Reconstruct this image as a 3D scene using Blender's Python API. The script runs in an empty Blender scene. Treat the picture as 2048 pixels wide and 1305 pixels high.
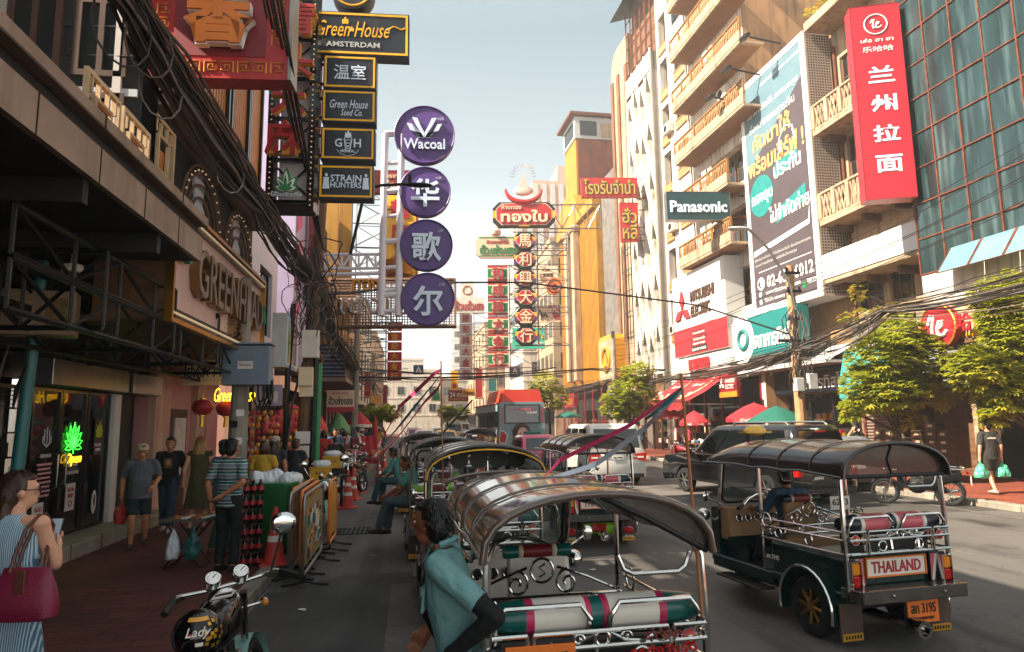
import bpy, bmesh, math, random
from math import sin, cos, pi, radians, sqrt, atan2
from mathutils import Matrix, Vector
random.seed(7)
SC = bpy.context.scene
COL = SC.collection
# ---------------------------------------------------------------- camera, sky, sun, exposure
CAM = Vector((0, 0, 2.0)); FOC = 1365.0
def _basis(yaw, pitch, roll):
    y, p, r = map(radians, (yaw, pitch, roll))
    f = Vector((sin(y)*cos(p), cos(y)*cos(p), sin(p)))
    r0 = f.cross(Vector((0, 0, 1))).normalized(); u0 = r0.cross(f)
    return f, cos(r)*r0 - sin(r)*u0, cos(r)*u0 + sin(r)*r0
CF, CR, CU = _basis(8.5, 8.0, 0.8)
cd = bpy.data.cameras.new('camera'); cam = bpy.data.objects.new('camera', cd); COL.objects.link(cam)
cd.sensor_width = 36; cd.lens = 36*FOC/2048; cd.clip_start = .05; cd.clip_end = 3000
cam.matrix_world = Matrix(((CR.x, CU.x, -CF.x, 0), (CR.y, CU.y, -CF.y, 0), (CR.z, CU.z, -CF.z, 2.0), (0, 0, 0, 1)))
SC.camera = cam
SUN_EL, SUN_AZ = 41, -12          # degrees above the horizon; degrees ahead of due left
sdir = Vector((-cos(radians(SUN_AZ))*cos(radians(SUN_EL)), sin(radians(SUN_AZ))*cos(radians(SUN_EL)), sin(radians(SUN_EL))))
W = bpy.data.worlds.new('World'); SC.world = W; W.use_nodes = True
nt = W.node_tree; sky = nt.nodes.new('ShaderNodeTexSky'); sky.sky_type = 'NISHITA'; sky.sun_disc = False
sky.sun_elevation = radians(SUN_EL); sky.sun_rotation = atan2(sdir.x, sdir.y)
sky.air_density = 1.0; sky.dust_density = 1.2; sky.ozone_density = 1.0; sky.altitude = 0
hs = nt.nodes.new('ShaderNodeMix'); hs.data_type = 'RGBA'; hs.inputs['Factor'].default_value = .93   # thin white veil of humid air, thickest low down
tcw = nt.nodes.new('ShaderNodeTexCoord'); sx_ = nt.nodes.new('ShaderNodeSeparateXYZ'); vr = nt.nodes.new('ShaderNodeValToRGB'); nt.links.new(tcw.outputs['Generated'], sx_.inputs[0]); nt.links.new(sx_.outputs['Z'], vr.inputs[0])
E_ = vr.color_ramp.elements; E_[0].position = 0; E_[0].color = (1, .98, .93, 1); E_[1].position = 1; E_[1].color = (.26, .29, .31, 1)
for p_, c_ in ((.16, (.6, .64, .64, 1)), (.34, (.275, .325, .34, 1)), (.52, (.165, .22, .24, 1)), (.68, (.24, .275, .29, 1))): e_ = E_.new(p_); e_.color = c_
vm = nt.nodes.new('ShaderNodeVectorMath'); vm.operation = 'SCALE'; vm.inputs['Scale'].default_value = 9.0; nt.links.new(vr.outputs[0], vm.inputs[0]); nt.links.new(vm.outputs[0], hs.inputs['B']); nt.links.new(sky.outputs[0], hs.inputs['A'])
bg = nt.nodes['Background']; nt.links.new(hs.outputs['Result'], bg.inputs[0]); bg.inputs[1].default_value = .085
sl = bpy.data.lights.new('sun', 'SUN'); sl.energy = 5.0; sl.angle = radians(.5); sl.color = (1, .87, .70)
so = bpy.data.objects.new('sun', sl); COL.objects.link(so); so.rotation_euler = sdir.to_track_quat('Z', 'Y').to_euler()
SC.view_settings.view_transform = 'Standard'; SC.view_settings.look = 'None'; SC.view_settings.gamma = 1
SC.view_settings.exposure = 1.8
SC.render.engine = 'CYCLES'
SC.cycles.max_bounces = 6; SC.cycles.diffuse_bounces = 4; SC.cycles.glossy_bounces = 3
SC.cycles.transparent_max_bounces = 12; SC.cycles.caustics_reflective = False; SC.cycles.caustics_refractive = False
SC.cycles.use_denoising = True; SC.cycles.sample_clamp_indirect = 6

# ---------------------------------------------------------------- placing helpers (photo pixel -> world)
def ray(px, py): return CF + (px-1024)/FOC*CR - (py-652.5)/FOC*CU
def PY(px, py, Y): d = ray(px, py); return CAM + d*(Y/d.y)
def PX(px, py, X): d = ray(px, py); return CAM + d*(X/d.x)
def PZ(px, py, z=0.): d = ray(px, py); return CAM + d*((z-2.0)/d.z)
RA = Vector((16, 20, 0)); RT = Vector((-.035, 1, 0)).normalized(); RN = Vector((-RT.y, RT.x, 0))  # RN points to the street
RROT = atan2(-RT.y, -RT.x)
def R(u, v=0, z=0): return RA + RT*u + RN*v + Vector((0, 0, z))

# ---------------------------------------------------------------- materials
MATS = {}
def lin(h):
    if not isinstance(h, str): return tuple(h)
    h = h.lstrip('#'); o = []
    for i in (0, 2, 4):
        c = int(h[i:i+2], 16)/255; o.append(c/12.92 if c <= .04045 else ((c+.055)/1.055)**2.4)
    return tuple(o)
def mat(name, rgb=None, rough=.6, metal=0, var=.18, sc=3., bump=0., bsc=30., streak=0., coat=0., emit=0., alpha=1., trans=0., dirt=None, spec=.5, stretch=None):
    if name in MATS: return MATS[name]
    m = bpy.data.materials.new(name); MATS[name] = m; m.use_nodes = True
    n, l = m.node_tree.nodes, m.node_tree.links
    b = n['Principled BSDF']; c = lin(rgb)
    b.inputs['Roughness'].default_value = rough; b.inputs['Metallic'].default_value = metal
    b.inputs['Specular IOR Level'].default_value = spec
    if name.startswith('skin'): b.inputs['Subsurface Weight'].default_value = .12; b.inputs['Subsurface Radius'].default_value = (.02, .008, .005)
    if coat: b.inputs['Coat Weight'].default_value = coat; b.inputs['Coat Roughness'].default_value = .06
    if alpha < 1: b.inputs['Alpha'].default_value = alpha
    if trans: b.inputs['Transmission Weight'].default_value = trans
    tc = n.new('ShaderNodeTexCoord')
    def noise(scale, st=None, det=4):
        t = n.new('ShaderNodeTexNoise'); t.inputs['Scale'].default_value = scale; t.inputs['Detail'].default_value = det
        if st:
            mp = n.new('ShaderNodeMapping'); mp.inputs['Scale'].default_value = st
            l.new(tc.outputs['Object'], mp.inputs[0]); l.new(mp.outputs[0], t.inputs[0])
        else: l.new(tc.outputs['Object'], t.inputs[0])
        return t
    src = None
    if var:
        t = noise(sc, stretch); mx = n.new('ShaderNodeMix'); mx.data_type = 'RGBA'
        mx.inputs['A'].default_value = (*[x*(1-var) for x in c], 1); mx.inputs['B'].default_value = (*[min(1, x*(1+var*.6)) for x in c], 1)
        rp = n.new('ShaderNodeMapRange'); rp.inputs[1].default_value = .3; rp.inputs[2].default_value = .7
        l.new(t.outputs[0], rp.inputs[0]); l.new(rp.outputs[0], mx.inputs['Factor']); src = mx.outputs['Result']
    if streak:
        t = noise(1.4, (3, 3, .25), 6); rp = n.new('ShaderNodeMapRange'); rp.inputs[1].default_value = .5; rp.inputs[2].default_value = .72; rp.inputs[4].default_value = streak
        l.new(t.outputs[0], rp.inputs[0]); mx = n.new('ShaderNodeMix'); mx.data_type = 'RGBA'
        if src: l.new(src, mx.inputs['A'])
        else: mx.inputs['A'].default_value = (*c, 1)
        mx.inputs['B'].default_value = (*lin(dirt or '#4a3a2c'), 1)
        l.new(rp.outputs[0], mx.inputs['Factor']); src = mx.outputs['Result']
    if src: l.new(src, b.inputs['Base Color'])
    else: b.inputs['Base Color'].default_value = (*c, 1)
    if var and not emit:
        t2 = noise(sc*2.3); rr = n.new('ShaderNodeMapRange'); rr.inputs[3].default_value = max(.03, rough*.8); rr.inputs[4].default_value = min(1, rough*1.2)
        l.new(t2.outputs[0], rr.inputs[0]); l.new(rr.outputs[0], b.inputs['Roughness'])
    if bump:
        t = noise(bsc, None, 5); bp = n.new('ShaderNodeBump'); bp.inputs['Strength'].default_value = bump; bp.inputs['Distance'].default_value = .02
        l.new(t.outputs[0], bp.inputs['Height']); l.new(bp.outputs[0], b.inputs['Normal'])
    if emit:
        b.inputs['Emission Color'].default_value = (*c, 1); b.inputs['Emission Strength'].default_value = emit
    return m
for a in [
 ('chrome', '#d8d4ce', .12, 1, .1, 8), ('steel', '#8d8b88', .35, .9, .2), ('dark_metal', '#1b1b1c', .45, .6, .3), ('black', '#0f0f10', .5, 0, .2),
 ('gloss_black', '#0b0b0d', .08, 0, .1, 2), ('rubber', '#161616', .85, 0, .3, 20), ('white', '#e8e4de', .5, 0, .06), ('offwhite', '#d8cdbf', .6, 0, .12),
 ('cream', '#e2c9a6', .6, 0, .12), ('red', '#b3202a', .45, 0, .15, 2., .03, 30, .28), ('deep_red', '#7c1420', .5, 0, .15), ('orange', '#e07a22', .45, 0, .1), ('yellow', '#f0b21c', .45, 0, .15, 2., .03, 30, .28),
 ('gold', '#d8a038', .35, .7, .15), ('brass', '#b9812c', .3, .9, .2), ('green', '#1f7a45', .5, 0, .12), ('teal', '#11706f', .5, 0, .1), ('purple', '#55397c', .45, 0, .15, 2., .03, 30, .28),
 ('ice', '#cfdcea', .4, 0, .03), ('navy', '#0c1420', .4, 0, .15, 2., .03, 30, .28), ('pink', '#e8467a', .6, 0, .1), ('grey', '#7d7f82', .55, 0, .12), ('light_grey', '#b4b4b2', .55, 0, .12),
 ('wood', '#6a4a30', .7, 0, .35, 4), ('rust', '#6d3a26', .85, .2, .5, 5), ('concrete', '#8d8478', .85, 0, .3, 3), ('skin', '#b87a56', .5, 0, .16, 9, .12, 120), ('skin_pale', '#d29a7c', .5, 0, .14, 9, .12, 120), ('skin_dark', '#8a5436', .48, 0, .18, 9, .15, 120),
 ('hair', '#120d0b', .4, 0, .3, 30), ('brown', '#4b2f20', .7, 0, .3), ('plastic_bag', '#cfd2d6', .25, 0, .1), ('blue', '#2f6fa8', .5, 0, .15), ('paper', '#d8d2c8', .7, 0, .1),
]: mat(*a)
def glassmat(name, rgb, rough=.05, alpha=.45):
    return mat(name, rgb, rough, 0, 0, alpha=alpha, spec=.9)
glassmat('shop_glass', '#1a1c1c', .03, .5); glassmat('car_glass', '#0b1112', .03, .93); glassmat('clear_plastic', '#5a4f4a', .08, .45); glassmat('windscreen', '#8a9a98', .03, .22); glassmat('dark_pane', '#141a1c', .05, .97)

# ---------------------------------------------------------------- mesh builder
class MB:
    def __init__(s, m='grey', M=None): s.v = []; s.f = []; s.fm = []; s.mats = []; s.M = M; s.use(m)
    def use(s, m):
        if m not in s.mats: s.mats.append(m)
        s.mi = s.mats.index(m); return s
    def add(s, vs, fs, mi=None):
        o = len(s.v)
        if s.M is not None: vs = [s.M @ Vector(v) for v in vs]
        s.v += [tuple(v) for v in vs]; s.f += [tuple(i+o for i in f) for f in fs]; s.fm += [s.mi if mi is None else mi]*len(fs); return s
    def box(s, c, d, ch=0., rz=0., rx=0., ry=0.):
        hx, hy, hz = d[0]/2, d[1]/2, d[2]/2
        if ch <= 0:
            vs = [(x*hx, y*hy, z*hz) for x in (-1, 1) for y in (-1, 1) for z in (-1, 1)]
            fs = [(0, 1, 3, 2), (4, 6, 7, 5), (0, 4, 5, 1), (2, 3, 7, 6), (0, 2, 6, 4), (1, 5, 7, 3)]
        else:
            ch = min(ch, hx*.49, hy*.49, hz*.49); vs = []; ix = {}
            for x in (-1, 1):
                for y in (-1, 1):
                    for z in (-1, 1):
                        for k in range(3):
                            ix[x, y, z, k] = len(vs)
                            vs.append((x*(hx-(0 if k == 0 else ch)), y*(hy-(0 if k == 1 else ch)), z*(hz-(0 if k == 2 else ch))))
            fs = []
            q = [(-1, -1), (1, -1), (1, 1), (-1, 1)]
            for t in (-1, 1):
                for k in range(3):
                    f = []
                    for a, b in q:
                        p = [0, 0, 0]; p[k] = t; p[(k+1) % 3] = a; p[(k+2) % 3] = b; f.append(ix[(*p, k)])
                    fs.append(tuple(f if t > 0 else f[::-1]))
            for k in range(3):
                i, j = (k+1) % 3, (k+2) % 3
                for a in (-1, 1):
                    for b in (-1, 1):
                        p = [0, 0, 0]; p[i] = a; p[j] = b; p0 = list(p); p1 = list(p); p0[k] = -1; p1[k] = 1
                        f = (ix[(*p0, i)], ix[(*p1, i)], ix[(*p1, j)], ix[(*p0, j)]); fs.append(f if a*b < 0 else f[::-1])
            for x in (-1, 1):
                for y in (-1, 1):
                    for z in (-1, 1):
                        f = tuple(ix[x, y, z, k] for k in range(3)); fs.append(f if x*y*z > 0 else f[::-1])
        if rz or rx or ry:
            m = Matrix.Rotation(rz, 3, 'Z') @ Matrix.Rotation(ry, 3, 'Y') @ Matrix.Rotation(rx, 3, 'X'); vs = [m @ Vector(v) for v in vs]
        return s.add([(v[0]+c[0], v[1]+c[1], v[2]+c[2]) for v in vs], fs)
    def b2(s, x0, x1, y0, y1, z0, z1, ch=0.): return s.box(((x0+x1)/2, (y0+y1)/2, (z0+z1)/2), (abs(x1-x0), abs(y1-y0), abs(z1-z0)), ch)
    def quad(s, *p): return s.add(p, [tuple(range(len(p)))])
    def prism(s, pts, y0, y1):
        """outline in (x,z), pushed along y"""
        n = len(pts); vs = [(p[0], y0, p[1]) for p in pts]+[(p[0], y1, p[1]) for p in pts]
        return s.add(vs, [tuple(range(n)), tuple(range(2*n-1, n-1, -1))]+[(i, i+n, (i+1) % n+n, (i+1) % n) for i in range(n)])
    def loft(s, rings, cap=True, closed=True):
        n = len(rings[0]); vs = [p for r in rings for p in r]; fs = []
        for i in range(len(rings)-1):
            for j in range(n if closed else n-1):
                a, b = i*n+j, i*n+(j+1) % n; fs.append((a, b, b+n, a+n))
        if cap and closed: fs += [tuple(range(n))[::-1], tuple(range(len(vs)-n, len(vs)))]
        return s.add(vs, fs)
    def tube(s, pts, r, n=8, closed=False):
        pts = [Vector(p) for p in pts]; m = len(pts); rr = r if isinstance(r, (list, tuple)) else [r]*m
        rings = []; up = None
        for i, p in enumerate(pts):
            a = pts[i-1] if (i > 0 or closed) else p; b = pts[(i+1) % m] if (i < m-1 or closed) else p
            t = (b-a).normalized() if (b-a).length > 1e-9 else Vector((0, 0, 1))
            if up is None: up = Vector((0, 0, 1)) if abs(t.z) < .9 else Vector((1, 0, 0))
            x = t.cross(up)
            if x.length < 1e-6: x = t.cross(Vector((1, .3, 0)))
            x.normalize(); up = x.cross(t).normalized()
            rings.append([p+(x*cos(2*pi*k/n)+up*sin(2*pi*k/n))*rr[i] for k in range(n)])
        if closed: rings.append(rings[0]); return s.loft(rings, False)
        return s.loft(rings)
    def cyl(s, a, b, r, r2=None, n=16): return s.tube([a, b], [r, r if r2 is None else r2], n)
    def ring(s, c, R_, r, ax='y', n=24, k=6, a0=0, a1=2*pi):
        full = abs(a1-a0-2*pi) < 1e-6; pts = []
        for i in range(n if full else n+1):
            t = a0+(a1-a0)*i/n; u, v = R_*cos(t), R_*sin(t)
            pts.append((c[0]+(u if ax != 'x' else 0), c[1]+(0 if ax == 'y' else (v if ax == 'z' else u)), c[2]+(v if ax != 'z' else 0)))
        return s.tube(pts, r, k, full)
    def lathe(s, prof, n=20, c=(0, 0, 0), ax='z', a0=0):
        rings = []
        for r, h in prof:
            ring = []
            for i in range(n):
                t = 2*pi*i/n+a0; u, v = r*cos(t), r*sin(t)
                p = (u, v, h) if ax == 'z' else ((u, h, v) if ax == 'y' else (h, u, v))
                ring.append((p[0]+c[0], p[1]+c[1], p[2]+c[2]))
            rings.append(ring)
        return s.loft(rings, prof[0] != prof[-1])
    def ell(s, c, r, n=12, m=8, rot=None):
        vs = [(0, 0, -1)]; fs = []
        for i in range(1, m):
            ph = -pi/2+pi*i/m
            for j in range(n): vs.append((cos(ph)*cos(2*pi*j/n), cos(ph)*sin(2*pi*j/n), sin(ph)))
        vs.append((0, 0, 1)); L = len(vs)-1
        for j in range(n):
            fs.append((0, 1+(j+1) % n, 1+j)); fs.append((L, L-n+j, L-n+(j+1) % n))
            for i in range(m-2):
                a = 1+i*n+j; b = 1+i*n+(j+1) % n; fs.append((a, b, b+n, a+n))
        out = []
        for v in vs:
            p = Vector((v[0]*r[0], v[1]*r[1], v[2]*r[2]))
            if rot is not None: p = rot @ p
            out.append((p.x+c[0], p.y+c[1], p.z+c[2]))
        return s.add(out, fs)
    def cap(s, a, b, ra, rb, n=10):
        """tapered limb with round ends"""
        a, b = Vector(a), Vector(b); d = (b-a); L = d.length
        if L < 1e-5: return s.ell(a, (ra,)*3)
        d /= L
        pr = [(-ra, .02), (-ra*.8, ra*.6), (-ra*.35, ra*.94), (0, ra), (L*.5, (ra+rb)/2), (L, rb), (L+rb*.35, rb*.94), (L+rb*.8, rb*.6), (L+rb, .02*rb)]
        pr[0] = (-ra, .02*ra)
        return s.tube([a+d*h for h, _ in pr], [r for _, r in pr], n)
    def build(s, name, parent=None, label=None, cat=None, group=None, kind=None, smooth=True, ang=35, world=False):
        me = bpy.data.meshes.new(name)
        vs = s.v
        if parent is not None and world:
            im = parent.matrix_basis.inverted(); vs = [tuple(im @ Vector(v)) for v in vs]
        me.from_pydata(vs, [], s.f)
        for m in s.mats: me.materials.append(MATS[m])
        me.polygons.foreach_set('material_index', s.fm)
        bm = bmesh.new(); bm.from_mesh(me); bmesh.ops.recalc_face_normals(bm, faces=bm.faces); bm.to_mesh(me); bm.free()
        if smooth:
            me.polygons.foreach_set('use_smooth', [True]*len(me.polygons)); me.set_sharp_from_angle(angle=radians(ang))
        o = bpy.data.objects.new(name, me); COL.objects.link(o)
        if parent is not None: o.parent = parent
        return tag(o, label, cat, group, kind)
def tag(o, label=None, cat=None, group=None, kind=None):
    for k, v in (('label', label), ('category', cat), ('group', group), ('kind', kind)):
        if v: o[k] = v
    return o
def root(name, label, cat, loc=(0, 0, 0), rz=0., group=None):
    o = bpy.data.objects.new(name, None); o.empty_display_size = .1; COL.objects.link(o); o.location = loc; o.rotation_euler = (0, 0, rz)
    return tag(o, label, cat, group)
KIDS = {}
def copy_tree(o, parent=None, top=True):
    c = o.copy(); COL.objects.link(c)
    if parent is not None: c.parent = parent
    for ch in [x for x in COL.objects if x.parent == o and x != c]: copy_tree(ch, c, False)
    return c
_TC = {}
def _text(body, bold, shear, res):
    k = (body, bold, shear, res)
    if k in _TC: return _TC[k]
    cu = bpy.data.curves.new('t', 'FONT'); cu.body = body; cu.size = 1; cu.offset = bold; cu.extrude = .5; cu.shear = shear; cu.resolution_u = res
    cu.align_x = 'CENTER'
    ob = bpy.data.objects.new('t', cu); COL.objects.link(ob); dg = bpy.context.evaluated_depsgraph_get()
    me = bpy.data.meshes.new_from_object(ob.evaluated_get(dg))
    vs = [tuple(v.co) for v in me.vertices]; fs = [tuple(p.vertices) for p in me.polygons]
    bpy.data.objects.remove(ob); bpy.data.curves.remove(cu); bpy.data.meshes.remove(me)
    xs = [v[0] for v in vs]; ys = [v[1] for v in vs]
    _TC[k] = (vs, fs, min(xs), max(xs), min(ys), max(ys)); return _TC[k]
def text(mb, body, x, z, w, h, y=0., d=.02, m=None, bold=.012, shear=0., stretch=True, res=2, mirror=False, rot=0.):
    """letters standing in the local x-z plane, proud of y towards -y, filling w x h round (x, z)"""
    if m: mb.use(m)
    vs, fs, x0, x1, y0, y1 = _text(body, bold, shear, res)
    sx, sz = w/(x1-x0), h/(y1-y0)
    if not stretch: sx = sz = min(sx, sz)
    cx, cy = (x0+x1)/2, (y0+y1)/2; out = []; cr, sr = cos(rot), sin(rot)
    for v in vs:
        a, b = (v[0]-cx)*sx*(-1 if mirror else 1), (v[1]-cy)*sz
        out.append((x+a*cr-b*sr, y-d/2-v[2]*d, z+a*sr+b*cr))
    return mb.add(out, fs)
def arc(c, r, a0, a1, n=12, r2=None): return [(c[0]+r*cos(a0+(a1-a0)*i/n), c[1]+(r2 or r)*sin(a0+(a1-a0)*i/n)) for i in range(n+1)]
def rrect(w, h, r, n=5, cx=0, cz=0):
    o = []
    for sx, sz, a in ((1, -1, -pi/2), (1, 1, 0), (-1, 1, pi/2), (-1, -1, pi)):
        o += arc((cx+sx*(w/2-r), cz+sz*(h/2-r)), r, a, a+pi/2, n)
    return o
def octo(w, h, c): return [(-w/2+c, -h/2), (w/2-c, -h/2), (w/2, -h/2+c), (w/2, h/2-c), (w/2-c, h/2), (-w/2+c, h/2), (-w/2, h/2-c), (-w/2, -h/2+c)]
def frame(mb, w, h, t, y0, y1, cx=0, cz=0):
    mb.b2(cx-w/2, cx+w/2, y0, y1, cz+h/2-t, cz+h/2); mb.b2(cx-w/2, cx+w/2, y0, y1, cz-h/2, cz-h/2+t)
    mb.b2(cx-w/2, cx-w/2+t, y0, y1, cz-h/2+t, cz+h/2-t); mb.b2(cx+w/2-t, cx+w/2, y0, y1, cz-h/2+t, cz+h/2-t)
def truss(mb, a, b, up, h, r=.02, n=6, r2=None):
    """flat lattice girder between a and b, depth h along up"""
    a, b, up = Vector(a), Vector(b), Vector(up)*h
    mb.tube([a, b], r, 6); mb.tube([a+up, b+up], r, 6)
    for i in range(n+1):
        p = a.lerp(b, i/n); mb.tube([p, p+up], (r2 or r*.7), 5)
        if i < n: q = a.lerp(b, (i+1)/n); mb.tube([p, q+up] if i % 2 else [p+up, q], (r2 or r*.7), 5)
def pxsign(name, label, cat, cx, cy, wp, hp, Y, ang=0., group=None):
    """thing hung at depth Y, covering wp x hp photo pixels; returns (root, w, h); local z=0 at its bottom"""
    p = PY(cx, cy, Y); D = (p-CAM).dot(CF); w, h = wp*D/FOC/max(.5, cos(ang+radians(0))), hp*D/FOC
    return root(name, label, cat, (p.x, p.y, p.z-h/2), ang, group), w, h
def facade(mb, x0, x1, z0, z1, ops, y=0., rev=.18):
    """wall sheet facing -y with real openings (xa, xb, za, zb) and their reveals"""
    xs = sorted({x0, x1, *[o[0] for o in ops], *[o[1] for o in ops]}); zs = sorted({z0, z1, *[o[2] for o in ops], *[o[3] for o in ops]})
    for i in range(len(xs)-1):
        for j in range(len(zs)-1):
            a, b, c, d = xs[i], xs[i+1], zs[j], zs[j+1]
            if b <= x0 or a >= x1 or d <= z0 or c >= z1: continue
            mx, mz = (a+b)/2, (c+d)/2
            if any(o[0] < mx < o[1] and o[2] < mz < o[3] for o in ops): continue
            mb.quad((a, y, c), (b, y, c), (b, y, d), (a, y, d))
    for a, b, c, d in ops:
        k = y+rev
        mb.quad((a, y, c), (a, k, c), (b, k, c), (b, y, c)); mb.quad((a, y, d), (b, y, d), (b, k, d), (a, k, d))
        mb.quad((a, y, c), (a, y, d), (a, k, d), (a, k, c)); mb.quad((b, y, c), (b, k, c), (b, k, d), (b, y, d))
    return mb
def window(parent, a, b, c, d, y, fm='brown', pm='dark_pane', nx=2, nz=2, t=.06, name='window'):
    f = MB(fm); frame(f, b-a, d-c, t, y, y+.06, (a+b)/2, (c+d)/2)
    for i in range(1, nx): f.b2(a+(b-a)*i/nx-t*.35, a+(b-a)*i/nx+t*.35, y+.004, y+.056, c+t, d-t)
    for j in range(1, nz): f.b2(a+t, b-t, y+.008, y+.052, c+(d-c)*j/nz-t*.3, c+(d-c)*j/nz+t*.3)
    o = f.build(name, parent)
    p = MB(pm); p.b2(a+t*.5, b-t*.5, y+.028, y+.034, c+t*.5, d-t*.5); p.build('pane', o); return o
# ---------------------------------------------------------------- ground, road, pavements
def bricks(name, c1, c2, mortar, sx, sy, rough=.7):
    m = mat(name, c1, rough, var=0); n, l = m.node_tree.nodes, m.node_tree.links; b = n['Principled BSDF']
    tc = n.new('ShaderNodeTexCoord'); br = n.new('ShaderNodeTexBrick'); br.inputs['Scale'].default_value = 1
    br.inputs['Brick Width'].default_value = sx; br.inputs['Row Height'].default_value = sy; br.inputs['Mortar Size'].default_value = .008
    for k, c in (('Color1', c1), ('Color2', c2), ('Mortar', mortar)): br.inputs[k].default_value = (*lin(c), 1)
    no = n.new('ShaderNodeTexNoise'); no.inputs['Scale'].default_value = 1.3; no.inputs['Detail'].default_value = 8
    mx = n.new('ShaderNodeMix'); mx.data_type = 'RGBA'; mx.blend_type = 'MULTIPLY'; mx.inputs['Factor'].default_value = .7
    cr = n.new('ShaderNodeMapRange'); cr.inputs[1].default_value = .25; cr.inputs[2].default_value = .75; cr.inputs[3].default_value = .35; cr.inputs[4].default_value = 1.1
    l.new(tc.outputs['Object'], br.inputs[0]); l.new(tc.outputs['Object'], no.inputs[0]); l.new(no.outputs[0], cr.inputs[0])
    l.new(br.outputs[0], mx.inputs['A']); l.new(cr.outputs[0], mx.inputs['B']); l.new(mx.outputs['Result'], b.inputs['Base Color'])
    bp = n.new('ShaderNodeBump'); bp.inputs['Strength'].default_value = .5; bp.inputs['Distance'].default_value = .01; bp.invert = True
    l.new(br.outputs['Fac'], bp.inputs['Height']); l.new(bp.outputs[0], b.inputs['Normal']); return m
bricks('pave_left', '#6e3028', '#5a2822', '#2e1a16', .4, .2); bricks('pave_right', '#9a4a32', '#86402c', '#5a3526', .3, .15); bricks('brick_rust', '#7a3a26', '#5e2d1f', '#6b4a3a', .6, .3, .9)
mat('kerb_stone', '#8e8678', .85, var=.35, sc=2, bump=.3, streak=.5)
def asphalt():
    m = mat('asphalt', '#3c3a38', .82, var=0); n, l = m.node_tree.nodes, m.node_tree.links; b = n['Principled BSDF']; tc = n.new('ShaderNodeTexCoord')
    def no(s, d, st=None):
        t = n.new('ShaderNodeTexNoise'); t.inputs['Scale'].default_value = s; t.inputs['Detail'].default_value = d
        mp = n.new('ShaderNodeMapping'); mp.inputs['Scale'].default_value = st or (1, 1, 1); l.new(tc.outputs['Object'], mp.inputs[0]); l.new(mp.outputs[0], t.inputs[0]); return t
    def mix(a, bb, f, mode='MIX'):
        x = n.new('ShaderNodeMix'); x.data_type = 'RGBA'; x.blend_type = mode
        for k, v in (('A', a), ('B', bb)):
            if isinstance(v, tuple): x.inputs[k].default_value = (*v, 1)
            else: l.new(v, x.inputs[k])
        if isinstance(f, float): x.inputs['Factor'].default_value = f
        else: l.new(f, x.inputs['Factor'])
        return x.outputs['Result']
    def rng(o, a, b_, c=0., d=1.):
        r = n.new('ShaderNodeMapRange'); [setattr(r.inputs[i+1], 'default_value', v) for i, v in enumerate((a, b_, c, d))]; l.new(o, r.inputs[0]); return r.outputs[0]
    base = mix(lin('#494644'), lin('#625d58'), rng(no(.35, 6, (1, .35, 1)).outputs[0], .3, .7))
    base = mix(base, lin('#948d84'), rng(no(160, 2).outputs[0], .62, .72, 0, .55))      # pale aggregate
    base = mix(base, lin('#232120'), rng(no(1.1, 5, (1, .5, 1)).outputs[0], .58, .72, 0, .75))   # oil and patches
    base = mix(base, lin('#857e75'), rng(no(2.3, 8).outputs[0], .66, .74, 0, .5))
    vo = n.new('ShaderNodeTexVoronoi'); vo.feature = 'DISTANCE_TO_EDGE'; vo.inputs['Scale'].default_value = .55; wv = n.new('ShaderNodeVectorMath'); wv.operation = 'ADD'; l.new(tc.outputs['Object'], wv.inputs[0]); l.new(no(2.0, 5).outputs[1], wv.inputs[1]); l.new(wv.outputs[0], vo.inputs[0])
    base = mix(base, lin('#141312'), rng(vo.outputs[0], .002, .008, .45, 0))                 # cracks
    base = mix(base, lin('#2a2826'), rng(no(1.0, 3, (1.6, .05, 1)).outputs[0], .55, .68, 0, .7))    # tyre-polished streaks
    v2 = n.new('ShaderNodeTexVoronoi'); v2.inputs['Scale'].default_value = .3; v2.distance = 'CHEBYCHEV'; l.new(tc.outputs['Object'], v2.inputs[0]); sx = n.new('ShaderNodeSeparateColor'); l.new(v2.outputs['Color'], sx.inputs[0])
    base = mix(base, lin('#2e2c2b'), rng(sx.outputs[0], .72, .74, 0, .65)); base = mix(base, lin('#6e6861'), rng(sx.outputs[1], .82, .84, 0, .5))   # mended rectangles
    l.new(base, b.inputs['Base Color'])
    bp = n.new('ShaderNodeBump'); bp.inputs['Strength'].default_value = .55; bp.inputs['Distance'].default_value = .01
    l.new(no(110, 3).outputs[0], bp.inputs['Height']); l.new(bp.outputs[0], b.inputs['Normal'])
    l.new(rng(no(1.1, 5, (1, .5, 1)).outputs[0], .4, .7, .9, .55), b.inputs['Roughness'])
asphalt()
MB('concrete').quad((-600, -60, -.03), (600, -60, -.03), (600, 900, -.03), (-600, 900, -.03)).build('ground', kind='structure', smooth=False)
MB('asphalt').quad((-1.75, -12, 0), (13.2, -12, 0), (12.2, 22, 0), (11.0, 70, 0), (9, 170, 0), (-1.2, 170, 0), (-1.6, 60, 0)).build('road', kind='structure', smooth=False)
b = MB('pave_left'); b.b2(-9, -1.95, -12, 170, -.02, .13); b.build('pavement', kind='structure', smooth=False)
b = MB('pave_right'); b.prism([(0, 0)]*0 or [(12.9, -12), (12.5, 22), (11.3, 70), (9.3, 170), (40, 170), (40, -12)], -.02, .13)
b.v = [(x, z, y) for x, y, z in b.v]; b.build('pavement', kind='structure', smooth=False)
b = MB('kerb_stone')
for i in range(60): y = -10+i*2.0; b.box((-1.85, y+1, .065), (.2, 1.985, .15), .015)
b.build('kerb', kind='structure')
b = MB('kerb_stone')
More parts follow.
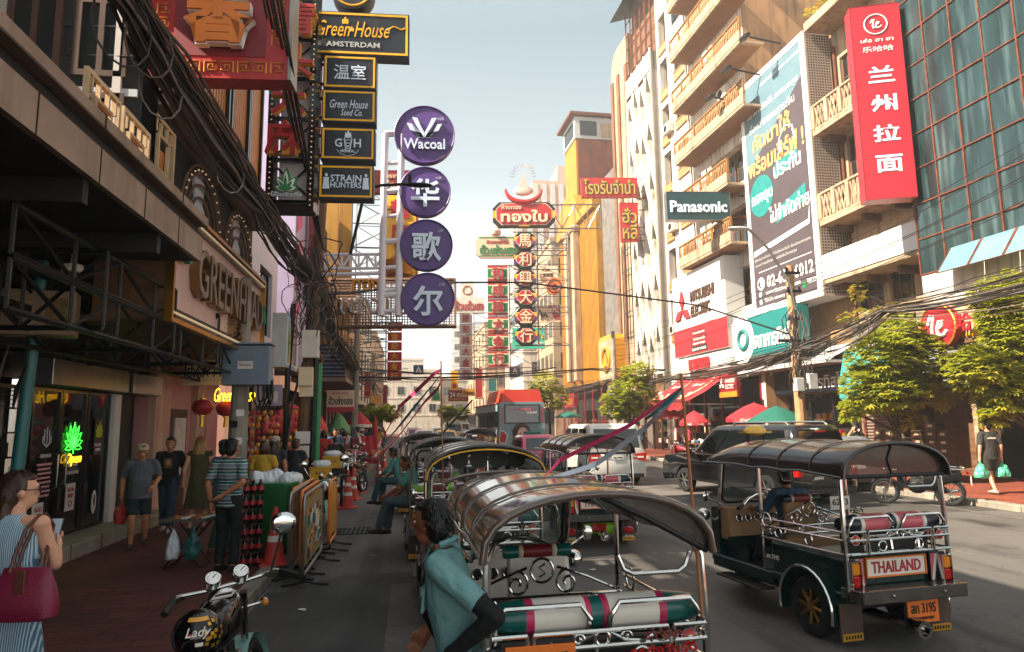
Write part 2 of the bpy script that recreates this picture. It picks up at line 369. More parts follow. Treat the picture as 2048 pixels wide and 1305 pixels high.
for i in range(50):
    y = -8+i*1.6; x = 12.5-.012*(y-20) if y < 22 else 12.5-.025*(y-22)
    b.box((x+.0, y+.8, .065), (.25, 1.585, .16), .02, rz=.012 if y < 22 else .025)
b.build('kerb', kind='structure')
mat('worn_paint', '#6a665e', .8, var=.7, sc=14)
b = MB('worn_paint'); 
for y in range(-2, 60, 6): b.b2(5.35, 5.47, y, y+1.6, .003, .005)
b.b2(11.7, 11.8, -2, 60, .003, .005)
b.build('lane_marking', kind='structure', smooth=False)
b = MB('dark_metal')
for i in range(9): b.b2(-1.45+i*.085, -1.41+i*.085, 13.2, 13.95, .004, .012)
for i in range(5): b.b2(-1.47, -.72, 13.2+i*.18, 13.23+i*.18, .004, .016)
tag(b.build('drain_grate'), 'rusty iron drain grate set in the asphalt by the orange barriers', 'drain grate')
# ---------------------------------------------------------------- right-hand facades
for a in [
 ('wall_white', '#cfc6b8', .7, 0, .12, 1.2, .1, 40, .6), ('wall_cream', '#b2977a', .75, 0, .22, 1.2, .15, 40, .75), ('wall_beige', '#a07a54', .8, 0, .2, 1.2, .15, 40, .6), ('wall_pink', '#c9a08e', .75, 0, .12, 1.2, .1, 40, .4),
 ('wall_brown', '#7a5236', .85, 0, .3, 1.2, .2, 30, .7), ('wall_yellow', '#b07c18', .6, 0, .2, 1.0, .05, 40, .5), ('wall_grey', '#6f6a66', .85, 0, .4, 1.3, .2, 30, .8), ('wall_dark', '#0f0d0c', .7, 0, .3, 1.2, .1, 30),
 ('interior', '#14100d', .9, 0, .4, 2), ('soffit', '#946a48', .8, 0, .2, 2), ('rail_gold', '#a3703a', .5, .3, .4, 10), ('white_panel', '#cfcdca', .4, 0, .04), ('grey_panel', '#bfc2c8', .5, 0, .06),  # last entry is a plain pale blue grey
]: mat(*a)
m = mat('teal_glass', '#293f42', .12, .25, .6, 1.1, streak=.35, dirt='#7f9c9e', stretch=(1.2, 1.2, .3)); mat('perforated', '#a99a8e', .55, 0, .1); mat('hole', '#15110f', .9, 0, 0)
mat('poster_dark', '#4b4146', .45, 0, .1, 1.5); mat('poster_top', '#5f7c88', .45, 0, .1, 1.5); mat('poster_orange', '#f0b063', .5, 0, 0); mat('poster_teal', '#1f7f7c', .45, 0, .2, 4)
def rb(name, label, u0, u1, v=0., cat='building', group=None):
    p = R((u0+u1)/2, v, 0); return root(name, label, cat, p, RROT, group), abs(u1-u0)/2
def body(rt, hw, d, h, m, y0=0.02, z0=0):
    """sides, back and roof of a building whose street face is built apart"""
    b = MB(m); y1 = y0+d
    b.quad((-hw, y0, z0), (-hw, y1, z0), (-hw, y1, h), (-hw, y0, h)); b.quad((hw, y0, z0), (hw, y0, h), (hw, y1, h), (hw, y1, z0))
    b.quad((-hw, y1, z0), (hw, y1, z0), (hw, y1, h), (-hw, y1, h)); b.quad((-hw, y0, h), (-hw, y1, h), (hw, y1, h), (hw, y0, h))
    return b
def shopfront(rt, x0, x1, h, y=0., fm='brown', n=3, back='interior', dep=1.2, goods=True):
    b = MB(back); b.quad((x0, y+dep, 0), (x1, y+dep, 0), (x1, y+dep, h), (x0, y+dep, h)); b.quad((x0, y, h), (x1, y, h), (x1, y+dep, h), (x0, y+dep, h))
    b.use(fm)
    for i in range(n+1):
        x = x0+(x1-x0)*i/n; b.b2(x-.07, x+.07, y-.02, y+.1, .1, h-.002)
    b.use('wood')
    if goods:
        for i in range(n):
            a, c = x0+(x1-x0)*i/n+.2, x0+(x1-x0)*(i+1)/n-.2
            for k in range(3): b.b2(a, c, y+dep-.4, y+dep-.01, .5+.7*k, .54+.7*k)
            for k in range(14):
                xx = random.uniform(a, c); zz = random.choice([.54, 1.24, 1.94]); hh = random.uniform(.1, .4)
                b.use(random.choice(['red', 'cream', 'orange', 'green', 'white', 'gold', 'deep_red'])); b.b2(xx-.1, xx+.1, y+dep-.42, y+dep-.2, zz, zz+hh)
    return b.build('shopfront', rt)

# glass building with the noodle restaurant below
g, hw = rb('glass_building', 'teal mirror glass office block above the noodle restaurant', -9.25, -1.25, .3)
b = MB('teal_glass')
for i in range(8):
    for j in range(12):
        x = hw-8+i*1.0; z = 6.35+j*1.12; t = random.uniform(-.012, .012); s = random.uniform(-.012, .012)
        b.quad((x, t, z), (x+1, -t, z), (x+1, -t+s, z+1.12), (x, t+s, z+1.12))
b.build('curtain_wall', g, smooth=False)
b = MB('rust')
for i in range(9): b.b2(hw-8+i-.022, hw-8+i+.022, -.05, .02, 6.33, 19.8)
for j in range(13): b.b2(-hw, hw, -.045, .015, 6.35+j*1.12-.02, 6.35+j*1.12+.02)
b.build('mullions', g)
b = body(g, hw, 8, 19.8, 'wall_grey', .05, 4.2); b.use('wall_white'); b.b2(-hw, hw, -.02, .6, 5.32, 6.3); b.build('wall', g)
for k, (x, w) in enumerate([(-2.75, 1.05), (-1.65, 1.05), (-.55, 1.05)]):
    b = MB('ice'); b.mats = ['hinged_glass']; mat('hinged_glass', '#6f9aa4', .1, .2, .15, 2)
    b.add([(x, -.06, 6.9), (x+w, -.06, 6.9), (x+w, -.62, 6.12), (x, -.62, 6.12), (x, -.04, 6.9), (x+w, -.04, 6.9), (x+w, -.6, 6.11), (x, -.6, 6.11)], [(0, 1, 2, 3), (7, 6, 5, 4), (3, 2, 6, 7), (0, 3, 7, 4), (1, 5, 6, 2)], 0)
    b.use('rust'); b.tube([(x, -.07, 6.9), (x, -.63, 6.12), (x+w, -.63, 6.12), (x+w, -.07, 6.9)], .018, 5); b.build('open_sash', g)
b = MB('wall_cream'); b.b2(-hw, hw+.55, -.35, .3, 4.15, 5.3); b.use('wood'); b.b2(-hw, hw+.55, -.4, .3, 4.02, 4.14); b.use('yellow'); b.b2(-hw, hw+.5, -.365, -.351, 4.2, 4.3); b.build('fascia', g)
for x in (hw+.35, hw-1.15, hw-4.4):
    b = MB('wall_cream'); b.b2(x-.17, x+.17, -.3, .2, .13, 4.02, .02); b.build('column', g)
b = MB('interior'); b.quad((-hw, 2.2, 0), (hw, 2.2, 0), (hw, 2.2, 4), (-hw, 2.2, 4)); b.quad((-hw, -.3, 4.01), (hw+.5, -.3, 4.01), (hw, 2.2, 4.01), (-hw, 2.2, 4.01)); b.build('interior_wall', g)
for x, h2 in ((hw-.75, 2.7), (hw+.1, 2.7)):
    b = MB('deep_red'); b.b2(x-.3, x+.3, -.3, -.26, .75, h2+.5); b.use('gold'); frame(b, .56, h2-.3, .02, -.31, -.305, x, (1.25+h2)/2)
    b.tube([(x-.12+.1*cos(t*.8), -.32, 1.4+t*.2) for t in range(8)], .03, 6); b.ell((x, -.32, 2.5), (.13, .02, .2)); b.ring((x+.02, -.32, 1.9), .15, .025, 'y', 16)
    b.build('banner', g)
b = MB('yellow', None); b.mats = ['banner_cream']; mat('banner_cream', '#d8b06a', .6); b.b2(hw-2.55, hw-1.45, -.1, -.06, .5, 3.1)
for i, c in enumerate('兰州拉面'): text(b, c, hw-1.95, 2.65-i*.55, .36, .4, -.1, .01, 'brown')
b.build('banner', g)
lg, w, h = pxsign('restaurant_sign', 'round red script logo disc on the cream restaurant fascia among leaves', 'shop sign', 1882, 655, 44, 44, PX(1882, 655, 15.2).y, RROT)
def le_logo(b, x, z, r, y, m='white'):
    b.use(m); b.tube([(x-.5*r, y, z+.15*r), (x-.3*r, y, z+.55*r), (x-.12*r, y, z+.55*r), (x-.3*r, y, z-.1*r), (x-.25*r, y, z-.4*r), (x, y, z-.35*r)], .085*r, 6)
    b.tube([(x+.0*r, y, z-.1*r), (x+.3*r, y, z+.05*r), (x+.35*r, y, z+.25*r), (x+.15*r, y, z+.25*r), (x, y, z-.1*r), (x+.08*r, y, z-.42*r), (x+.35*r, y, z-.4*r), (x+.55*r, y, z-.2*r)], .085*r, 6)
b = MB('red'); b.lathe([(w/2, -.12), (w/2, .1)], 32, (0, 0, h/2), 'y'); b.use('gold'); b.ring((0, -.12, h/2), w/2, .03, 'y', 32); b.build('disc', lg)
b = MB('white'); le_logo(b, 0, h/2, w/2, -.14); b.build('lettering', lg)
for i, c in enumerate('哈哈拉面'): b = MB('red'); text(b, c, .95+i*.6, h*.55, .5, .55, -.1, .06, 'red' if i < 2 else 'white'); b.build('lettering', lg)

# old balcony house
c, hw = rb('shophouse', 'weathered cream shophouse with carved balconies beside the billboard', -1.2, 3.95, -1.2)
ops = [(-2.3, -.9, 6.0, 7.35), (-.6, .6, 6.0, 7.35), (-2.2, -1.2, 11, 13), (-.6, .5, 11, 13), (1.0, 2.0, 11, 13), (-2.2, -1.2, 14.6, 16.4), (-.6, .5, 14.6, 16.4), (1.0, 2.0, 14.6, 16.4), (-2.4, 2.4, 0, 2.9)]
b = facade(MB('wall_cream'), -hw, hw, 0, 18.2, ops); b.build('wall', c); body(c, hw, 7, 18.2, 'wall_beige').build('wall', c)
for o in ops[:-1]: window(c, *o, .1, 'wood', 'dark_pane', 3, 2)
b = MB('wall_cream'); b.b2(-hw, hw, -1.25, 0, 17.6, 18.0, .03); b.b2(-hw, hw, -.6, 0, 18.0, 18.5, .03); b.build('cornice', c)
for z0, z1, kind in ((7.3, 8.25, 0), (9.6, 10.75, 1), (13.3, 14.4, 1)):
    b = MB('wall_cream'); b.b2(-hw, hw+.02, -1.2, 0, z0-.18, z0, .02)
    if kind == 0: b.use('white_panel'); b.b2(-hw, hw, -1.24, -1.16, z0+.005, z1)
    else:
        b.use('wall_cream'); b.b2(-hw, hw, -1.22, -1.08, z1-.1, z1, .02); b.b2(-hw, hw, -1.2, -1.1, z0+.003, z0+.1)
        for k in range(7):
            x = -hw+.1+(2*hw-.2)*k/6; b.b2(x-.09, x+.09, -1.23, -1.07, z0+.1, z1-.1)
            if k < 6:
                q = (2*hw-.2)/6
                for t in range(3):
                    xa = x+.1+t*(q-.2)/3; xb = xa+(q-.2)/3
                    b.tube([(xa, -1.15, z0+.1), (xb, -1.15, z1-.1)], .03, 5); b.tube([(xb, -1.15, z0+.1), (xa, -1.15, z1-.1)], .03, 5)
    b.use('wood')
    for k in range(4): x = -hw+.3+k*(2*hw-.6)/3; b.prism([(0, 0)]*0 or [(x-.08, z0-.18), (x+.08, z0-.18), (x+.08, z0-.45), (x-.08, z0-.45)], -.7, 0)
    b.build('balcony', c)
b = MB('rust')
for z in (11.6, 12.4): b.tube([(hw-.9, -1.2, z), (hw, -1.2, z)], .02, 5)
b.tube([(-hw+.2, -.1, .3), (-hw+.2, -.1, 17)], .06, 8); b.use('steel'); b.tube([(hw-.4, -.12, 8.6), (hw-.4, -.12, 13), (hw-.9, -.12, 13.4), (hw-.9, -.12, 17)], .055, 8); b.build('pipe', c)
b = MB('teal'); b.mats = ['tarp']; mat('tarp', '#2d8f8c', .7, 0, .2, 2)
xs = [(-hw+.9)+i*.22 for i in range(15)]
b.loft([[(x, -1.25-.05*sin(i*1.7), 4.45), (x, -1.5-.06*sin(i*1.7+.6), 3.4), (x, -1.6-.07*sin(i*2.1), 2.7-.1*sin(i*.9))] for i, x in enumerate(xs)], False, False)
b.use('white')
for x in xs: b.cyl((x, -1.22, 4.5), (x, -1.26, 4.42), .05, .03, 6)
tag(b.build('awning'), 'torn teal canvas roll awning hanging behind the smaller tree', 'awning'); bpy.context.view_layer.update()
_a = COL.objects[-1] if False else bpy.data.objects['awning']; _a.matrix_basis = c.matrix_basis.copy()
b = MB('grey'); b.b2(-hw, hw, -.1, .1, 2.9, 4.4); b.use('wall_grey'); b.b2(-hw+.1, hw-.1, -.3, -.1, 4.5, 5.5)
for k in range(9): b.ring((-hw+.4+k*.54, -.33, 5.1), .2, .04, 'y', 12)
b.build('frieze', c)
b = MB('grey'); b.mats = ['shutter']; mat('shutter', '#8a7468', .5, .3, .15)
for k in range(24): b.add([(-hw+.05, -.04, .15+k*.115), (-hw+2.1, -.04, .15+k*.115), (-hw+2.1, -.08, .2+k*.115), (-hw+.05, -.08, .2+k*.115), (-hw+.05, -.04, .255+k*.115), (-hw+2.1, -.04, .255+k*.115)], [(0, 1, 2, 3), (3, 2, 5, 4)])
b.build('roller_shutter', c)
b = MB('wood'); b.b2(-hw+2.1, hw, 1.2, 1.3, 0, 2.9); b.build('interior_wall', c)

# bank building behind the tall billboard
k_, hw = rb('bank_building', 'grey bank block that carries the tall poster box', 3.97, 10.75, -1.3)
b = facade(MB('wall_beige'), -hw, hw, 0, 18.6, [(-hw+.3, hw-.3, .13, 3.0)]); b.build('wall', k_); body(k_, hw, 8, 18.6, 'wall_brown').build('wall', k_)
shopfront(k_, -hw+.3, hw-.3, 3.0, .0, 'black', 4)
b = MB('navy'); b.b2(-hw+.2, hw-.1, -.5, -.02, 3.05, 3.95); text(b, 'ธนาคารทิสโก้', 1.4, 3.5, 3.6, .6, -.5, .03, 'white'); b.build('fascia', k_)
b = MB('light_grey'); b.b2(-hw+.1, hw, -1.5, -.02, 4.1, 4.2); b.add([(-hw+.1, -1.5, 4.1), (hw, -1.5, 4.1), (hw, -.02, 4.9), (-hw+.1, -.02, 4.9)], [(0, 1, 2, 3)]); b.build('canopy', k_)
bb, hw = rb('billboard', 'huge dark poster with white Thai writing and the phone number 02-623', 4.05, 9.2, 0, 'billboard')
b = MB('white_panel'); b.b2(-hw, hw, 0, 1.15, 6.7, 17.76); b.use('white'); frame(b, 2*hw, 11.06, .28, -.04, .002, 0, 12.23); b.build('box', bb)
b = MB('poster_dark'); x0, x1 = -hw+.3, hw-.3
b.b2(x0, x1, -.02, -.004, 6.98, 12.6); b.use('poster_top'); b.b2(x0, x1, -.02, -.004, 12.6, 17.47)
b.use('poster_dark'); b.quad((x0, -.024, 12.6), (x1, -.024, 12.6), (x1, -.024, 16.0), (x0, -.024, 13.4))
b.use('ice'); b.quad((x0+.1, -.03, 9.35), (x1-.2, -.03, 9.75), (x1-.1, -.03, 10.6), (x1-.25, -.03, 9.95), (x0+.1, -.03, 9.6))
b.use('poster_teal'); b.lathe([(.95, -.035), (.95, -.028)], 32, (-1.25, 0, 12.0), 'y'); b.quad((-.2, -.03, 10.4), (2.0, -.03, 10.8), (2.0, -.03, 11.5), (-.2, -.03, 11.0)); b.quad((-.1, -.03, 12.4), (1.7, -.03, 12.7), (1.6, -.03, 13.3), (-.1, -.03, 13.0))
b.use('ice'); b.tube([(.45, -.04, 13.4), (.45, -.04, 14.0), (.9, -.04, 14.4), (1.4, -.04, 14.2), (1.6, -.04, 13.5)], .05, 4)
for s, x, z, w, h, m, bo in [('ธนาคารทิสโก้ สาขา เยาวราช', .75, 17.1, 3.0, .22, 'ice', 0), ('ธนาคารทิสโก้ ครอบคลุม', 0, 16.0, 4.1, .42, 'white', 0), ('เรื่องวางแผนการเงิน', -.1, 15.35, 3.6, .42, 'white', 0),
   ('คัดมาให้', -.2, 14.6, 3.0, .85, 'poster_orange', .02), ('พร้อมเสิร์ฟ !', 0, 13.55, 4.3, .95, 'poster_orange', .02), ('ประกัน', .85, 12.75, 2.0, .75, 'white', .02), ('กองทุน', -1.2, 11.85, 1.7, .6, 'white', .02), ('ไม่จำกัดค่าย', .75, 10.9, 2.9, .75, 'white', .02),
   ('ผู้ลงทุนควรทำความเข้าใจลักษณะสินค้า เงื่อนไขผลตอบแทน', 0, 9.15, 4.2, .2, 'light_grey', 0), ('และความเสี่ยงก่อนตัดสินใจลงทุน', -.5, 8.9, 3.2, .2, 'light_grey', 0), ('02-633-6012', .45, 8.02, 3.4, .55, 'white', .02), ('www.tiscowealth.com', -.1, 7.55, 2.6, .2, 'white', .01), ('TISCO Advisory', -.75, 7.2, 1.6, .2, 'white', .01), ('TISCO', 1.95, 7.45, .6, .2, 'white', .01)]:
    text(b, s, x, z, w, h, -.03, .012, m, bo)
b.use('white'); b.b2(x0+.4, x1-.2, -.03, -.026, 8.55, 8.58); b.use('ice'); b.lathe([(.3, -.035), (.3, -.026)], 24, (-1.75, 0, 8.02), 'y'); b.use('poster_dark'); b.tube(arc3 := [(-1.75+.14*cos(t), -.04, 8.02+.14*sin(t)) for t in [2.2, 2.8, 3.4, 4, 4.6]], .05, 5)
b.use('ice'); b.lathe([(.12, -.035), (.12, -.026)], 16, (-1.85, 0, 7.2), 'y'); b.lathe([(.12, -.035), (.12, -.026)], 16, (-1.85, 0, 7.55), 'y'); b.use('green'); b.lathe([(.14, -.035), (.14, -.026)], 16, (1.45, 0, 7.35), 'y')
b.build('poster', bb)
b = MB('perforated'); b.b2(hw, hw+.03, .0, 1.15, 6.7, 17.7); b.use('hole')
for i in range(9):
    for j in range(92): y = .1+i*.115; z = 6.8+j*.118; b.quad((hw+.034, y, z), (hw+.034, y+.065, z), (hw+.034, y+.065, z+.065), (hw+.034, y, z+.065))
b.build('side_panel', bb)
for i in range(3):
    t = root('floodlight', ['uppermost floodlight on a long arm over the poster box', 'middle floodlight on a long arm over the poster box', 'lowest floodlight on a long arm over the poster box'][2-i], 'floodlight', R(9.0-i*1.7, .05, 17.0+i*.55), RROT, 'floodlights over the poster')
    b = MB('black'); b.tube([(0, 0, 0), (-.2, -1.3, .3)], .04, 6); b.build('arm', t)
    b = MB('black'); b.box((-.25, -1.5, .3), (.5, .32, .16), .03, rx=.4); b.use('dark_metal'); b.box((-.25, -1.52, .21), (.42, .25, .03), 0, rx=.4); b.build('lamp_head', t)
# bank sign in teal
t, hw = rb('shop_sign', 'long teal bank sign with white ring emblem under the tall poster', 5.45, 10.65, .25, 'shop sign')
b = MB('teal'); b.b2(-hw, hw, 0, .5, 4.8, 6.62); b.use('white'); b.lathe([(1.15, -.008), (1.15, -.002)], 40, (-hw+.6, 0, 5.65), 'y'); b.b2(-hw, -hw+1.2, -.007, -.002, 4.81, 6.61); b.build('panel', t)
b = MB('teal'); b.ring((-hw+.85, -.02, 5.65), .42, .11, 'y', 32); b.use('red'); b.ring((-hw+.85, -.03, 5.65), .32, .05, 'y', 16, 6, -1.3, 1.3); text(b, 'ธนาคารทิสโก้', .75, 5.55, 3.2, .85, 0, .05, 'white', .02); b.build('lettering', t)
# electric sign box
t, hw = rb('shop_sign', 'big white box sign with three red diamonds and a red lower band', 10.8, 17.0, .5, 'shop sign')
b = MB('white_panel'); b.b2(-hw, hw, 0, 1.0, 5.45, 9.97); b.use('red'); b.b2(-hw, hw, -.006, .3, 5.46, 6.95); b.use('deep_red'); b.quad((-.9, -.01, 5.6), (.9, -.01, 5.6), (.9, -.01, 6.75), (-.9, -.01, 6.75))
for s, z in (('ซ่อมแอร์ทุกชนิด', 6.55), ('จำหน่ายและติดตั้ง', 6.25), ('บริการดี ราคาถูก', 5.98)): text(b, s, 0, z, 1.4, .17, -.012, .01, 'white')
b.use('navy'); b.b2(-.9, .9, -.02, -.01, 5.55, 5.85); text(b, 'ติดต่อ 081 940 9313', 0, 5.7, 1.6, .18, -.02, .01, 'white'); b.build('panel', t)
b = MB('red')
def dia(cx, cz, ang, L=1.05, w=.5):
    p = [(0, 0), (-w/2, L*.5), (0, L), (w/2, L*.5)]; b.prism([(cx+x*cos(ang)-z*sin(ang), cz+x*sin(ang)+z*cos(ang)) for x, z in p], -.12, 0)
for a in (0, 2*pi/3, -2*pi/3): dia(-1.75, 8.0, a)
text(b, 'MITSUBISHI', .65, 8.55, 2.7, .6, 0, .07, 'brown', .02); text(b, 'ELECTRIC', .4, 7.75, 2.2, .6, 0, .07, 'brown', .02); b.build('lettering', t)
t, hw = rb('shop_sign', 'ribbed white strip sign with red Thai letters above the red awning', 10.65, 16.85, .5, 'shop sign')
b = MB('white_panel'); b.b2(-hw, hw, 0, .3, 4.48, 5.32); b.use('light_grey')
for i in range(6): b.b2(-hw, hw, -.012, 0, 4.55+i*.13, 4.58+i*.13)
text(b, 'นายแดง', -.2, 4.88, 2.4, .62, -.012, .08, 'red', .025); b.build('panel', t)

# apartment block
a, hw = rb('apartment_block', 'tall cream apartment block with stacked balconies and square windows', 9.2, 19.6, -.35)
L0 = 11.4; FL = 3.07; ops = []; X = lambda u: (9.2+19.6)/2-u
for k in range(-1, 6):
    z = L0+FL*k
    if k < 5: ops.append((X(17.15), X(15.5), z-.8, z+.75))
    ops.append((X(19.2), X(18.1), z-1.1, z+.9))
    ops.append((X(14.6), X(9.6), z-.95, z+1.0))
b = facade(MB('wall_white'), -hw, hw, 0, 29.5, ops+[(-hw+.4, hw-.4, .13, 4.0)], 0, .45); b.build('wall', a); body(a, hw, 10, 29.5, 'wall_beige').build('wall', a)
shopfront(a, -hw+.4, hw-.4, 4.0, 0, 'deep_red', 5)
for o in ops:
    w = o[1]-o[0]
    if w > 3: 
        for q in range(3): window(a, o[0]+w*q/3+.1, o[0]+w*(q+1)/3-.1, o[2]+.02, o[3]-.02, .4, 'wood', 'dark_pane', 3, 2)
    elif w > 1.3: window(a, *o, .1, 'black', 'dark_pane', 3, 3, .05)
    else: window(a, *o, .4, 'wood', 'dark_pane', 1, 2)
    if w < 3:
        b = MB('rail_gold')
        for i in range(11): x = o[0]+w*(i+.5)/11; b.tube([(x-.05, -.06, o[2]-.55), (x+.05, -.06, o[2]-.28), (x-.05, -.06, o[2]-.05)], .022, 4); b.tube([(x+.05, -.06, o[2]-.55), (x-.05, -.06, o[2]-.28), (x+.05, -.06, o[2]-.05)], .022, 4)
        b.b2(o[0], o[1], -.09, -.03, o[2]-.05, o[2]); b.b2(o[0], o[1], -.09, -.03, o[2]-.62, o[2]-.57); b.build('window_rail', a)
# arched top window
b = MB('black'); xc = X(16.3); zz = 26.0
b.prism([(xc-.82, zz), (xc+.82, zz)]+[(xc+.82*cos(t), zz+.9+.9*sin(t)) for t in [i*pi/10 for i in range(11)]], -.03, -.005); b.use('dark_pane')
b.prism([(xc-.72, zz+.08), (xc+.72, zz+.08)]+[(xc+.72*cos(t), zz+.9+.78*sin(t)) for t in [i*pi/10 for i in range(11)]], -.045, -.031); b.use('black')
for t in (-.35, .35): b.b2(xc+t-.03, xc+t+.03, -.06, -.046, zz+.05, zz+1.5)
b.b2(xc-.72, xc+.72, -.06, -.046, zz+.7, zz+.76); b.build('window', a)
for k in range(0, 6):
    z = L0+FL*k-1.35+(.2 if k == 0 else 0); x0, x1 = X(14.95), X(7.4) if k > 1 else X(9.25)
    b = MB('wall_cream'); b.b2(x0, x1, -1.25, -.005, z-.12, z, .01); b.b2(x0, x1, -1.28, -1.12, z+.001, z+.5, .015); b.b2(x0, x0+.14, -1.115, -.005, z+.001, z+.5); b.use('soffit'); b.b2(x0+.2, x1-.2, -1.1, -.1, z-.14, z-.121); b.build('balcony', a)
    b = MB('rail_gold'); n = int((x1-x0)/.16)
    for i in range(n):
        x = x0+.08+(x1-x0-.16)*i/(n-1); b.tube([(x, -1.2, z+.5), (x+.04, -1.22, z+.8), (x-.03, -1.2, z+1.12)], .02, 4)
        if i % 2: b.tube([(x-.1, -1.21, z+.55), (x+.1, -1.21, z+1.05)], .014, 4)
    b.b2(x0, x1, -1.26, -1.14, z+1.12, z+1.2); 
    for i in range(7): x = x0+(x1-x0)*i/6; b.b2(x-.04, x+.04, -1.25, -1.15, z+.5, z+1.12)
    b.build('balcony_rail', a)
    if k in (3, 1, 0):
        b = MB('ice'); x = x0+2.2+k*.4; b.b2(x, x+.5, -1.0, -.98, z+.7, z+1.6); b.use('cream'); b.b2(x+.7, x+1.1, -1.0, -.98, z+.8, z+1.55); tag(b.build('laundry'), ['pale washing hung on a low balcony', 'pale washing hung on a middle balcony', '', 'pale washing hung on the high balcony'][k], 'laundry', 'laundry on the balconies').matrix_basis = a.matrix_basis.copy()
def ac_unit(u, v, z, label):
    t = root('air_conditioner', label, 'air conditioner', R(u, v, z), RROT, 'air conditioner boxes')
    b = MB('offwhite'); b.box((0, 0, .3), (.85, .32, .6), .02); b.build('casing', t); b = MB('dark_metal'); b.lathe([(.22, -.17), (.22, -.15)], 16, (-.12, 0, .3), 'y'); b.build('fan', t)
ac_unit(18.3, -.1, 7.0, 'upper air conditioner box left of the three diamond sign'); ac_unit(17.7, -.1, 7.0, 'upper air conditioner box touching the three diamond sign')
for k, (u, z, lab) in enumerate([(17.9, 13.2, 'air conditioner box beside a middle square window'), (17.9, 19.4, 'air conditioner box beside a high square window'), (12.5, 12.0, 'air conditioner box on the lower balcony wall'), (11.0, 18.2, 'air conditioner box on the upper balcony wall')]): ac_unit(u, -.15, z, lab)
t = root('drain_pipe', 'long pale drain pipe down the cream apartment front', 'pipe', R(15.2, -.3, 4), RROT); b = MB('light_grey'); b.tube([(0, -.1, 0), (0, -.1, 24)], .07, 8); b.build('pipe', t)
# white wall with pointed holes
d, hw = rb('office_block', 'white block pierced with rows of pointed holes', 20.0, 24.55, -.4)
b = MB('wall_white'); nx, h0, cell = 4, 4.6, 3.35; cw = 2*hw/nx
for i in range(nx):
    for j in range(6):
        x0, x1 = -hw+i*cw, -hw+(i+1)*cw; z0, z1 = h0+j*cell, h0+(j+1)*cell
        s_ = .5*(i % 2); z0 += s_-.25; z1 += s_-.25; kt, kr, kb, kl = ((x0+x1)/2-.25, -.33, z1-.1), (x1-.06, -.33, (z0+z1)/2-.35), ((x0+x1)/2-.1, -.33, z0+.5), (x0+.08, -.33, (z0+z1)/2+.35)
        bl, br, tr, tl = (x0, -.35, z0), (x1, -.35, z0), (x1, -.35, z1), (x0, -.35, z1)
        for f in ((tl, tr, kt), (tr, kr, kt), (tr, br, kr), (br, kb, kr), (br, bl, kb), (bl, kl, kb), (bl, tl, kl), (tl, kt, kl)): b.quad(*f)
        kk = [kt, kr, kb, kl]
        for q in range(4): p, r = kk[q], kk[(q+1) % 4]; b.quad(p, r, (r[0], .5, r[2]), (p[0], .5, p[2]))
for i in range(nx+1): b.b2(-hw+i*cw-.05, -hw+i*cw+.05, -.4, -.3, h0-.1, 26.2)
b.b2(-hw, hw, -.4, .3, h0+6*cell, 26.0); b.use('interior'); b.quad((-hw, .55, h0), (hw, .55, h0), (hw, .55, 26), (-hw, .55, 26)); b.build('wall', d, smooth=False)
body(d, hw, 9, 26.0, 'wall_white', -.3).build('wall', d); b = MB('wall_brown'); b.b2(-hw, hw, -.4, .2, 3.4, h0); b.build('wall', d); shopfront(d, -hw+.2, hw-.2, 3.4, 0, 'brown', 3)
b = MB('rust'); 
for i in range(6): b.tube([(-hw+i*.9, -.2, 26), (-hw+i*.9, -.2, 31.5)], .05, 5)
for j in range(6): b.tube([(-hw, -.2, 26.5+j), (hw, -.2, 26.5+j)], .04, 5)
b.use('wall_brown'); b.b2(-hw, hw, .3, .4, 26, 31.4); b.use('dark_metal'); b.add([(-hw-.6, -1.2, 31.0), (hw, -1.2, 31.0), (hw, 3, 32.4), (-hw-.6, 3, 32.4)], [(0, 1, 2, 3)]); b.build('roof_cage', d)
# curved brown tower
d, hw = rb('round_tower', 'brown ribbed tower with rounded top corner behind the white block', 24.6, 28.3, -.3)
b = MB('wall_cream'); top = [(hw, 4), (hw, 30)]+[(-hw+1.4+1.4*cos(t), 28.4+1.6*sin(t)) for t in [pi/2+i*pi/16 for i in range(9)]]+[(-hw, 4)]
b.prism(top, 0, 8); b.use('wall_brown')
for x in (-hw+.05, -.5, hw-.7): b.b2(x, x+.5, -.12, -.003, 4, 27.8)
b.build('wall', d); shopfront(d, -hw+.1, hw-.1, 4, 0, 'brown', 2); b = MB('dark_metal')
for i in range(4): b.b2(-.2+i*.6, -.15+i*.6, -.3, -.25, 7.5, 14.5)
for j in range(5): b.b2(-.25, 1.8, -.3, -.26, 8+j*1.5, 8.05+j*1.5)
b.build('window_grille', d)
# dirty party wall and gold shop emblem
d, hw = rb('party_wall', 'stained grey windowless wall beside the yellow front', 28.4, 32.3, -.5)
b = MB('wall_grey'); b.b2(-hw, hw, 0, 8, 0, 21.5); b.build('wall', d)
d, hw = rb('shop_sign', 'golden rounded box with round emblem over the gold shop', 27.3, 31.2, .5, 'shop sign')
b = MB('gold'); b.mats = ['gold_paint']; mat('gold_paint', '#d59a22', .35, .3, .1); b.prism(rrect(2*hw, 3.6, .6, 6, 0, 6.5), 0, .9); b.use('wall_cream'); b.prism(rrect(2*hw-.5, 3.1, .4, 6, 0, 6.4), -.02, .3); b.build('panel', d)
b = MB('gold'); b.mats = ['gold_paint']; b.ring((0, -.08, 6.5), .85, .12, 'y', 32); b.prism([(-.5, 6.0), (.5, 6.0), (.35, 6.25), (.5, 6.6), (.15, 6.5), (.1, 7.1), (-.2, 6.8), (-.45, 6.5)], -.14, -.02); b.build('emblem', d)
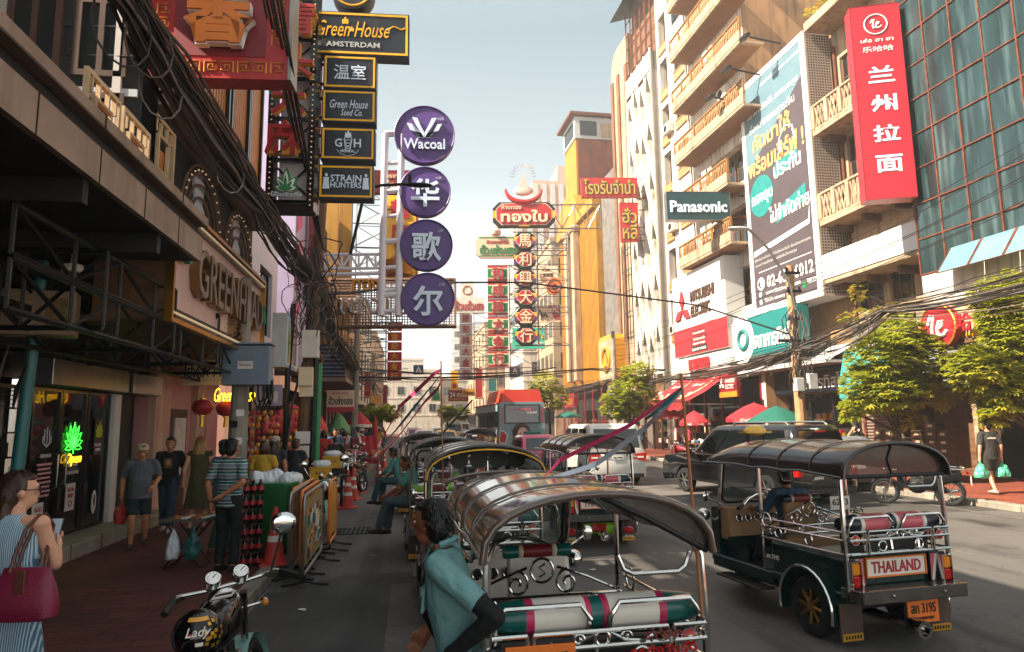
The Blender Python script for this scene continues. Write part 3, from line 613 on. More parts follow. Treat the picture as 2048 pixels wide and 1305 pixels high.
# yellow building
d, hw = rb('gold_shop', 'bright yellow gold shop front with tall grooved pilasters', 32.4, 44.0, 0)
b = MB('wall_yellow'); b.b2(-hw, hw, 0, 9, 5.1, 20.3)
b.b2(-hw-.05, hw, -.35, 0, 19.3, 20.2, .05); b.prism([(-hw, 20.3), (-hw+7, 20.3)]+[(-hw+3.5+3.5*cos(t), 20.3+2.6*sin(t)) for t in [i*pi/14 for i in range(1, 14)]], -.2, 5)
for i in range(34): x = -hw+.2+i*(2*hw-.4)/33; b.b2(x-.05, x+.05, -.06, 0, 5.2, 19.2)
b.build('wall', d)
b = MB('wall_cream')
for x in (-1.6, .8): b.b2(x-.35, x+.35, -.7, -.06, 5.4, 18.6, .06); b.lathe([(.5, 0), (.6, .4), (.35, .6)], 12, (x, -.4, 18.6))
b.use('chrome'); b.b2(-1.0, -.9, -.6, -.5, 5.4, 18.6); b.b2(.2, .3, -.6, -.5, 5.4, 18.6); b.build('pilasters', d)
b = MB('red')
for i, ch in enumerate('華成金行有限公司'): text(b, ch, -.35, 17.8-i*1.6, .8, .9, -.12, .1, 'red')
b.build('lettering', d); shopfront(d, -hw, hw, 5.0, 0, 'deep_red', 5)
b = MB('deep_red'); b.b2(-3, 1, -.9, -.5, 3.2, 4.4); text(b, 'ทองใบ', -1, 3.8, 3, .8, -.9, .05, 'gold', .02); b.build('fascia', d)
d, hw = rb('rooftop_house', 'rusty brick rooftop house standing on the yellow shop', 38.6, 42.5, -.3)
b = MB('wall_yellow'); b.b2(-hw, hw, 0, 9, 20.35, 27.9); b.use('brick_rust'); b.b2(hw, hw+.12, .15, 9, 20.35, 27.9); b.use('light_grey'); b.b2(-hw-.1, hw+.15, -.1, 9.1, 27.9, 30.0); b.use('dark_pane'); b.b2(hw+.16, hw+.2, .4, 2.0, 28.2, 29.6); b.use('wall_cream'); b.b2(hw+.16, hw+.2, 2.4, 4.4, 28.1, 29.5); b.use('dark_pane'); b.b2(-hw+.5, hw-.3, -.14, -.1, 28.2, 29.6); b.use('rust'); b.b2(-hw-.6, hw+.6, -.6, 9.6, 30.05, 30.3)
b.build('wall', d)
# ---------------------------------------------------------------- left-hand buildings
for a in [
 ('fascia_metal', '#8a7668', .5, .2, .25, 2, .05, 30, .5), ('stone_step', '#9a8d7d', .7, 0, .25, 3, .1, 40), ('slat_orange', '#c0742a', .45, .2, .15), ('slat_white', '#cfc8c2', .5, 0, .1), ('black_gloss', '#100d0c', .2, 0, .2),
 ('sign_red', '#b01f24', .4, 0, .12, 2, .03, 30, .25), ('lattice_beige', '#d6b48a', .6), ('panel_pink', '#d8b4a8', .25, 0, .08), ('letter_gold', '#8a6840', .25, .8, .2), ('bulb', '#ffdcae', .3, 0, 0), ('pink_wall', '#c58a86', .7, 0, .1, 2), ('lilac', '#b9aac8', .6, 0, .08), ('mauve', '#d9cfd6', .6, 0, .08),
 ('neon_green', '#35ff3a', .4, 0, 0), ('neon_yellow', '#ffc21e', .4, 0, 0), ('leaf_sticker', '#a8a81e', .5), ('poster_white', '#d2c8c2', .6), ('pvc_teal', '#1c6a6a', .4), ('cabinet', '#8e7458', .5, .2), ('cabinet_blue', '#6d7c8c', .45, .2), ('candy_pink', '#d8447a', .5), ('sticker_brown', '#3a2a20', .6), ('stucco_warm', '#b78f78', .85, 0, .15, 1.2, .1, 30, .4),
]: mat(*a)
for nme, e, c_ in (('bulb', .06, '#ffdcae'), ('neon_green', 1.5, '#35ff3a'), ('neon_yellow', 1.5, '#ffc21e')):
    bs = MATS[nme].node_tree.nodes['Principled BSDF']; bs.inputs['Emission Color'].default_value = (*lin(c_), 1); bs.inputs['Emission Strength'].default_value = e
def lb(name, label, y0, y1, X, cat='building', group=None): return root(name, label, cat, (X, (y0+y1)/2, 0), pi/2, group), (y1-y0)/2
def leaf_fan(b, x, z, r, y, n=7, d=.01, spread=2.6, wf=.13):
    for i in range(n):
        t = (i/(n-1)-.5); a = pi/2+t*spread; L = r*(1-1.1*abs(t)*.9)
        p = lambda s, w: (x+cos(a)*s-sin(a)*w, z+sin(a)*s+cos(a)*w)
        b.prism([p(0, 0), p(L*.35, r*wf), p(L*.7, r*wf*.8), p(L, 0), p(L*.7, -r*wf*.8), p(L*.35, -r*wf)], y-d-i*.0006, y)
# house with the long concrete awning
a, hw = lb('shophouse', 'dark shophouse with the long concrete awning at the front left', -7, 8.9, -5.4)
b = MB('wall_dark'); b.b2(-hw, hw, 0, 6, 0, 4.0); b.b2(-hw, hw-2.7, -.75, 6, 4.63, 10.4); b.b2(hw-2.69, hw, -.75, 6, 4.63, 5.5); b.build('wall', a)  # unseen upper wall cut low at the far end to let sunlight through
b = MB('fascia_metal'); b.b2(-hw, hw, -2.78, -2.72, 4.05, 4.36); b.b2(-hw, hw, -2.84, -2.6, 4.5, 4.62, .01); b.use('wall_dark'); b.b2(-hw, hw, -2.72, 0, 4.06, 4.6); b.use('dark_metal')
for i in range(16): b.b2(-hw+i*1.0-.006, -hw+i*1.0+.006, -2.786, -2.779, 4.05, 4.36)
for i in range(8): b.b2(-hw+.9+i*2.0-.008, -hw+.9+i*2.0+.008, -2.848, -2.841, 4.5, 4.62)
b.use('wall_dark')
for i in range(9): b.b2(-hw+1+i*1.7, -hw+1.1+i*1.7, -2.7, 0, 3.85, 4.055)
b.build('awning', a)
for i, z0 in ((0, 4.7), (1, 7.4)):
    for k in range(7 if i == 0 else 5):
        x0 = -hw+2.0*k+1.0
        b = MB('lattice_beige'); y = -1.15
        frame(b, 1.7, .95, .05, y, y+.05, x0+.85, z0+.55); frame(b, .8, .5, .04, y, y+.05, x0+.85, z0+.55)
        for t in (.2, .45, 1.25, 1.5): b.b2(x0+t-.02, x0+t+.02, y+.002, y+.048, z0+.12, z0+.98)
        b.b2(x0+.05, x0+.45, y+.004, y+.046, z0+.53, z0+.57); b.b2(x0+1.25, x0+1.65, y+.004, y+.046, z0+.53, z0+.57); b.build('balcony_rail', a)
b = MB('slat_white')
for k in range(8): x = -hw+.8+2.0*k; b.b2(x-.06, x+.06, -1.15, -1.0, 4.65, 10.3 if k < 6 else 5.6)
b.build('columns', a)
b = MB('deep_red'); b.b2(2.0, 4.4, -1.4, -1.2, 5.6, 7.2); b.b2(-1.0, 1.6, -1.5, -1.3, 5.2, 6.2); b.use('orange'); b.b2(4.5, 4.65, -1.4, -1.25, 5.2, 8); b.build('banner', a)
b = MB('dark_metal')
for zz in (2.95, 3.4):
    for yy in (-1.0, -2.2): truss(b, (hw-3, yy, zz), (hw+6.4, yy, zz), (0, 0, 1), .42, .03, 9)
for xx in (hw-1.5, hw+.6, hw+2.7, hw+4.8): truss(b, (xx, -2.3, 3.0), (xx, 0, 3.0), (0, 0, 1), .8, .03, 3)
b.build('roof_truss', a)
# cannabis shop building
g, hw = lb('shop_building', 'ornate black and orange shop building over the dispensary', 8.9, 15.2, -5.4)
X = lambda Y: Y-12.05
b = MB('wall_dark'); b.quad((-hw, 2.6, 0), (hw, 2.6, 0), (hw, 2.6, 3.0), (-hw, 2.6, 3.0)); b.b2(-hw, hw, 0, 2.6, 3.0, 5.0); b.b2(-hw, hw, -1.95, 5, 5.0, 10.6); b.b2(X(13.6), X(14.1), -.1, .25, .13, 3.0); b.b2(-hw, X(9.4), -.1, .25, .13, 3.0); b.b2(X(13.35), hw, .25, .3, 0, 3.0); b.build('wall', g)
b = MB('stone_step'); b.b2(-hw-3, hw, -.62, 2.6, .1, .34, .015); b.use('dark_metal')
for i in range(7): b.b2(-hw+i, -hw+i+.01, -.625, -.6, .12, .345)
b.build('step', g)
b = MB('steel'); b.b2(X(10.6), X(13.3), -.35, 0, 2.62, 3.0, .01); b.b2(X(13.5), X(15), -.35, 0, 2.62, 3.0, .01); b.build('signboard', g)
# shop glazing
for y0, y1, nm in ((9.5, 10.68, 'shop_window'), (10.72, 11.55, 'glass_door'), (11.57, 12.4, 'glass_door'), (12.44, 13.3, 'shop_window')):
    b = MB('black_gloss'); frame(b, y1-y0, 2.26, .05, -.06, .0, X((y0+y1)/2), 1.47); o = b.build(nm, g)
    b = MB('shop_glass'); b.b2(X(y0)+.05, X(y1)-.05, -.035, -.025, .39, 2.55); b.build('pane', o)
    if nm == 'glass_door': b = MB('chrome'); x = X(y1)-.12 if y0 < 11 else X(y0)+.12; b.tube([(x, -.06, 1.1), (x, -.12, 1.12), (x, -.12, 1.6), (x, -.06, 1.62)], .015, 6); b.build('handle', o)
b = MB('slat_white'); b.b2(X(13.32), X(13.56), -.14, .05, .34, 2.6, .01); b.build('pilaster', g)
b = MB('interior'); b.b2(X(9.5), X(13.3), 1.6, 1.7, .34, 2.9); b.use('wood'); b.b2(X(10.2), X(12.9), 1.1, 1.55, .34, 1.25)
for k in range(3): b.b2(X(9.8), X(13.1), 1.35, 1.58, 1.5+k*.42, 1.53+k*.42)
for k in range(60):
    x = random.uniform(X(9.9), X(13)); z = 1.53+random.choice([0, 1, 2])*.42; b.use(random.choice(['green', 'cream', 'red', 'brown', 'gold', 'white', 'orange'])); b.b2(x-.05, x+.05, 1.38, 1.5, z, z+random.uniform(.1, .26))
b.build('interior_shelves', g)
def sticker(x, z, w, h, m, y=-.07, nm='sticker'):
    b = MB(m); b.b2(x-w/2, x+w/2, y, y+.006, z-h/2, z+h/2); return b
for Y, z in ((10.5, 1.82), (12.86, 1.85)):
    b = sticker(X(Y), z, .3, .62, 'sticker_brown'); b.use('leaf_sticker'); leaf_fan(b, X(Y), z+.0, .26, -.072); text(b, 'LEGAL MEDICAL', X(Y), z-.14, .26, .05, -.071, .004, 'poster_white', .01); text(b, 'CANNABIS', X(Y), z-.22, .2, .05, -.071, .004, 'poster_white'); b.build('window_sticker', g)
b = sticker(X(10.35), 1.32, .24, .36, 'poster_white'); b.use('red'); b.ring((X(10.35), -.075, 1.4), .07, .01, 'y', 20); text(b, 'NO SMOKING', X(10.35), 1.25, .2, .05, -.072, .004, 'black'); text(b, 'IN THE BUILDING', X(10.35), 1.18, .2, .045, -.072, .004, 'black'); b.build('window_sticker', g)
b = MB('cream'); q = X(10.62); b.prism([(q, .85), (q+.13, 1.05), (q, 1.25), (q-.13, 1.05)], -.074, -.068); b.build('window_sticker', g)
b = MB('poster_white'); x = X(11.15)
for t in (-.5, -.25, 0, .25, .5): b.tube([(x, -.072, 1.72), (x+.13*sin(t*2.6), -.073, 1.8), (x+.16*sin(t*2.6)*.7, -.072, 1.78+.24*cos(t*2.2))], .006, 4)
text(b, 'GREENHEAD', x, 1.6, .32, .05, -.071, .004); b.use('pink_wall')
for k in range(8): b.b2(x-.22+.02*(k % 3), x+.2-.03*(k % 2), -.073, -.068, 1.46-k*.065, 1.49-k*.065)
b.build('window_sticker', g)
for Y, z, s in ((11.05, .72, ('ไม่มี', 'ขาย')), (12.0, .92, ('Not Sale', 'MINOR'))):
    b = sticker(X(Y), z, .3, .42, 'poster_white'); text(b, s[0], X(Y), z+.12, .2, .07, -.071, .004, 'red', .01); text(b, s[1], X(Y), z+.02, .16, .07, -.071, .004, 'red'); b.ring((X(Y), -.075, z-.1), .05, .008, 'y', 16); b.build('window_sticker', g)
b = MB('poster_white'); text(b, 'LEGAL CANNABIS', X(12.0), 1.42, .3, .04, -.07, .004); text(b, 'STAY SAFE & STAY HIGH', X(12.0), 1.3, .42, .05, -.07, .004); b.ell((X(12.85), -.07, .75), (.09, .004, .2)); b.use('black'); b.ell((X(12.85), -.073, .78), (.04, .004, .1)); b.build('window_sticker', g)
# neon leaf
t = root('neon_sign', 'glowing green neon leaf with yellow Open script in the shop glass', 'neon sign', (-5.335, 12.0, 1.72), pi/2)
b = MB('neon_green')
for i in range(9):
    an = pi/2+(i/8-.5)*3.5; L = .37*(1-.55*abs(i/8-.5)); 
    q = lambda s, w: (.0+cos(an)*s-sin(an)*w, 0, sin(an)*s+cos(an)*w)
    b.tube([q(.02, 0), q(L*.4, .045), q(L*.75, .03), q(L, 0), q(L*.75, -.03), q(L*.4, -.045), q(.02, 0)], .0055, 5)
b.tube([(0, 0, -.12), (0, 0, .05)], .008, 5); b.build('leaf_tube', t)
b = MB('neon_yellow'); text(b, 'Open', .02, -.22, .5, .2, 0, .015, None, -.012, .35); b.build('lettering', t)
# carved upper front: orange slat bays and dark arches
for k, (y0, y1) in enumerate([(9.2, 10.6), (10.9, 12.3), (12.6, 13.8), (14.0, 15.0)]):
    b = MB('slat_orange'); n = 9
    for i in range(n): x = X(y0)+(y1-y0)*(i+.5)/n; b.b2(x-.045, x+.045, -2.06, -1.96, 6.5, 10.2)
    b.use('slat_white')
    for i in range(n-1): x = X(y0)+(y1-y0)*(i+1)/n; b.b2(x-.012, x+.012, -2.02, -1.955, 6.5, 10.2)
    b.use('black_gloss'); frame(b, y1-y0+.16, 3.9, .08, -2.12, -1.955, X((y0+y1)/2), 8.35); b.use('fascia_metal'); b.b2(X(y0)-.14, X(y1)+.14, -2.5, -1.955, 6.2, 6.36, .01)
    b.build('slat_bay', g)
for xc in (X(11.3), X(13.7)):
    b = MB('wood')
    for r in (1.05, .9, .72, .5): b.tube([(xc-r, -2.0-.05*r, 5.02)]+[(xc+r*cos(t), -2.0-.05*r, 5.2+r*.9*sin(t)) for t in [pi-i*pi/14 for i in range(15)]]+[(xc+r, -2.0-.05*r, 5.02)], .022, 5)
    b.use('bulb')
    for i in range(17): tt = pi*i/16; b.ell((xc+.97*cos(tt), -2.07, 5.2+.87*sin(tt)), (.018,)*3, 6, 4)
    b.use('grey_panel'); b.prism([(xc-.28, 5.1), (xc+.28, 5.1), (xc+.34, 5.5), (xc+.2, 5.6), (xc+.28, 5.95), (xc, 6.1), (xc-.28, 5.95), (xc-.2, 5.6), (xc-.34, 5.5)], -1.985, -1.95)
    b.build('arch', g)
for x0, z0 in ((-hw-1.75, 4.72), (-hw-.85, 4.72), (-hw+.05, 6.3), (-hw+.05, 5.1)):
    b = MB('lattice_beige'); y = -2.1; frame(b, .82, .95, .05, y, y+.05, x0+.41, z0+.5); frame(b, .42, .5, .04, y, y+.05, x0+.41, z0+.5)
    for t_ in (.12, .3, .52, .7): b.b2(x0+t_-.015, x0+t_+.015, y+.002, y+.048, z0+.05, z0+.25); b.b2(x0+t_-.015, x0+t_+.015, y+.002, y+.048, z0+.75, z0+.95)
    b.use('slat_orange'); b.b2(x0+.25, x0+.57, y+.06, y+.1, z0+.1, z0+.6); b.build('lattice_rail', g)
for y0 in (-1.75, -.95):
    for z0 in (5.15, 6.45, 8.0):
        f = MB('brown'); x = -hw-.05
        for a_, b_, c_, d_ in ((y0, y0+.65, z0, z0+.08), (y0, y0+.65, z0+1.0, z0+1.08), (y0, y0+.08, z0+.08, z0+1.0), (y0+.57, y0+.65, z0+.08, z0+1.0), (y0+.29, y0+.36, z0+.08, z0+1.0)): f.b2(x, x+.045, a_, b_, c_, d_)
        f = f.build('window', g); p_ = MB('dark_pane'); p_.b2(x+.02, x+.03, y0+.04, y0+.6, z0+.04, z0+1.04); p_.build('pane', f)
b = MB('deep_red'); b.b2(-hw-.9, -hw-.1, -1.9, -1.8, 7.6, 9.4); b.use('slat_orange'); b.b2(-hw-.25, -hw-.06, -.2, -.05, 4.7, 10); b.build('side_banner', g)
b = MB('grey_panel')
for z in (6.2, 7.6): b.b2(-hw+.02, -hw+.12, -2.1, -1.96, 5.05, 10.2); b.b2(-hw-.03, -hw, -1.9, -.1, z, z+.1)
b.use('slat_white'); b.b2(-hw-.05, -hw, -1.7, -1.6, 4.7, 9); b.build('side_trim', g)
# GREENHEAD sign box
s, sw = lb('shop_sign', 'long pale sign box with bulb rows reading GREENHEAD', 9.35, 14.9, -3.15, 'shop sign')
b = MB('panel_pink'); b.b2(-sw, sw, 0, .5, 3.45, 4.95); b.use('wood'); b.b2(-sw-.03, -sw+.02, -.02, .9, 3.38, 4.3); b.b2(-sw, sw, .02, 1.6, 3.36, 3.44); b.use('brass'); frame(b, 2*sw+.1, 1.68, .06, -.08, .02, 0, 4.2); b.use('black_gloss'); b.b2(-sw, sw, -.055, -.005, 3.42, 3.56); b.b2(-sw, sw, -.055, -.005, 4.84, 4.98); b.use('bulb')
for i in range(62):
    x = -sw+.06+i*(2*sw-.12)/61
    for z in (3.49, 4.91): b.ell((x, -.065, z), (.022, .02, .022), 6, 4)
b.build('panel', s)
b = MB('letter_gold'); text(b, 'GREENHEAD', .15, 4.22, 4.3, .72, 0, .14, 'letter_gold', .02); text(b, '青', .3, 3.72, .28, .3, 0, .1, 'letter_gold', .02); text(b, '头', .75, 3.7, .28, .3, 0, .1, 'letter_gold', .02)
b.use('fascia_metal'); text(b, 'GREENHEAD', .15, 4.22, 4.3, .72, -.141, .01, 'fascia_metal', .0); b.use('green'); leaf_fan(b, -sw+.35, 4.25, .38, -.05, 7, .08); leaf_fan(b, sw-.25, 4.1, .38, -.05, 7, .08); b.build('lettering', s)
# next houses
a, hw = lb('white_house', 'low pale rendered house beyond the dispensary', 15.25, 20.5, -3.9)
ops = [(-2.2, -.6, 4.4, 6.2), (.3, 1.9, 4.4, 6.2)]
b = facade(MB('mauve'), -hw, hw, 3.3, 7.2, ops); b.build('wall', a); body(a, hw, 5, 7.2, 'mauve', 0.02, 3.3).build('wall', a)
for o in ops: window(a, *o, .1, 'black', 'dark_pane', 2, 2)
b = MB('pink_wall'); b.b2(-hw, hw, 1.5, 4, 0, 3.3); b.use('wall_pink'); b.b2(-hw, -hw+.9, 1.35, 1.5, .13, 3.29); b.b2(.2, .9, 1.35, 1.5, .13, 3.29); b.use('brown'); b.b2(-1.5, -.3, 1.42, 1.5, .13, 2.4); b.use('poster_white'); b.b2(-1.25, -.5, 1.38, 1.42, .9, 2.2); b.use('pink_wall'); b.b2(1.2, 1.9, 1.4, 1.5, 1.0, 2.3); b.use('soffit'); b.b2(-hw, hw, 0, 1.5, 3.25, 3.31); b.build('lower_wall', a)
a, hw = lb('striped_house', 'lilac house front with pink candy stripes behind the cable pole', 21.5, 26, -3.6)
b = MB('lilac'); b.b2(-hw, hw, 0, 6, 3.8, 12.5); b.use('candy_pink')
for i in range(9): b.add([(-hw+.2, -.02, 4.2+i*.95), (-hw+1.2, -.02, 4.7+i*.95), (-hw+1.2, -.02, 5.2+i*.95), (-hw+.2, -.02, 4.7+i*.95)], [(0, 1, 2, 3)])
b.use('deep_red'); b.b2(-.3, .3, -.3, -.1, 6, 9.5); b.build('wall', a)
b = MB('wall_pink'); b.b2(-hw, hw, 1.5, 6, 0, 3.8); b.build('lower_wall', a); shopfront(a, -hw, hw, 3.3, 1.0, 'brown', 3, dep=.45)
a, hw = lb('wooden_house', 'brown timber upper house with overhanging black ribbed canopy box', 26.3, 36, -4.4)
b = MB('wood'); b.b2(-hw, hw, 0, 6, 4.8, 12); 
for i in range(30): b.b2(-hw+i*.32, -hw+i*.32+.05, -.04, 0, 4.8, 11.9)
b.build('wall', a)
b = MB('black'); b.b2(-hw, -hw+7.4, -1.95, 0, 3.75, 5.0); b.use('teal'); b.mats[-1] = 'cabinet_blue'
for i in range(8): b.b2(-hw-.03, -hw, -1.95, -.02, 3.8+i*.15, 3.85+i*.15)
b.use('fascia_metal'); b.b2(-hw-.02, -hw+7.4, -2.0, .0, 3.6, 3.74); b.use('brass'); b.ring((-hw-.05, -.9, 4.4), .25, .05, 'x', 16); b.build('canopy', a)
b = MB('stucco_warm'); b.b2(-hw, hw, 1.2, 6, 0, 3.6); b.build('lower_wall', a); shopfront(a, -hw, hw, 3.4, .4, 'brown', 5, dep=.75)
a, hw = lb('yellow_house', 'yellow framed house behind the rusty lattice sign', 37, 46, -4.6)
b = MB('stucco_warm'); b.b2(-hw, hw, 0, 6, 3.8, 14); b.use('wall_yellow')
for x in (-hw, -hw+3, 0, hw-3, hw-.4): b.b2(x, x+.5, -.6, 0, 3.8, 15.5)
b.build('wall', a); b = MB('wall_pink'); b.b2(-hw, hw, 1, 6, 0, 3.8); b.build('lower_wall', a); shopfront(a, -hw, hw, 3.6, .2, 'brown', 5, dep=.75)
# ---------------------------------------------------------------- far blocks: three sides built, windows copied
WIN = {}
def far_block(name, label, x0, x1, y0, y1, h, m, nf=4, ns=3, fl=3.2, side=1, z0=3.6, wm='dark_pane', win=True, roof=None):
    rt = root(name, label, 'building', ((x0+x1)/2, (y0+y1)/2, 0)); hx, hy = (x1-x0)/2, (y1-y0)/2
    b = MB(m); b.b2(-hx, hx, -hy, hy, 0, h); b.b2(-hx-.12, hx+.12, -hy-.12, hy+.12, h, h+.5)
    k = z0
    while k < h-1: b.b2(-hx-.06, hx+.06, -hy-.06, hy+.06, k-.28, k-.1); k += fl
    b.build('wall', rt)
    if win:
        if m not in WIN:
            w = MB('wood' if 'cream' in m else 'grey'); frame(w, 1.3, 1.5, .08, -.06, .0, 0, 0); w.use(wm); w.b2(-.58, .58, -.03, -.01, -.68, .68); w.use('grey'); w.b2(-.03, .03, -.05, -.031, -.68, .68)
            o = w.build('window'); WIN[m] = o.data; bpy.data.objects.remove(o)
        k = z0
        while k+2 < h:
            for i in range(nf):
                o = bpy.data.objects.new('window', WIN[m]); COL.objects.link(o); o.parent = rt; o.location = (-hx+2*hx*(i+.5)/nf, -hy-.01, k+1.2)
            for i in range(ns):
                o = bpy.data.objects.new('window', WIN[m]); COL.objects.link(o); o.parent = rt; o.location = (side*(hx+.01), -hy+2*hy*(i+.5)/ns, k+1.2); o.rotation_euler = (0, 0, side*pi/2)
            k += fl
    b = MB('interior'); sx = side*hx; b.b2(min(sx, sx+side*.03), max(sx, sx+side*.03), -hy+.3, hy-.3, .15, 3.0); b.use('brown'); b.b2(min(sx, sx+side*1.6), max(sx, sx+side*1.6), -hy, hy, 3.1, 3.3); b.build('shopfront', rt); return rt
far_block('far_house', 'cream terrace far down the left side beyond the yellow house', -11, -4.7, 47, 60, 12.5, 'wall_cream', 2, 4)
far_block('far_house', 'pale terrace with the red square signs in front', -12, -4.4, 61, 78, 13, 'wall_white', 2, 4)
far_block('far_house', 'cream terrace just before the bend on the left', -12, -4.0, 79, 104, 12, 'wall_cream', 2, 5)
far_block('far_house', 'white block closing the street left of centre', -9, 5.5, 128, 140, 11.5, 'wall_white', 5, 2, side=1)
far_block('far_house', 'low grey white block closing the street at centre', 5.8, 15, 132, 146, 10, 'wall_white', 4, 2, side=-1)
far_block('far_tower', 'distant white tower with strip windows above the bend', 10, 27, 170, 190, 26, 'white_panel', 6, 4, side=-1)
far_block('far_tower', 'pale distant apartment block behind the crossing sign', -14, 3, 165, 180, 17, 'wall_white', 6, 2)
far_block('far_house', 'tall cream house just beyond the yellow gold shop', 14.0, 22, 66, 75, 20, 'wall_cream', 3, 4, side=-1)
far_block('far_house', 'white house with tall ribs beyond the bus', 12.6, 22, 76, 86.4, 15.5, 'wall_white', 3, 6, side=-1)
far_block('far_house', 'tan house with a round balcony at the far right bend', 10.6, 22, 97.6, 128, 16, 'wall_cream', 3, 6, side=-1)
t = root('stepped_tower', 'pale stepped tower with vertical ribs behind the crested gold sign', 'building', (18.6, 92, 0))
b = MB('wall_pink'); b.b2(-5, 5, -5, 5, 0, 29); b.b2(-2.2, 4, -3, 4, 29, 35); b.b2(1.4, 3.8, -3, 3, 35, 37.2); b.use('light_grey')
for i in range(7): b.b2(-4.8+i*1.45, -4.1+i*1.45, -5.3, -5, 3, 28.5)
for i in range(5): b.b2(-5.3, -5, -4.8+i*2, -4+i*2, 3, 28.5)
for i in range(4): b.b2(-2+i*1.2, -1.4+i*1.2, -3.1, -3, 29.5, 34.5)
b.build('wall', t, smooth=False)
# ---------------------------------------------------------------- signs over the street
# red board with the golden character
t, w, h = pxsign('hanging_sign', 'big red board with gold fret border and an orange character', 'hanging sign', 444, 10, 268, 312, 8.7, -.06, )
b = MB('sign_red'); b.b2(-w/2, w/2, 0, .3, 0, h); b.use('deep_red'); b.b2(-w/2+.3, w/2-.3, -.01, 0, .3, h-.3); b.use('steel'); b.b2(w/2, w/2+.04, -.05, .3, -.02, h); b.build('panel', t)
b = MB('gold'); b.mats = ['fret']; mat('fret', '#d99a38', .5)
def fret(cx, cz, s, fl=1):
    p = [(-.5, -.5), (-.5, .5), (.5, .5), (.5, -.3), (-.2, -.3), (-.2, .2), (.2, .2), (.2, -.05)]
    b.tube([(cx+x*s*fl, -.012, cz+z*s) for x, z in p], .011, 4)
n = int(w/.2)
for i in range(n): fret(-w/2+.15+i*(w-.3)/(n-1), .15, .15, 1 if i % 2 else -1)
n = int(h/.2)
for i in range(2, n): fret(-w/2+.15, .15+i*(h-.3)/(n-1), .15); fret(w/2-.15, .15+i*(h-.3)/(n-1), .15)
b.build('border', t)
b = MB('orange'); cz_ = h*.37; text(b, '香', .02, cz_, w*.5, h*.37, -.05, .1, 'white', .06); text(b, '香', .02, cz_, w*.48, h*.355, -.16, .03, 'orange', .04); b.build('lettering', t)
b = MB('dark_metal'); truss(b, (-w/2-1.6, .1, .3), (-w/2, .1, .3), (0, 0, 1), .4, .03, 3); truss(b, (-w/2-1.6, .1, 1.6), (-w/2, .1, 1.6), (0, 0, 1), .4, .03, 3); b.build('bracket', t)
# black post frame with red characters
t, w, h = pxsign('hanging_sign', 'black bulb studded frame with four red neon characters', 'hanging sign', 585, 170, 92, 520, 11.5, -.05)
b = MB('black_gloss')
for x in (-w/2+.08, w/2-.04): b.b2(x-.06, x+.06, -.05, .25, 0, h)
b.b2(-w/2-.25, w/2, -.05, .25, -.02, .1)
for k in range(6): z = .2+k*h/6; b.tube([(-w/2, .2, z), (w/2, .2, z+h/6)], .02, 5); b.tube([(w/2, .2, z), (-w/2, .2, z+h/6)], .02, 5); b.b2(-w/2+.1, w/2-.08, .14, .2, z-.03, z+.03)
b.use('bulb')
for k in range(48): 
    for x in (-w/2+.08, w/2-.04): b.ell((x, -.055, .08+k*h/48), (.014,)*3, 6, 4)
b.use('mauve'); b.b2(-w/2+.16, w/2-.12, .26, .3, 0, h); b.build('frame', t)
D0 = FOC/((PY(585, 170, 11.5)-CAM).dot(CF)); zc = lambda py: h/2-(py-170)/D0
for ch, px, py, sz in (('青', 598, 42, 72), ('头', 594, 132, 72), ('大', 584, 212, 66), ('麻', 578, 292, 72)):
    b = MB('sign_red'); x = (px-585)/D0; q = sz/D0; text(b, ch, x, zc(py), q, q, -.12, .1, 'neon_yellow' if False else 'fret', .035); text(b, ch, x, zc(py), q*.97, q*.97, -.2, .05, 'sign_red', .015); b.build('lettering', t)
b = MB('green'); leaf_fan(b, -.02, zc(396), .42, -.1, 5, .04, 2.4, .17); b.use('white'); leaf_fan(b, -.02, zc(396), .34, -.145, 5, .03, 2.4, .12); b.use('green'); leaf_fan(b, -.02, zc(396), .26, -.18, 5, .02, 2.4, .09); b.use('white'); text(b, 'GREENHEAD', -.02, zc(402), .5, .09, -.1, .04, 'grey_panel', .015); b.build('logo', t)
t2, w2, h2 = pxsign('striped_banner', 'pink and white candy striped banner strip behind the bulb frame', 'banner', 634, 270, 14, 330, 12.6)
b = MB('white'); b.b2(-w2/2-.1, w2/2, 0, .06, 0, h2); b.use('candy_pink')
for k in range(7): z = k*h2/7; b.quad((-w2/2-.1, -.006, z), (w2/2, -.006, z+.2), (w2/2, -.006, z+.42), (-w2/2-.1, -.006, z+.22))
b.build('cloth', t2)
# stack of black signs with yellow borders
def ghsign(label, cx, cy, wp, hp):
    t, w, h = pxsign('hanging_sign', label, 'hanging sign', cx, cy, wp, hp, 12.2, -.04, 'black signs with yellow borders')
    b = MB('navy'); b.b2(-w/2, w/2, 0, .28, 0, h); b.use('yellow'); q = .035 if w < 1.3 else .04; b.mats[-1] = 'yellow'; frame(b, w-.05, h-.05, q, -.015, 0, 0, h/2); b.build('panel', t)
    b = MB('dark_metal'); b.tube([(-w/2-.3, .12, h*.2), (-w/2, .12, h*.2)], .03, 6); b.tube([(-w/2-.3, .12, h*.8), (-w/2, .12, h*.8)], .03, 6); b.build('bracket', t); return t, w, h
def script(b, s, x, z, w, h, m): text(b, s, x, z, w, h, -.004, .012, m, -.002, .35)
t, w, h = ghsign('widest black sign with golden looping script and AMSTERDAM', 712, 68, 210, 92)
b = MB('fret'); script(b, 'Green House', -.05, h*.6, w*.68, h*.36, 'yellow'); leaf_fan(b, -.2, h*.72, .14, -.01, 5, .006, 2.2, .2); leaf_fan(b, -.08, h*.55, .1, -.01, 5, .006, 2.2, .2)
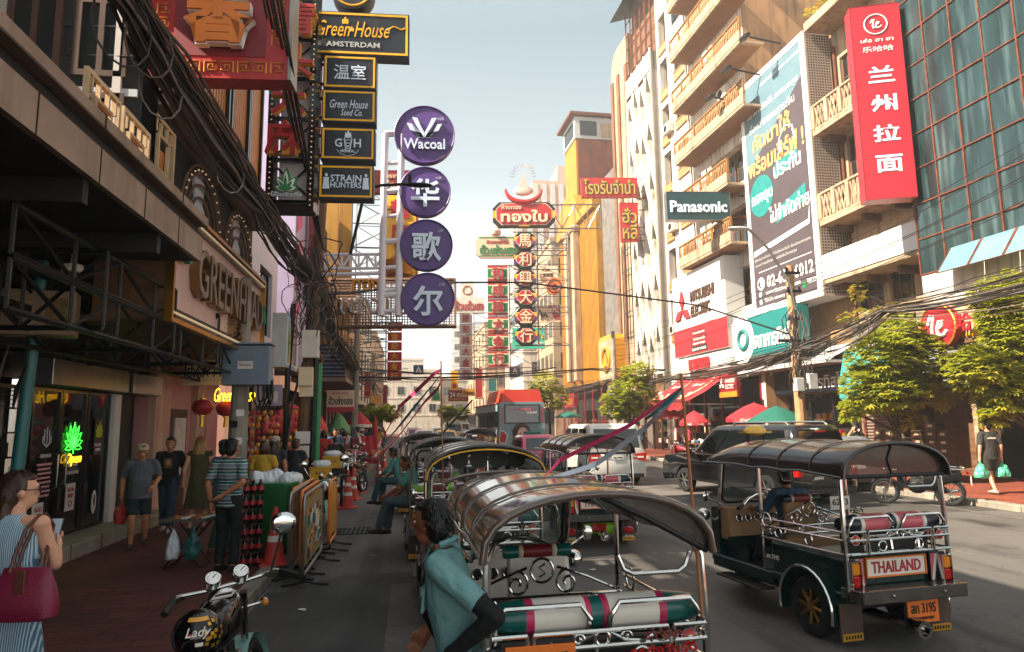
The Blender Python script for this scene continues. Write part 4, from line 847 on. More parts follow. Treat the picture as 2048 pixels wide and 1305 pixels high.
b.tube([(w*.3+i*.04, -.012, h*.6+.05*sin(i*.7)+i*.012) for i in range(9)], .014, 5); b.tube([(-w*.42+.08*cos(t_), -.012, h*.62+.09*sin(t_)) for t_ in [i*.5 for i in range(2, 13)]], .014, 5); text(b, 'AMSTERDAM', -.05, h*.24, w*.5, h*.12, -.004, .012, 'light_grey', .015); b.build('lettering', t)
t, w, h = ghsign('black sign with yellow border and two white Chinese characters', 700, 145, 104, 70); b = MB('ice'); text(b, '温室', 0, h/2, w*.6, h*.45, -.004, .012, 'ice', .005); b.build('lettering', t)
t, w, h = ghsign('black sign with small white looping script in two lines', 698, 213, 106, 68); b = MB('ice'); script(b, 'Green House', 0, h*.56, w*.7, h*.26, 'ice'); script(b, 'Seed Co.', .05, h*.3, w*.4, h*.2, 'ice'); b.build('lettering', t)
t, w, h = ghsign('black sign with white plant emblem between the letters G and H', 696, 288, 106, 68); b = MB('ice'); text(b, 'G', -.17, h*.52, .13, .16, -.004, .012, 'ice', .015); text(b, 'H', .17, h*.52, .13, .16, -.004, .012, 'ice', .015); leaf_fan(b, 0, h*.68, .16, -.004, 5, .008, 1.8, .14)
for k in range(4): b.ring((0, -.012, h*.62-k*.06), .07-k*.008, .008, 'y', 12, 4)
text(b, 'MEDICAL', 0, h*.27, .26, .05, -.004, .012); b.ring((0, -.01, h*.48), .22, .005, 'y', 20, 4, -pi*.85, -pi*.15); b.build('lettering', t)
t, w, h = ghsign('lowest black sign with STRAIN HUNTERS between two white figures', 692, 364, 108, 70); b = MB('ice'); text(b, 'STRAIN', 0, h*.6, w*.56, h*.2, -.004, .012, 'ice', .01); text(b, 'HUNTERS', 0, h*.4, w*.56, h*.17, -.004, .012, 'ice', .01)
for sx in (-1, 1): x = sx*w*.36; b.prism([(x-.06, h*.28), (x+.06, h*.28), (x+.045, h*.55), (x+.05, h*.62), (x-.05, h*.62), (x-.045, h*.55)], -.012, -.002); b.ell((x, -.008, h*.69), (.025, .006, .035), 8, 6)
b.build('lettering', t)
t, w, h = pxsign('hanging_sign', 'round black sign with yellow ring cut by the picture top', 'hanging sign', 705, -20, 84, 84, 12.2, -.04)
b = MB('black'); b.lathe([(w/2, -.02), (w/2, .3)], 32, (0, 0, h/2), 'y'); b.use('yellow'); b.ring((0, -.025, h/2), w/2-.06, .02, 'y', 32); b.build('disc', t)
# purple discs
for i, (cx, cy, r, ch, lab) in enumerate([(849, 269, 60, None, 'top purple disc with white W emblem and Wacoal lettering'), (850, 383, 51, '华', 'second purple disc with the white character 华'), (853, 490, 52, '歌', 'third purple disc with the white character 歌'), (856, 598, 53, '尔', 'lowest purple disc with the white character 尔')]):
    lab = lab.replace('Wacoal lettering', 'a word below it')
    t, w, h = pxsign('disc_sign', lab, 'disc sign', cx, cy, 2*r, 2*r, 16, -.05, 'purple discs'); R_ = w/2
    b = MB('purple'); b.lathe([(R_*.97, .02), (R_, -.0), (R_, .22), (R_*.9, .24)], 48, (0, 0, h/2), 'y'); b.use('purple'); b.ring((0, .0, h/2), R_*.985, .018, 'y', 48); b.build('disc', t)
    b = MB('ice')
    if ch: text(b, ch, 0, h*.46, R_*1.12, R_*1.15, 0, .06, 'ice', .02)
    else:
        for sx in (-1, 1):
            for k in range(2):
                p = [(sx*(.56-.0*k)*R_+sx*k*-.2*R_, .50*R_-.0*k), (sx*.42*R_-sx*k*.14*R_, .48*R_-.22*R_*(0)), ]
                x0 = sx*(.58-.18*k)*R_; z1 = (.36+.2*k)*R_
                b.prism([(x0, h/2+z1), (x0-sx*.16*R_, h/2+z1-.02), (x0-sx*.30*R_, h/2+z1-.35*R_), (x0-sx*.44*R_, h/2-.06*R_), (x0-sx*.36*R_ if k == 0 else x0-sx*.38*R_, h/2-.12*R_), (sx*.02*R_, h/2-.14*R_), (sx*.12*R_ if k == 0 else sx*.1*R_, h/2+.02*R_), (x0-sx*.12*R_, h/2+z1-.25*R_)], -.05-k*.01, 0)
        text(b, 'Wacoal', 0, h*.32, R_*1.35, R_*.36, 0, .06, 'ice', .012)
    text(b, 'วาโก้', R_*.52, h*.5+R_*.56, R_*.22, R_*.1, -.0, .01, 'ice', 0); b.build('lettering', t)
    if i == 0:
        sc = FOC/((PY(850, 400, 16)-CAM).dot(CF)); fx = lambda px, py: ((px-cx)/sc, .1, h/2-(py-cy)/sc)
        s = root('disc_rack', 'white pipe frame that carries the purple discs', 'sign frame', t.location, -.05)
        b = MB('mauve')
        for px in (770, 803): b.tube([fx(px, 268), fx(px-4, 640)], .085, 10)
        for py in (270, 330, 385, 440, 490, 545, 590, 632): b.tube([fx(769, py), fx(803, py-3)], .05, 8)
        for px, py in ((792, 262), (802, 385), (803, 488), (805, 596)): b.tube([fx(768, py+4), fx(px+6, py)], .07, 8)
        truss(b, fx(640, 548), fx(770, 545), (0, 0, 1), .34, .04, 8); p, q = fx(640, 560), fx(770, 555); b.tube([p, q], .05, 6); b.build('frame', s)
# rusty lattice sign, gold board and others further down on the left
t, w, h = pxsign('lattice_sign', 'rusty lattice sign with worn Thai letters behind the lowest purple disc', 'lattice sign', 785, 605, 246, 92, 20, -.1)
b = MB('rust'); b.mats = ['lattice_rust']; mat('lattice_rust', '#8f7060', .7, .2, .3, 5)
for i in range(46): x = -w/2+i*w/45; b.b2(x-.012, x+.012, -.03, 0, 0, h)
for i in range(18): z = i*h/17; b.b2(-w/2, w/2, -.05, -.031, z-.012, z+.012)
for i in range(24): x = -w/2+i*w/23; b.b2(x-.01, x+.01, .5, .52, 0, h)
frame(b, w+.08, h+.08, .05, -.06, .55, 0, h/2); b.build('lattice', t)
b = MB('brown'); text(b, 'ทอง', -.75, h*.86, .8, .34, -.06, .12, 'brass', .02); text(b, 'เซ่งเฮง', -.25, h*.48, w*.72, .72, -.06, .14, 'grey_panel', .015); text(b, 'เซ่งเฮง', -.25, h*.48, w*.72, .72, -.21, .03, 'brown', -.005); b.build('lettering', t)
t, w, h = pxsign('gold_board', 'tall yellow arched board with red characters and a crown', 'hanging sign', 800, 470, 72, 178, 25, -.1)
b = MB('yellow'); b.prism([(-w/2, 0), (w/2, 0), (w/2, h*.8), (w*.35, h*.95), (0, h), (-w*.35, h*.95), (-w/2, h*.8)], 0, .25); b.use('deep_red'); frame(b, w*.94, h*.78, .04, -.02, 0, 0, h*.41); b.build('panel', t)
b = MB('deep_red'); text(b, '龍', 0, h*.8, w*.55, h*.22, 0, .05, 'sign_red', .02); text(b, '鳳', 0, h*.5, w*.55, h*.22, 0, .05, 'sign_red', .02); b.use('brass'); b.lathe([(.45, 0), (.5, .12), (.42, .2), (.55, .5), (.2, .72), (.05, .8)], 16, (0, -.1, .1)); b.use('deep_red'); b.lathe([(.1, 0), (.2, .3), (.0, .9)], 8, (0, -.1, .9)); b.build('lettering', t)
t, w, h = pxsign('hanging_sign', 'maroon gold shop sign half hidden behind the second purple disc', 'hanging sign', 790, 363, 84, 46, 22, -.1)
b = MB('deep_red'); b.b2(-w/2, w/2, 0, .3, 0, h); frame(b, w, h, .03, -.01, 0, 0, h/2); b.build('panel', t); b = MB('cream'); text(b, 'ห้างขายทอง', .1, h*.75, w*.7, h*.22, 0, .03, 'cream'); text(b, 'เล่งหงษ์', .1, h*.35, w*.8, h*.4, 0, .03, 'cream', .015); b.build('lettering', t)
t, w, h = pxsign('sign_tower', 'yellow steel sign tower standing behind the white lattice arm', 'sign tower', 690, 500, 24, 320, 30)
b = MB('wall_yellow'); b.b2(-w/2, w/2, 0, .4, 0, h); b.build('post', t); b = MB('steel'); truss(b, (w/2, .2, .3), (w/2, .2, h), (1, 0, 0), 2.0, .04, 6); truss(b, (w/2+.1, 1.4, 0), (w/2+.1, 1.4, h), (1, 0, 0), 1.6, .03, 7); b.build('lattice', t)
def square_sign(label, s, cx, cy, wp, hp, Y, bgm, fm, tower='steel', arm=1.0, group=None, cat='hanging sign', back=None):
    n = len(s); t, w, h = pxsign('column_sign', label, cat, cx, cy, wp, hp, Y, -.1, group); q = h/n
    b = MB(tower); sd = -1 if arm < 0 else 1
    truss(b, (sd*(w/2+.1), .2, 0), (sd*(w/2+.1), .2, h), (sd, 0, 0), abs(arm), .035, n+1)
    for i in range(n+1): b.tube([(-w/2, .15, i*q), (sd*(w/2+abs(arm)), .15, i*q)], .03, 5)
    b.build('lattice', t)
    for i, ch in enumerate(s):
        b = MB(bgm); z = h-(i+1)*q; back(b, w, q, z) if back else b.b2(-w/2, w/2, 0, .15, z+q*.07, z+q*.93)
        text(b, ch, 0, z+q/2, min(w, q)*.66, min(w, q)*.68, -.03, .05, fm, .01); b.build('panel', t)
    return t
square_sign('column of red squares with yellow characters under the lattice sign', '隆金記大金行', 789, 703, 28, 120, 34, 'sign_red', 'yellow', arm=-2.0)
square_sign('column of white squares with red characters left of centre gap', '振和興大金行', 932, 692, 26, 134, 42, 'offwhite', 'sign_red', arm=1.4)
def hs_back(b, w, q, z):
    b.b2(-w/2, w/2, 0, .25, z+q*.06, z+q*.94); b.use('cream'); b.b2(-w/2, w/2, -.01, 0, z+q*.18, z+q*.82); b.use('green'); b.b2(-w/2, w/2, -.018, -.011, z+q*.25, z+q*.75); b.use('cream'); b.lathe([(q*.36, -.03), (q*.36, -.02)], 24, (0, 0, z+q/2), 'y')
square_sign('column of red green squares with characters in cream circles', '和成興大金行', 996, 632, 40, 208, 38, 'sign_red', 'sign_red', arm=1.6, back=hs_back)
def oc_back(b, w, q, z):
    p = lambda k, c: [(x, zz+z+q/2) for x, zz in octo(w*k, q*.95*k, c)]
    b.use('black'); b.prism(p(1, w*.25), 0, .3); b.use('yellow'); b.b2(-w*.49, w*.49, -.012, -.002, z+q*.5, z+q*.72); b.use('purple'); b.b2(-w*.49, w*.49, -.012, -.002, z+q*.28, z+q*.5); b.use('cream'); b.prism(p(.8, w*.25), -.02, -.013); b.use('sign_red'); b.prism(p(.76, w*.24), -.03, -.021)
square_sign('tall column of dark red octagons with white characters', '馬利興大金行', 1051, 576, 44, 232, 36, 'black', 'cream', arm=1.7, back=oc_back)
t, w, h = pxsign('hanging_sign', 'long red octagon sign with large cream Thai letters and a crest', 'hanging sign', 1048, 429, 124, 50, 36, -.12)
b = MB('black'); b.prism([(x, z+h/2) for x, z in octo(w, h, .35)], 0, .4); b.use('yellow'); b.b2(-w*.495, w*.495, -.01, -.001, h*.35, h*.65); b.b2(-.3, .3, -.01, -.001, .01, h-.01); b.use('cream'); b.prism([(x, z+h/2) for x, z in octo(w*.9, h*.9, .33)], -.02, -.011); b.use('sign_red'); b.prism([(x, z+h/2) for x, z in octo(w*.88, h*.86, .32)], -.03, -.021); b.build('panel', t)
b = MB('cream'); text(b, 'ห้างทอง', -.7, h*.8, 1.1, .3, -.03, .05, 'cream', .01); text(b, 'ทองใบ', 0, h*.42, w*.75, h*.5, -.03, .06, 'cream', .03); b.build('lettering', t)
b = MB('sign_red'); b.tube([(1.0*cos(a_), 0, h+.75+.75*sin(a_)) for a_ in [pi+i*pi/14 for i in range(15)]], [.06+.1*sin(pi*i/14) for i in range(15)], 8); b.use('panel_pink'); b.prism([(-.3, h+.75), (.3, h+.75), (0, h+1.75)], -.1, .1); b.ell((0, 0, h+.65), (.55, .12, .3)); b.use('brass')
for i in range(13): a_ = pi*i/12; b.tube([(.5*cos(a_), 0, h+1.5+.5*sin(a_)), (.75*cos(a_), 0, h+1.5+.75*sin(a_))], .012, 4)
b.build('crest', t); b = MB('steel'); truss(b, (w/2-.3, .5, 0), (w/2+2.6, .5, 0), (0, 0, 1), h, .04, 4); b.build('bracket', t)
t, w, h = pxsign('hanging_sign', 'cream sign with green Thai letters partly behind the octagon column', 'hanging sign', 995, 494, 86, 44, 40, -.1)
b = MB('cream'); b.mats = ['sign_cream']; mat('sign_cream', '#e0bfa0', .5, 0, .05); b.prism([(x, z+h/2) for x, z in octo(w, h, .25)], 0, .3); b.use('green'); b.b2(-w/2+.2, w/2-.2, -.01, -.001, h*.05, h*.1); b.b2(-w/2+.2, w/2-.2, -.01, -.001, h*.9, h*.95); text(b, 'ห้างขายทอง', 0, h*.74, w*.5, h*.18, 0, .03, 'sign_red', .01); text(b, 'ฮั่วเซ่งเฮง', .05, h*.38, w*.86, h*.44, 0, .05, 'green', .02); b.use('panel_pink'); b.lathe([(.3, 0), (.35, .2), (.1, .6)], 10, (-.1, .1, h+.1)); b.build('panel', t); b = MB('steel'); truss(b, (w/2-.2, .3, .2), (w/2+3, .3, .2), (0, 0, 1), .7, .04, 4); b.build('bracket', t)
t, w, h = pxsign('hanging_sign', 'pale sign with red Thai letters right of the lowest purple disc', 'hanging sign', 936, 611, 66, 32, 46, -.1)
b = MB('offwhite'); b.b2(-w/2, w/2, 0, .3, 0, h); text(b, 'ล้วนฮั่วเฮง', .1, h*.5, w*.85, h*.62, 0, .04, 'sign_red', .01); b.use('offwhite'); b.b2(-.5, .4, 0, .2, h, h+1.0); b.use('sign_red'); b.ring((-.05, -.01, h+.5), .3, .03, 'y', 16); b.build('panel', t)
t, w, h = pxsign('shop_sign', 'round orange bird badge sign beside the octagon column', 'shop sign', 1108, 572, 34, 34, 40, -.2); b = MB('orange'); b.lathe([(w/2, 0), (w/2, .2)], 24, (0, 0, h/2), 'y'); b.use('deep_red'); b.ring((0, -.02, h/2), w*.38, .05, 'y', 20); b.ell((0, -.03, h*.45), (w*.2, .04, h*.2)); b.build('disc', t)
t, w, h = pxsign('shop_sign', 'cream bank board with small dark letters behind the octagons', 'shop sign', 1092, 549, 46, 32, 41, -.2); b = MB('sign_cream'); b.b2(-w/2, w/2, 0, .2, 0, h); text(b, 'ICBC', 0, h*.78, w*.35, h*.16, 0, .02, 'brown'); text(b, '工银泰国', 0, h*.45, w*.6, h*.25, 0, .02, 'brown'); b.build('panel', t)
t, w, h = pxsign('shop_sign', 'small red and cream chicken shop board', 'shop sign', 1096, 628, 48, 34, 41, -.2); b = MB('sign_cream'); b.b2(-w/2, w/2, 0, .2, 0, h); b.use('sign_red'); b.quad((0, -.01, h), (w/2, -.01, h), (w/2, -.01, .1), (w*.3, -.01, .1)); text(b, 'KFC', w*.25, h*.72, w*.35, h*.25, -.01, .02, 'white', .02, .2); b.use('black'); b.tube([(-w*.4, -.02, h*.8), (-w*.25, -.02, h*.5), (-w*.3, -.02, h*.2), (-w*.1, -.02, h*.5), (-w*.02, -.02, h*.3)], .05, 5); b.build('panel', t)
t, w, h = pxsign('shop_sign', 'mint green board behind the lowest octagon', 'shop sign', 1057, 677, 64, 42, 40, -.15); b = MB('teal'); b.mats = ['mint']; mat('mint', '#3fb59a', .5); b.b2(-w/2, w/2, 0, .2, 0, h); text(b, "ตราปลา's", .2, h*.62, w*.7, h*.3, 0, .03, 'yellow'); text(b, 'premium', .4, h*.25, w*.5, h*.2, 0, .03, 'white'); b.build('panel', t)
t, w, h = pxsign('crossing_sign', 'blue pedestrian crossing sign with white triangle over the right lane', 'traffic sign', 1030, 743, 22, 20, 44); b = MB('blue'); b.mats = ['sign_blue']; mat('sign_blue', '#1d5068', .5); b.b2(-w/2, w/2, 0, .06, 0, h); b.use('white'); b.prism([(-w*.38, .06), (w*.38, .06), (0, h-.06)], -.01, 0); b.use('sign_blue'); b.ell((0, -.014, h*.52), (.04, .006, .05), 8, 6); b.tube([(-.08, -.014, h*.18), (0, -.014, h*.42), (.08, -.014, h*.18)], .025, 4); b.build('panel', t)
t, w, h = pxsign('crossing_sign', 'blue pedestrian crossing sign with white triangle over the left lane', 'traffic sign', 837, 740, 20, 19, 44); b = MB('sign_blue'); b.b2(-w/2, w/2, 0, .06, 0, h); b.use('white'); b.prism([(-w*.38, .06), (w*.38, .06), (0, h-.06)], -.01, 0); b.use('sign_blue'); b.ell((0, -.014, h*.52), (.04, .006, .05), 8, 6); b.tube([(-.08, -.014, h*.18), (0, -.014, h*.42), (.08, -.014, h*.18)], .025, 4); b.build('panel', t)
t, w, h = pxsign('hanging_sign', 'distant maroon sign with a white number 24', 'hanging sign', 917, 792, 40, 22, 60); b = MB('deep_red'); b.b2(-w/2, w/2, 0, .2, 0, h); text(b, '24 กะรัต', 0, h*.62, w*.85, h*.5, 0, .03, 'white'); text(b, '和成興大金行', 0, h*.18, w*.9, h*.22, 0, .03, 'fret'); b.build('panel', t)
t, w, h = pxsign('hanging_sign', 'distant yellow sign with dark Thai letters near number 24', 'hanging sign', 937, 785, 26, 14, 58); b = MB('fret'); b.b2(-w/2, w/2, 0, .2, 0, h); text(b, 'ร้านทอง', 0, h*.5, w*.8, h*.6, 0, .03, 'brown'); b.build('panel', t)
t, w, h = pxsign('hanging_sign', 'distant tall yellow board with red emblem near the bend', 'hanging sign', 909, 762, 14, 40, 66); b = MB('yellow'); b.b2(-w/2, w/2, 0, .2, 0, h); b.use('red'); b.ell((0, -.05, h*.25), (w*.3, .05, w*.35)); b.build('panel', t)
for px, py, wp, hp, Y, m, lab in [(958, 768, 16, 60, 64, 'sign_red', 'far narrow red board near the white column'), (872, 790, 18, 26, 90, 'green', 'far small green board over the traffic'), (735, 770, 14, 50, 52, 'sign_red', 'far narrow red board on the left terrace'), (752, 800, 22, 14, 60, 'yellow', 'far small yellow board on the left terrace'), (985, 770, 20, 30, 70, 'teal', 'far teal board behind the bus roof'), (715, 700, 12, 70, 48, 'yellow', 'far tall yellow strip on the left terrace'), (890, 815, 26, 12, 100, 'blue', 'farthest pale blue board at the bend'), (770, 790, 10, 40, 70, 'deep_red', 'farthest dark red strip on the left terrace')]:
    t, w, h = pxsign('hanging_sign', lab, 'hanging sign', px, py, wp, hp, Y); b = MB(m); b.b2(-w/2, w/2, 0, .25, 0, h); b.use('cream'); frame(b, w*.92, h*.94, w*.06, -.02, 0, 0, h/2); b.build('panel', t); b = MB('steel'); b.tube([(-w/2-1.5, .1, h*.8), (w/2, .1, h*.8)], .04, 5); b.build('bracket', t)
# right-hand hanging signs
t, w, h = pxsign('hanging_sign', 'red pawnshop sign with green outlined yellow Thai letters', 'hanging sign', 1219, 375, 112, 40, 42, -.12)
b = MB('sign_red'); b.b2(-w/2, w/2, 0, .35, 0, h); text(b, 'โรงรับจำนำ', 0, h*.52, w*.92, h*.8, 0, .05, 'green', .03); text(b, 'โรงรับจำนำ', 0, h*.52, w*.9, h*.77, -.05, .02, 'fret', -.004); b.build('panel', t)
b = MB('rust'); truss(b, (w/2-.1, .3, 0), (w/2+2.2, .3, 0), (0, 0, 1), h, .03, 4); truss(b, (w/2-.1, .3, -2.5), (w/2+2.2, .3, -2.5), (0, 0, 1), .5, .03, 4); b.build('bracket', t)
t, w, h = pxsign('hanging_sign', 'small upright red pawnshop sign below the wide one', 'hanging sign', 1259, 444, 36, 80, 42, -.12)
b = MB('sign_red'); b.b2(-w/2, w/2, 0, .35, 0, h)
for s, z in (('ฮั่ว', .66), ('หลี', .25)): text(b, s, 0, h*z, w*.8, h*.4, 0, .05, 'green', .03); text(b, s, 0, h*z, w*.78, h*.385, -.05, .02, 'fret', -.004)
b.build('panel', t); b = MB('rust'); truss(b, (w/2, .3, .1), (w/2+1.6, .3, .1), (0, 0, 1), h*.8, .03, 2); b.build('bracket', t)
t, w, h = pxsign('hanging_sign', 'dark teal board with bold white Panasonic style latin lettering'.replace('Panasonic style ', ''), 'hanging sign', 1397, 412, 128, 58, 30, -.09)
b = MB('navy'); b.mats = ['board_teal']; mat('board_teal', '#123c42', .45, 0, .12, 3); b.b2(-w/2, w/2, 0, .4, 0, h); b.use('steel'); frame(b, w+.03, h+.03, .03, -.012, .41, 0, h/2); b.build('panel', t); b = MB('ice'); text(b, 'Panasonic', 0, h*.47, w*.9, h*.42, 0, .05, 'ice', .03); b.build('lettering', t)
b = MB('rust'); b.tube([(w/2, .2, .2), (w/2+1.6, .3, .2)], .05, 6); b.tube([(w/2, .2, h-.1), (w/2+1.6, .3, h-.1)], .05, 6); truss(b, (w/2, .2, -.1), (w/2+1.6, .3, -.1), (0, 0, 1), .4, .02, 4); b.build('bracket', t)
# tall red noodle sign on the right
p0 = PY(1765, 200, 18.6); D = (p0-CAM).dot(CF)/FOC
t = root('hanging_sign', 'tall red box sign with round script logo and four white characters', 'hanging sign', (p0.x, p0.y, p0.z-205*D), -.35)
w, h = 88*D/cos(.35)*1.0, 410*D
b = MB('sign_red'); b.mats = ['noodle_red']; mat('noodle_red', '#b81c2c', .4, 0, .04); b.b2(-w/2, w/2, 0, .55, 0, h); b.use('deep_red'); frame(b, w, h, .02, -.01, 0, 0, h/2); b.build('box', t)
b = MB('white'); zz = lambda py: h-(py-2)*D
b.ring((0, -.02, zz(45)), .34, .022, 'y', 32); le_logo(b, 0, zz(45), .3, -.02); text(b, 'เล่อ ฮา ฮา', 0, zz(78), w*.65, .15, 0, .02, 'white', .005); text(b, '乐哈哈', 0, zz(98), w*.62, .19, 0, .02, 'white', .0)
for ch, py in zip('兰州拉面', (153, 214, 277, 340)): text(b, ch, .03, zz(py), w*.52, .56, 0, .02, 'ice', .022)
b.build('lettering', t)
b = MB('rust'); truss(b, (w/2-.1, .3, h-.35), (w/2+.9, .5, h-.35), (0, 0, 1), .2, .025, 4); truss(b, (w/2-.1, .3, .0), (w/2+.9, .5, .0), (0, 0, 1), .12, .03, 4); b.tube([(w/2-.2, .3, 1.6), (w/2+.9, .5, .1)], .015, 5); b.build('bracket', t)
# ---------------------------------------------------------------- tuk-tuks
for a in [('vinyl', '#211b1a', .2, 0, .4, 2, .12, 7, .2, .35), ('vinyl_light', '#5c4a40', .14, 0, .4, 1.5, .1, 6, .2, .7), ('tuk_green', '#0d2a26', .22, 0, .3, 2, .04, 20, .2), ('tuk_cream', '#d8c5a8', .4, 0, .1), ('tuk_wine', '#3a1216', .25, 0, .2), ('bol_teal', '#0f5a55', .3, 0, .1), ('bol_white', '#e4dcd0', .4, 0, .05), ('bol_pink', '#c02a58', .4), ('bol_red', '#d0606a', .4, 0, .08), ('bol_navy', '#10202a', .3), ('lime', '#86c01e', .35), ('flap', '#4a352a', .7, 0, .3),
  ('plate_orange', '#e8731e', .5, 0, .08), ('lens_red', '#b01812', .15, 0, 0), ('lens_amber', '#d8801c', .15, 0, 0), ('plate_metal', '#5a5652', .35, .8, .3, 30), ('tyre', '#121212', .9, 0, .3, 30), ('gold_rim', '#b08a48', .3, .9, .2), ('dome_yellow', '#e0b050', .4)]: mat(*a)
def wheel(parent, x, y, r, w, rim='gold_rim', spokes=8, side=1):
    o = MB('tyre'); o.lathe([(r*.6, -w/2), (r*.93, -w/2), (r, -w*.3), (r, w*.3), (r*.93, w/2), (r*.6, w/2), (r*.6, -w/2)], 28, (x, y, r), 'x'); o = o.build('wheel', parent)
    b = MB(rim); b.lathe([(r*.62, -w*.46), (r*.66, -w*.5), (r*.66, w*.5), (r*.62, w*.46), (r*.58, w*.2), (r*.58, -w*.2), (r*.62, -w*.46)], 28, (x, y, r), 'x')
    b.lathe([(.02, -w*.48), (r*.16, -w*.46), (r*.16, w*.46), (.02, w*.48)], 12, (x, y, r), 'x')
    for i in range(spokes):
        a = 2*pi*i/spokes; xs = x+side*w*.38
        b.tube([(xs, y+r*.1*cos(a), r+r*.1*sin(a)), (xs, y+r*.6*cos(a+.12), r+r*.6*sin(a+.12))], r*.06, 5)
    b.use('black'); b.lathe([(.01, -w*.1), (r*.58, -w*.1), (r*.58, w*.1), (.01, w*.1)], 20, (x, y, r), 'x'); b.build('rim', o)
def spiral(b, c, r, turns, a0, y, rad, sx=1):
    n = int(turns*14); b.tube([(c[0]+sx*r*(1-.78*i/n)*cos(a0+turns*2*pi*i/n), y, c[1]+r*(1-.78*i/n)*sin(a0+turns*2*pi*i/n)) for i in range(n+1)], rad, 6)
def tuktuk(label, loc, rz, body='tuk_green', roof='vinyl', bol=('bol_teal', 'bol_pink', 'bol_white'), plate='สก 545', plate_at=(0, .3), seat='bol_teal', board='THAILAND', dome=True, detail=True, panel='tuk_cream', valance=True, board_m='red', mini=None, drop=0.):
    t = root('tuk_tuk', label, 'tuk-tuk', loc, rz, 'three wheeled taxis in the street')
    # tub, fenders, floor, nose
    b = MB(body); b.b2(-.5, .5, .1, .3, .42, .78, .02); b.b2(-.56, .56, .02, 1.12, .40, .47, .01); b.b2(-.5, .5, 1.0, 2.3, .30, .36, .01)
    for s in (-1, 1):
        b.prism([(0, 0)]*0 or [(s*.5, .47), (s*.54, .47), (s*.54, .74), (s*.5, .78)], .1, 1.1)
        arcs = [(.52+.36*cos(a), .27+.36*sin(a)) for a in [i*pi/12 for i in range(-1, 14)]]
        b.loft([[(s*.40, y, z) for y, z in arcs], [(s*.63, y, z) for y, z in arcs], [(s*.645, .52+(y-.52)*.93, .27+(z-.27)*.93) for y, z in arcs]], False, False)
        b.b2(s*.47, s*.56, 1.1, 2.2, .33, .46, .015)
    b.loft([[(-.46, 2.2, .32), (.46, 2.2, .32), (.46, 2.2, .98), (-.46, 2.2, .98)], [(-.42, 2.45, .34), (.42, 2.45, .34), (.42, 2.42, .95), (-.42, 2.42, .95)], [(-.2, 2.68, .42), (.2, 2.68, .42), (.22, 2.6, .86), (-.22, 2.6, .86)]]); b.build('body', t)
    b = MB('chrome')
    for s in (-1, 1): b.tube([(s*.645, .52+.36*cos(a), .27+.36*sin(a)) for a in [i*pi/14 for i in range(-1, 16)]], .014, 6)
    b.build('fender_trim', t)
    b = MB('steel'); b.mats = ['bumper_steel']; mat('bumper_steel', '#6a6662', .3, .85, .2, 6)
    b.b2(-.56, .56, -.13, -.09, .42, .53, .008); b.b2(-.56, .56, -.09, .06, .50, .525, .004); b.b2(-.56, -.525, -.09, .14, .43, .52, .006); b.b2(.525, .56, -.09, .14, .43, .52, .006); b.use('chrome'); b.b2(-.56, .56, -.135, -.11, .525, .535); b.use('steel')
    for x in (-.25, .3): b.ell((x, -.135, .48), (.016, .008, .016), 10, 6)
    b.build('bumper', t)
    b = MB('bol_white'); b.b2(-.32, .32, .075, .099, .60, .75, .004); b.use('orange'); frame(b, .66, .17, .012, .066, .098, 0, .675); text(b, board, 0, .675, .54, .1, .075, .006, board_m, .02); b.build('name_board', t)
    for s in (-1, 1):
        b = MB('black'); b.b2(s*.36, s*.54, .06, .098, .52, .77, .004); b.use('bol_white'); b.add([(s*.37, .058, .53), (s*.40, .058, .53), (s*.45, .058, .76), (s*.42, .058, .76)], [(0, 1, 2, 3)]); b.use('bol_red'); b.add([(s*.365, .0575, .53), (s*.37, .0575, .53), (s*.42, .0575, .76), (s*.37, .0575, .76)], [(0, 1, 2, 3)])
        b.use('lens_amber'); b.b2(s*.45, s*.54, .0, .058, .635, .74, .012); b.use('lens_red'); b.b2(s*.45, s*.54, .0, .058, .53, .63, .012); b.use('chrome'); frame(b, .11, .24, .008, -.004, .05, s*.495, .635); b.build('tail_light', t)
        b = MB('flap'); b.b2(s*.37, s*.60, .12, .135, .06, .38); b.use('gold'); b.b2(s*.38, s*.59, .112, .119, .07, .13); b.use('black')
        for i in range(6): b.b2(s*(.40+i*.03), s*(.415+i*.03), .108, .1115, .085, .115)
        b.build('mud_flap', t); wheel(t, s*.52, .52, .27, .15, side=s)
    wheel(t, 0, 2.35, .25, .12, 'steel')
    b = MB(MATS and 'plate_orange'); px, pz = plate_at; b.b2(px-.17, px+.17, -.02, -.005, pz-.1, pz+.1, .003); text(b, plate, px, pz+.025, .27, .085, -.021, .004, 'black', .02); text(b, 'กรุงเทพมหานคร', px, pz-.065, .22, .035, -.021, .004, 'black'); b.use('black'); b.b2(px-.19, px+.19, -.003, .02, pz-.12, pz+.12, .003); b.build('licence_plate', t)
    b = MB('dark_metal'); b.tube([(-.5, .52, .27), (.5, .52, .27)], .05, 8); b.ell((0, .52, .27), (.13, .13, .12)); b.b2(-.3, .3, .2, 1.3, .3, .4); b.tube([(0, 2.35, .25), (0, 2.3, .9)], .04, 8); b.build('chassis', t)
    b = MB('chrome'); b.tube([(-.12, .6, .24), (-.08, .2, .22), (-.02, -.05, .2)], .045, 10); b.lathe([(.05, -.22), (.075, -.22), (.08, -.1), (.05, -.02), (.05, -.22)], 16, (-.02, .02, .2), 'y'); b.build('exhaust_pipe', t)
    for s in (-1, 1): b = MB('plate_metal'); b.b2(s*.5, s*.68, 1.15, 1.95, .27, .295, .004); b.build('side_step', t)
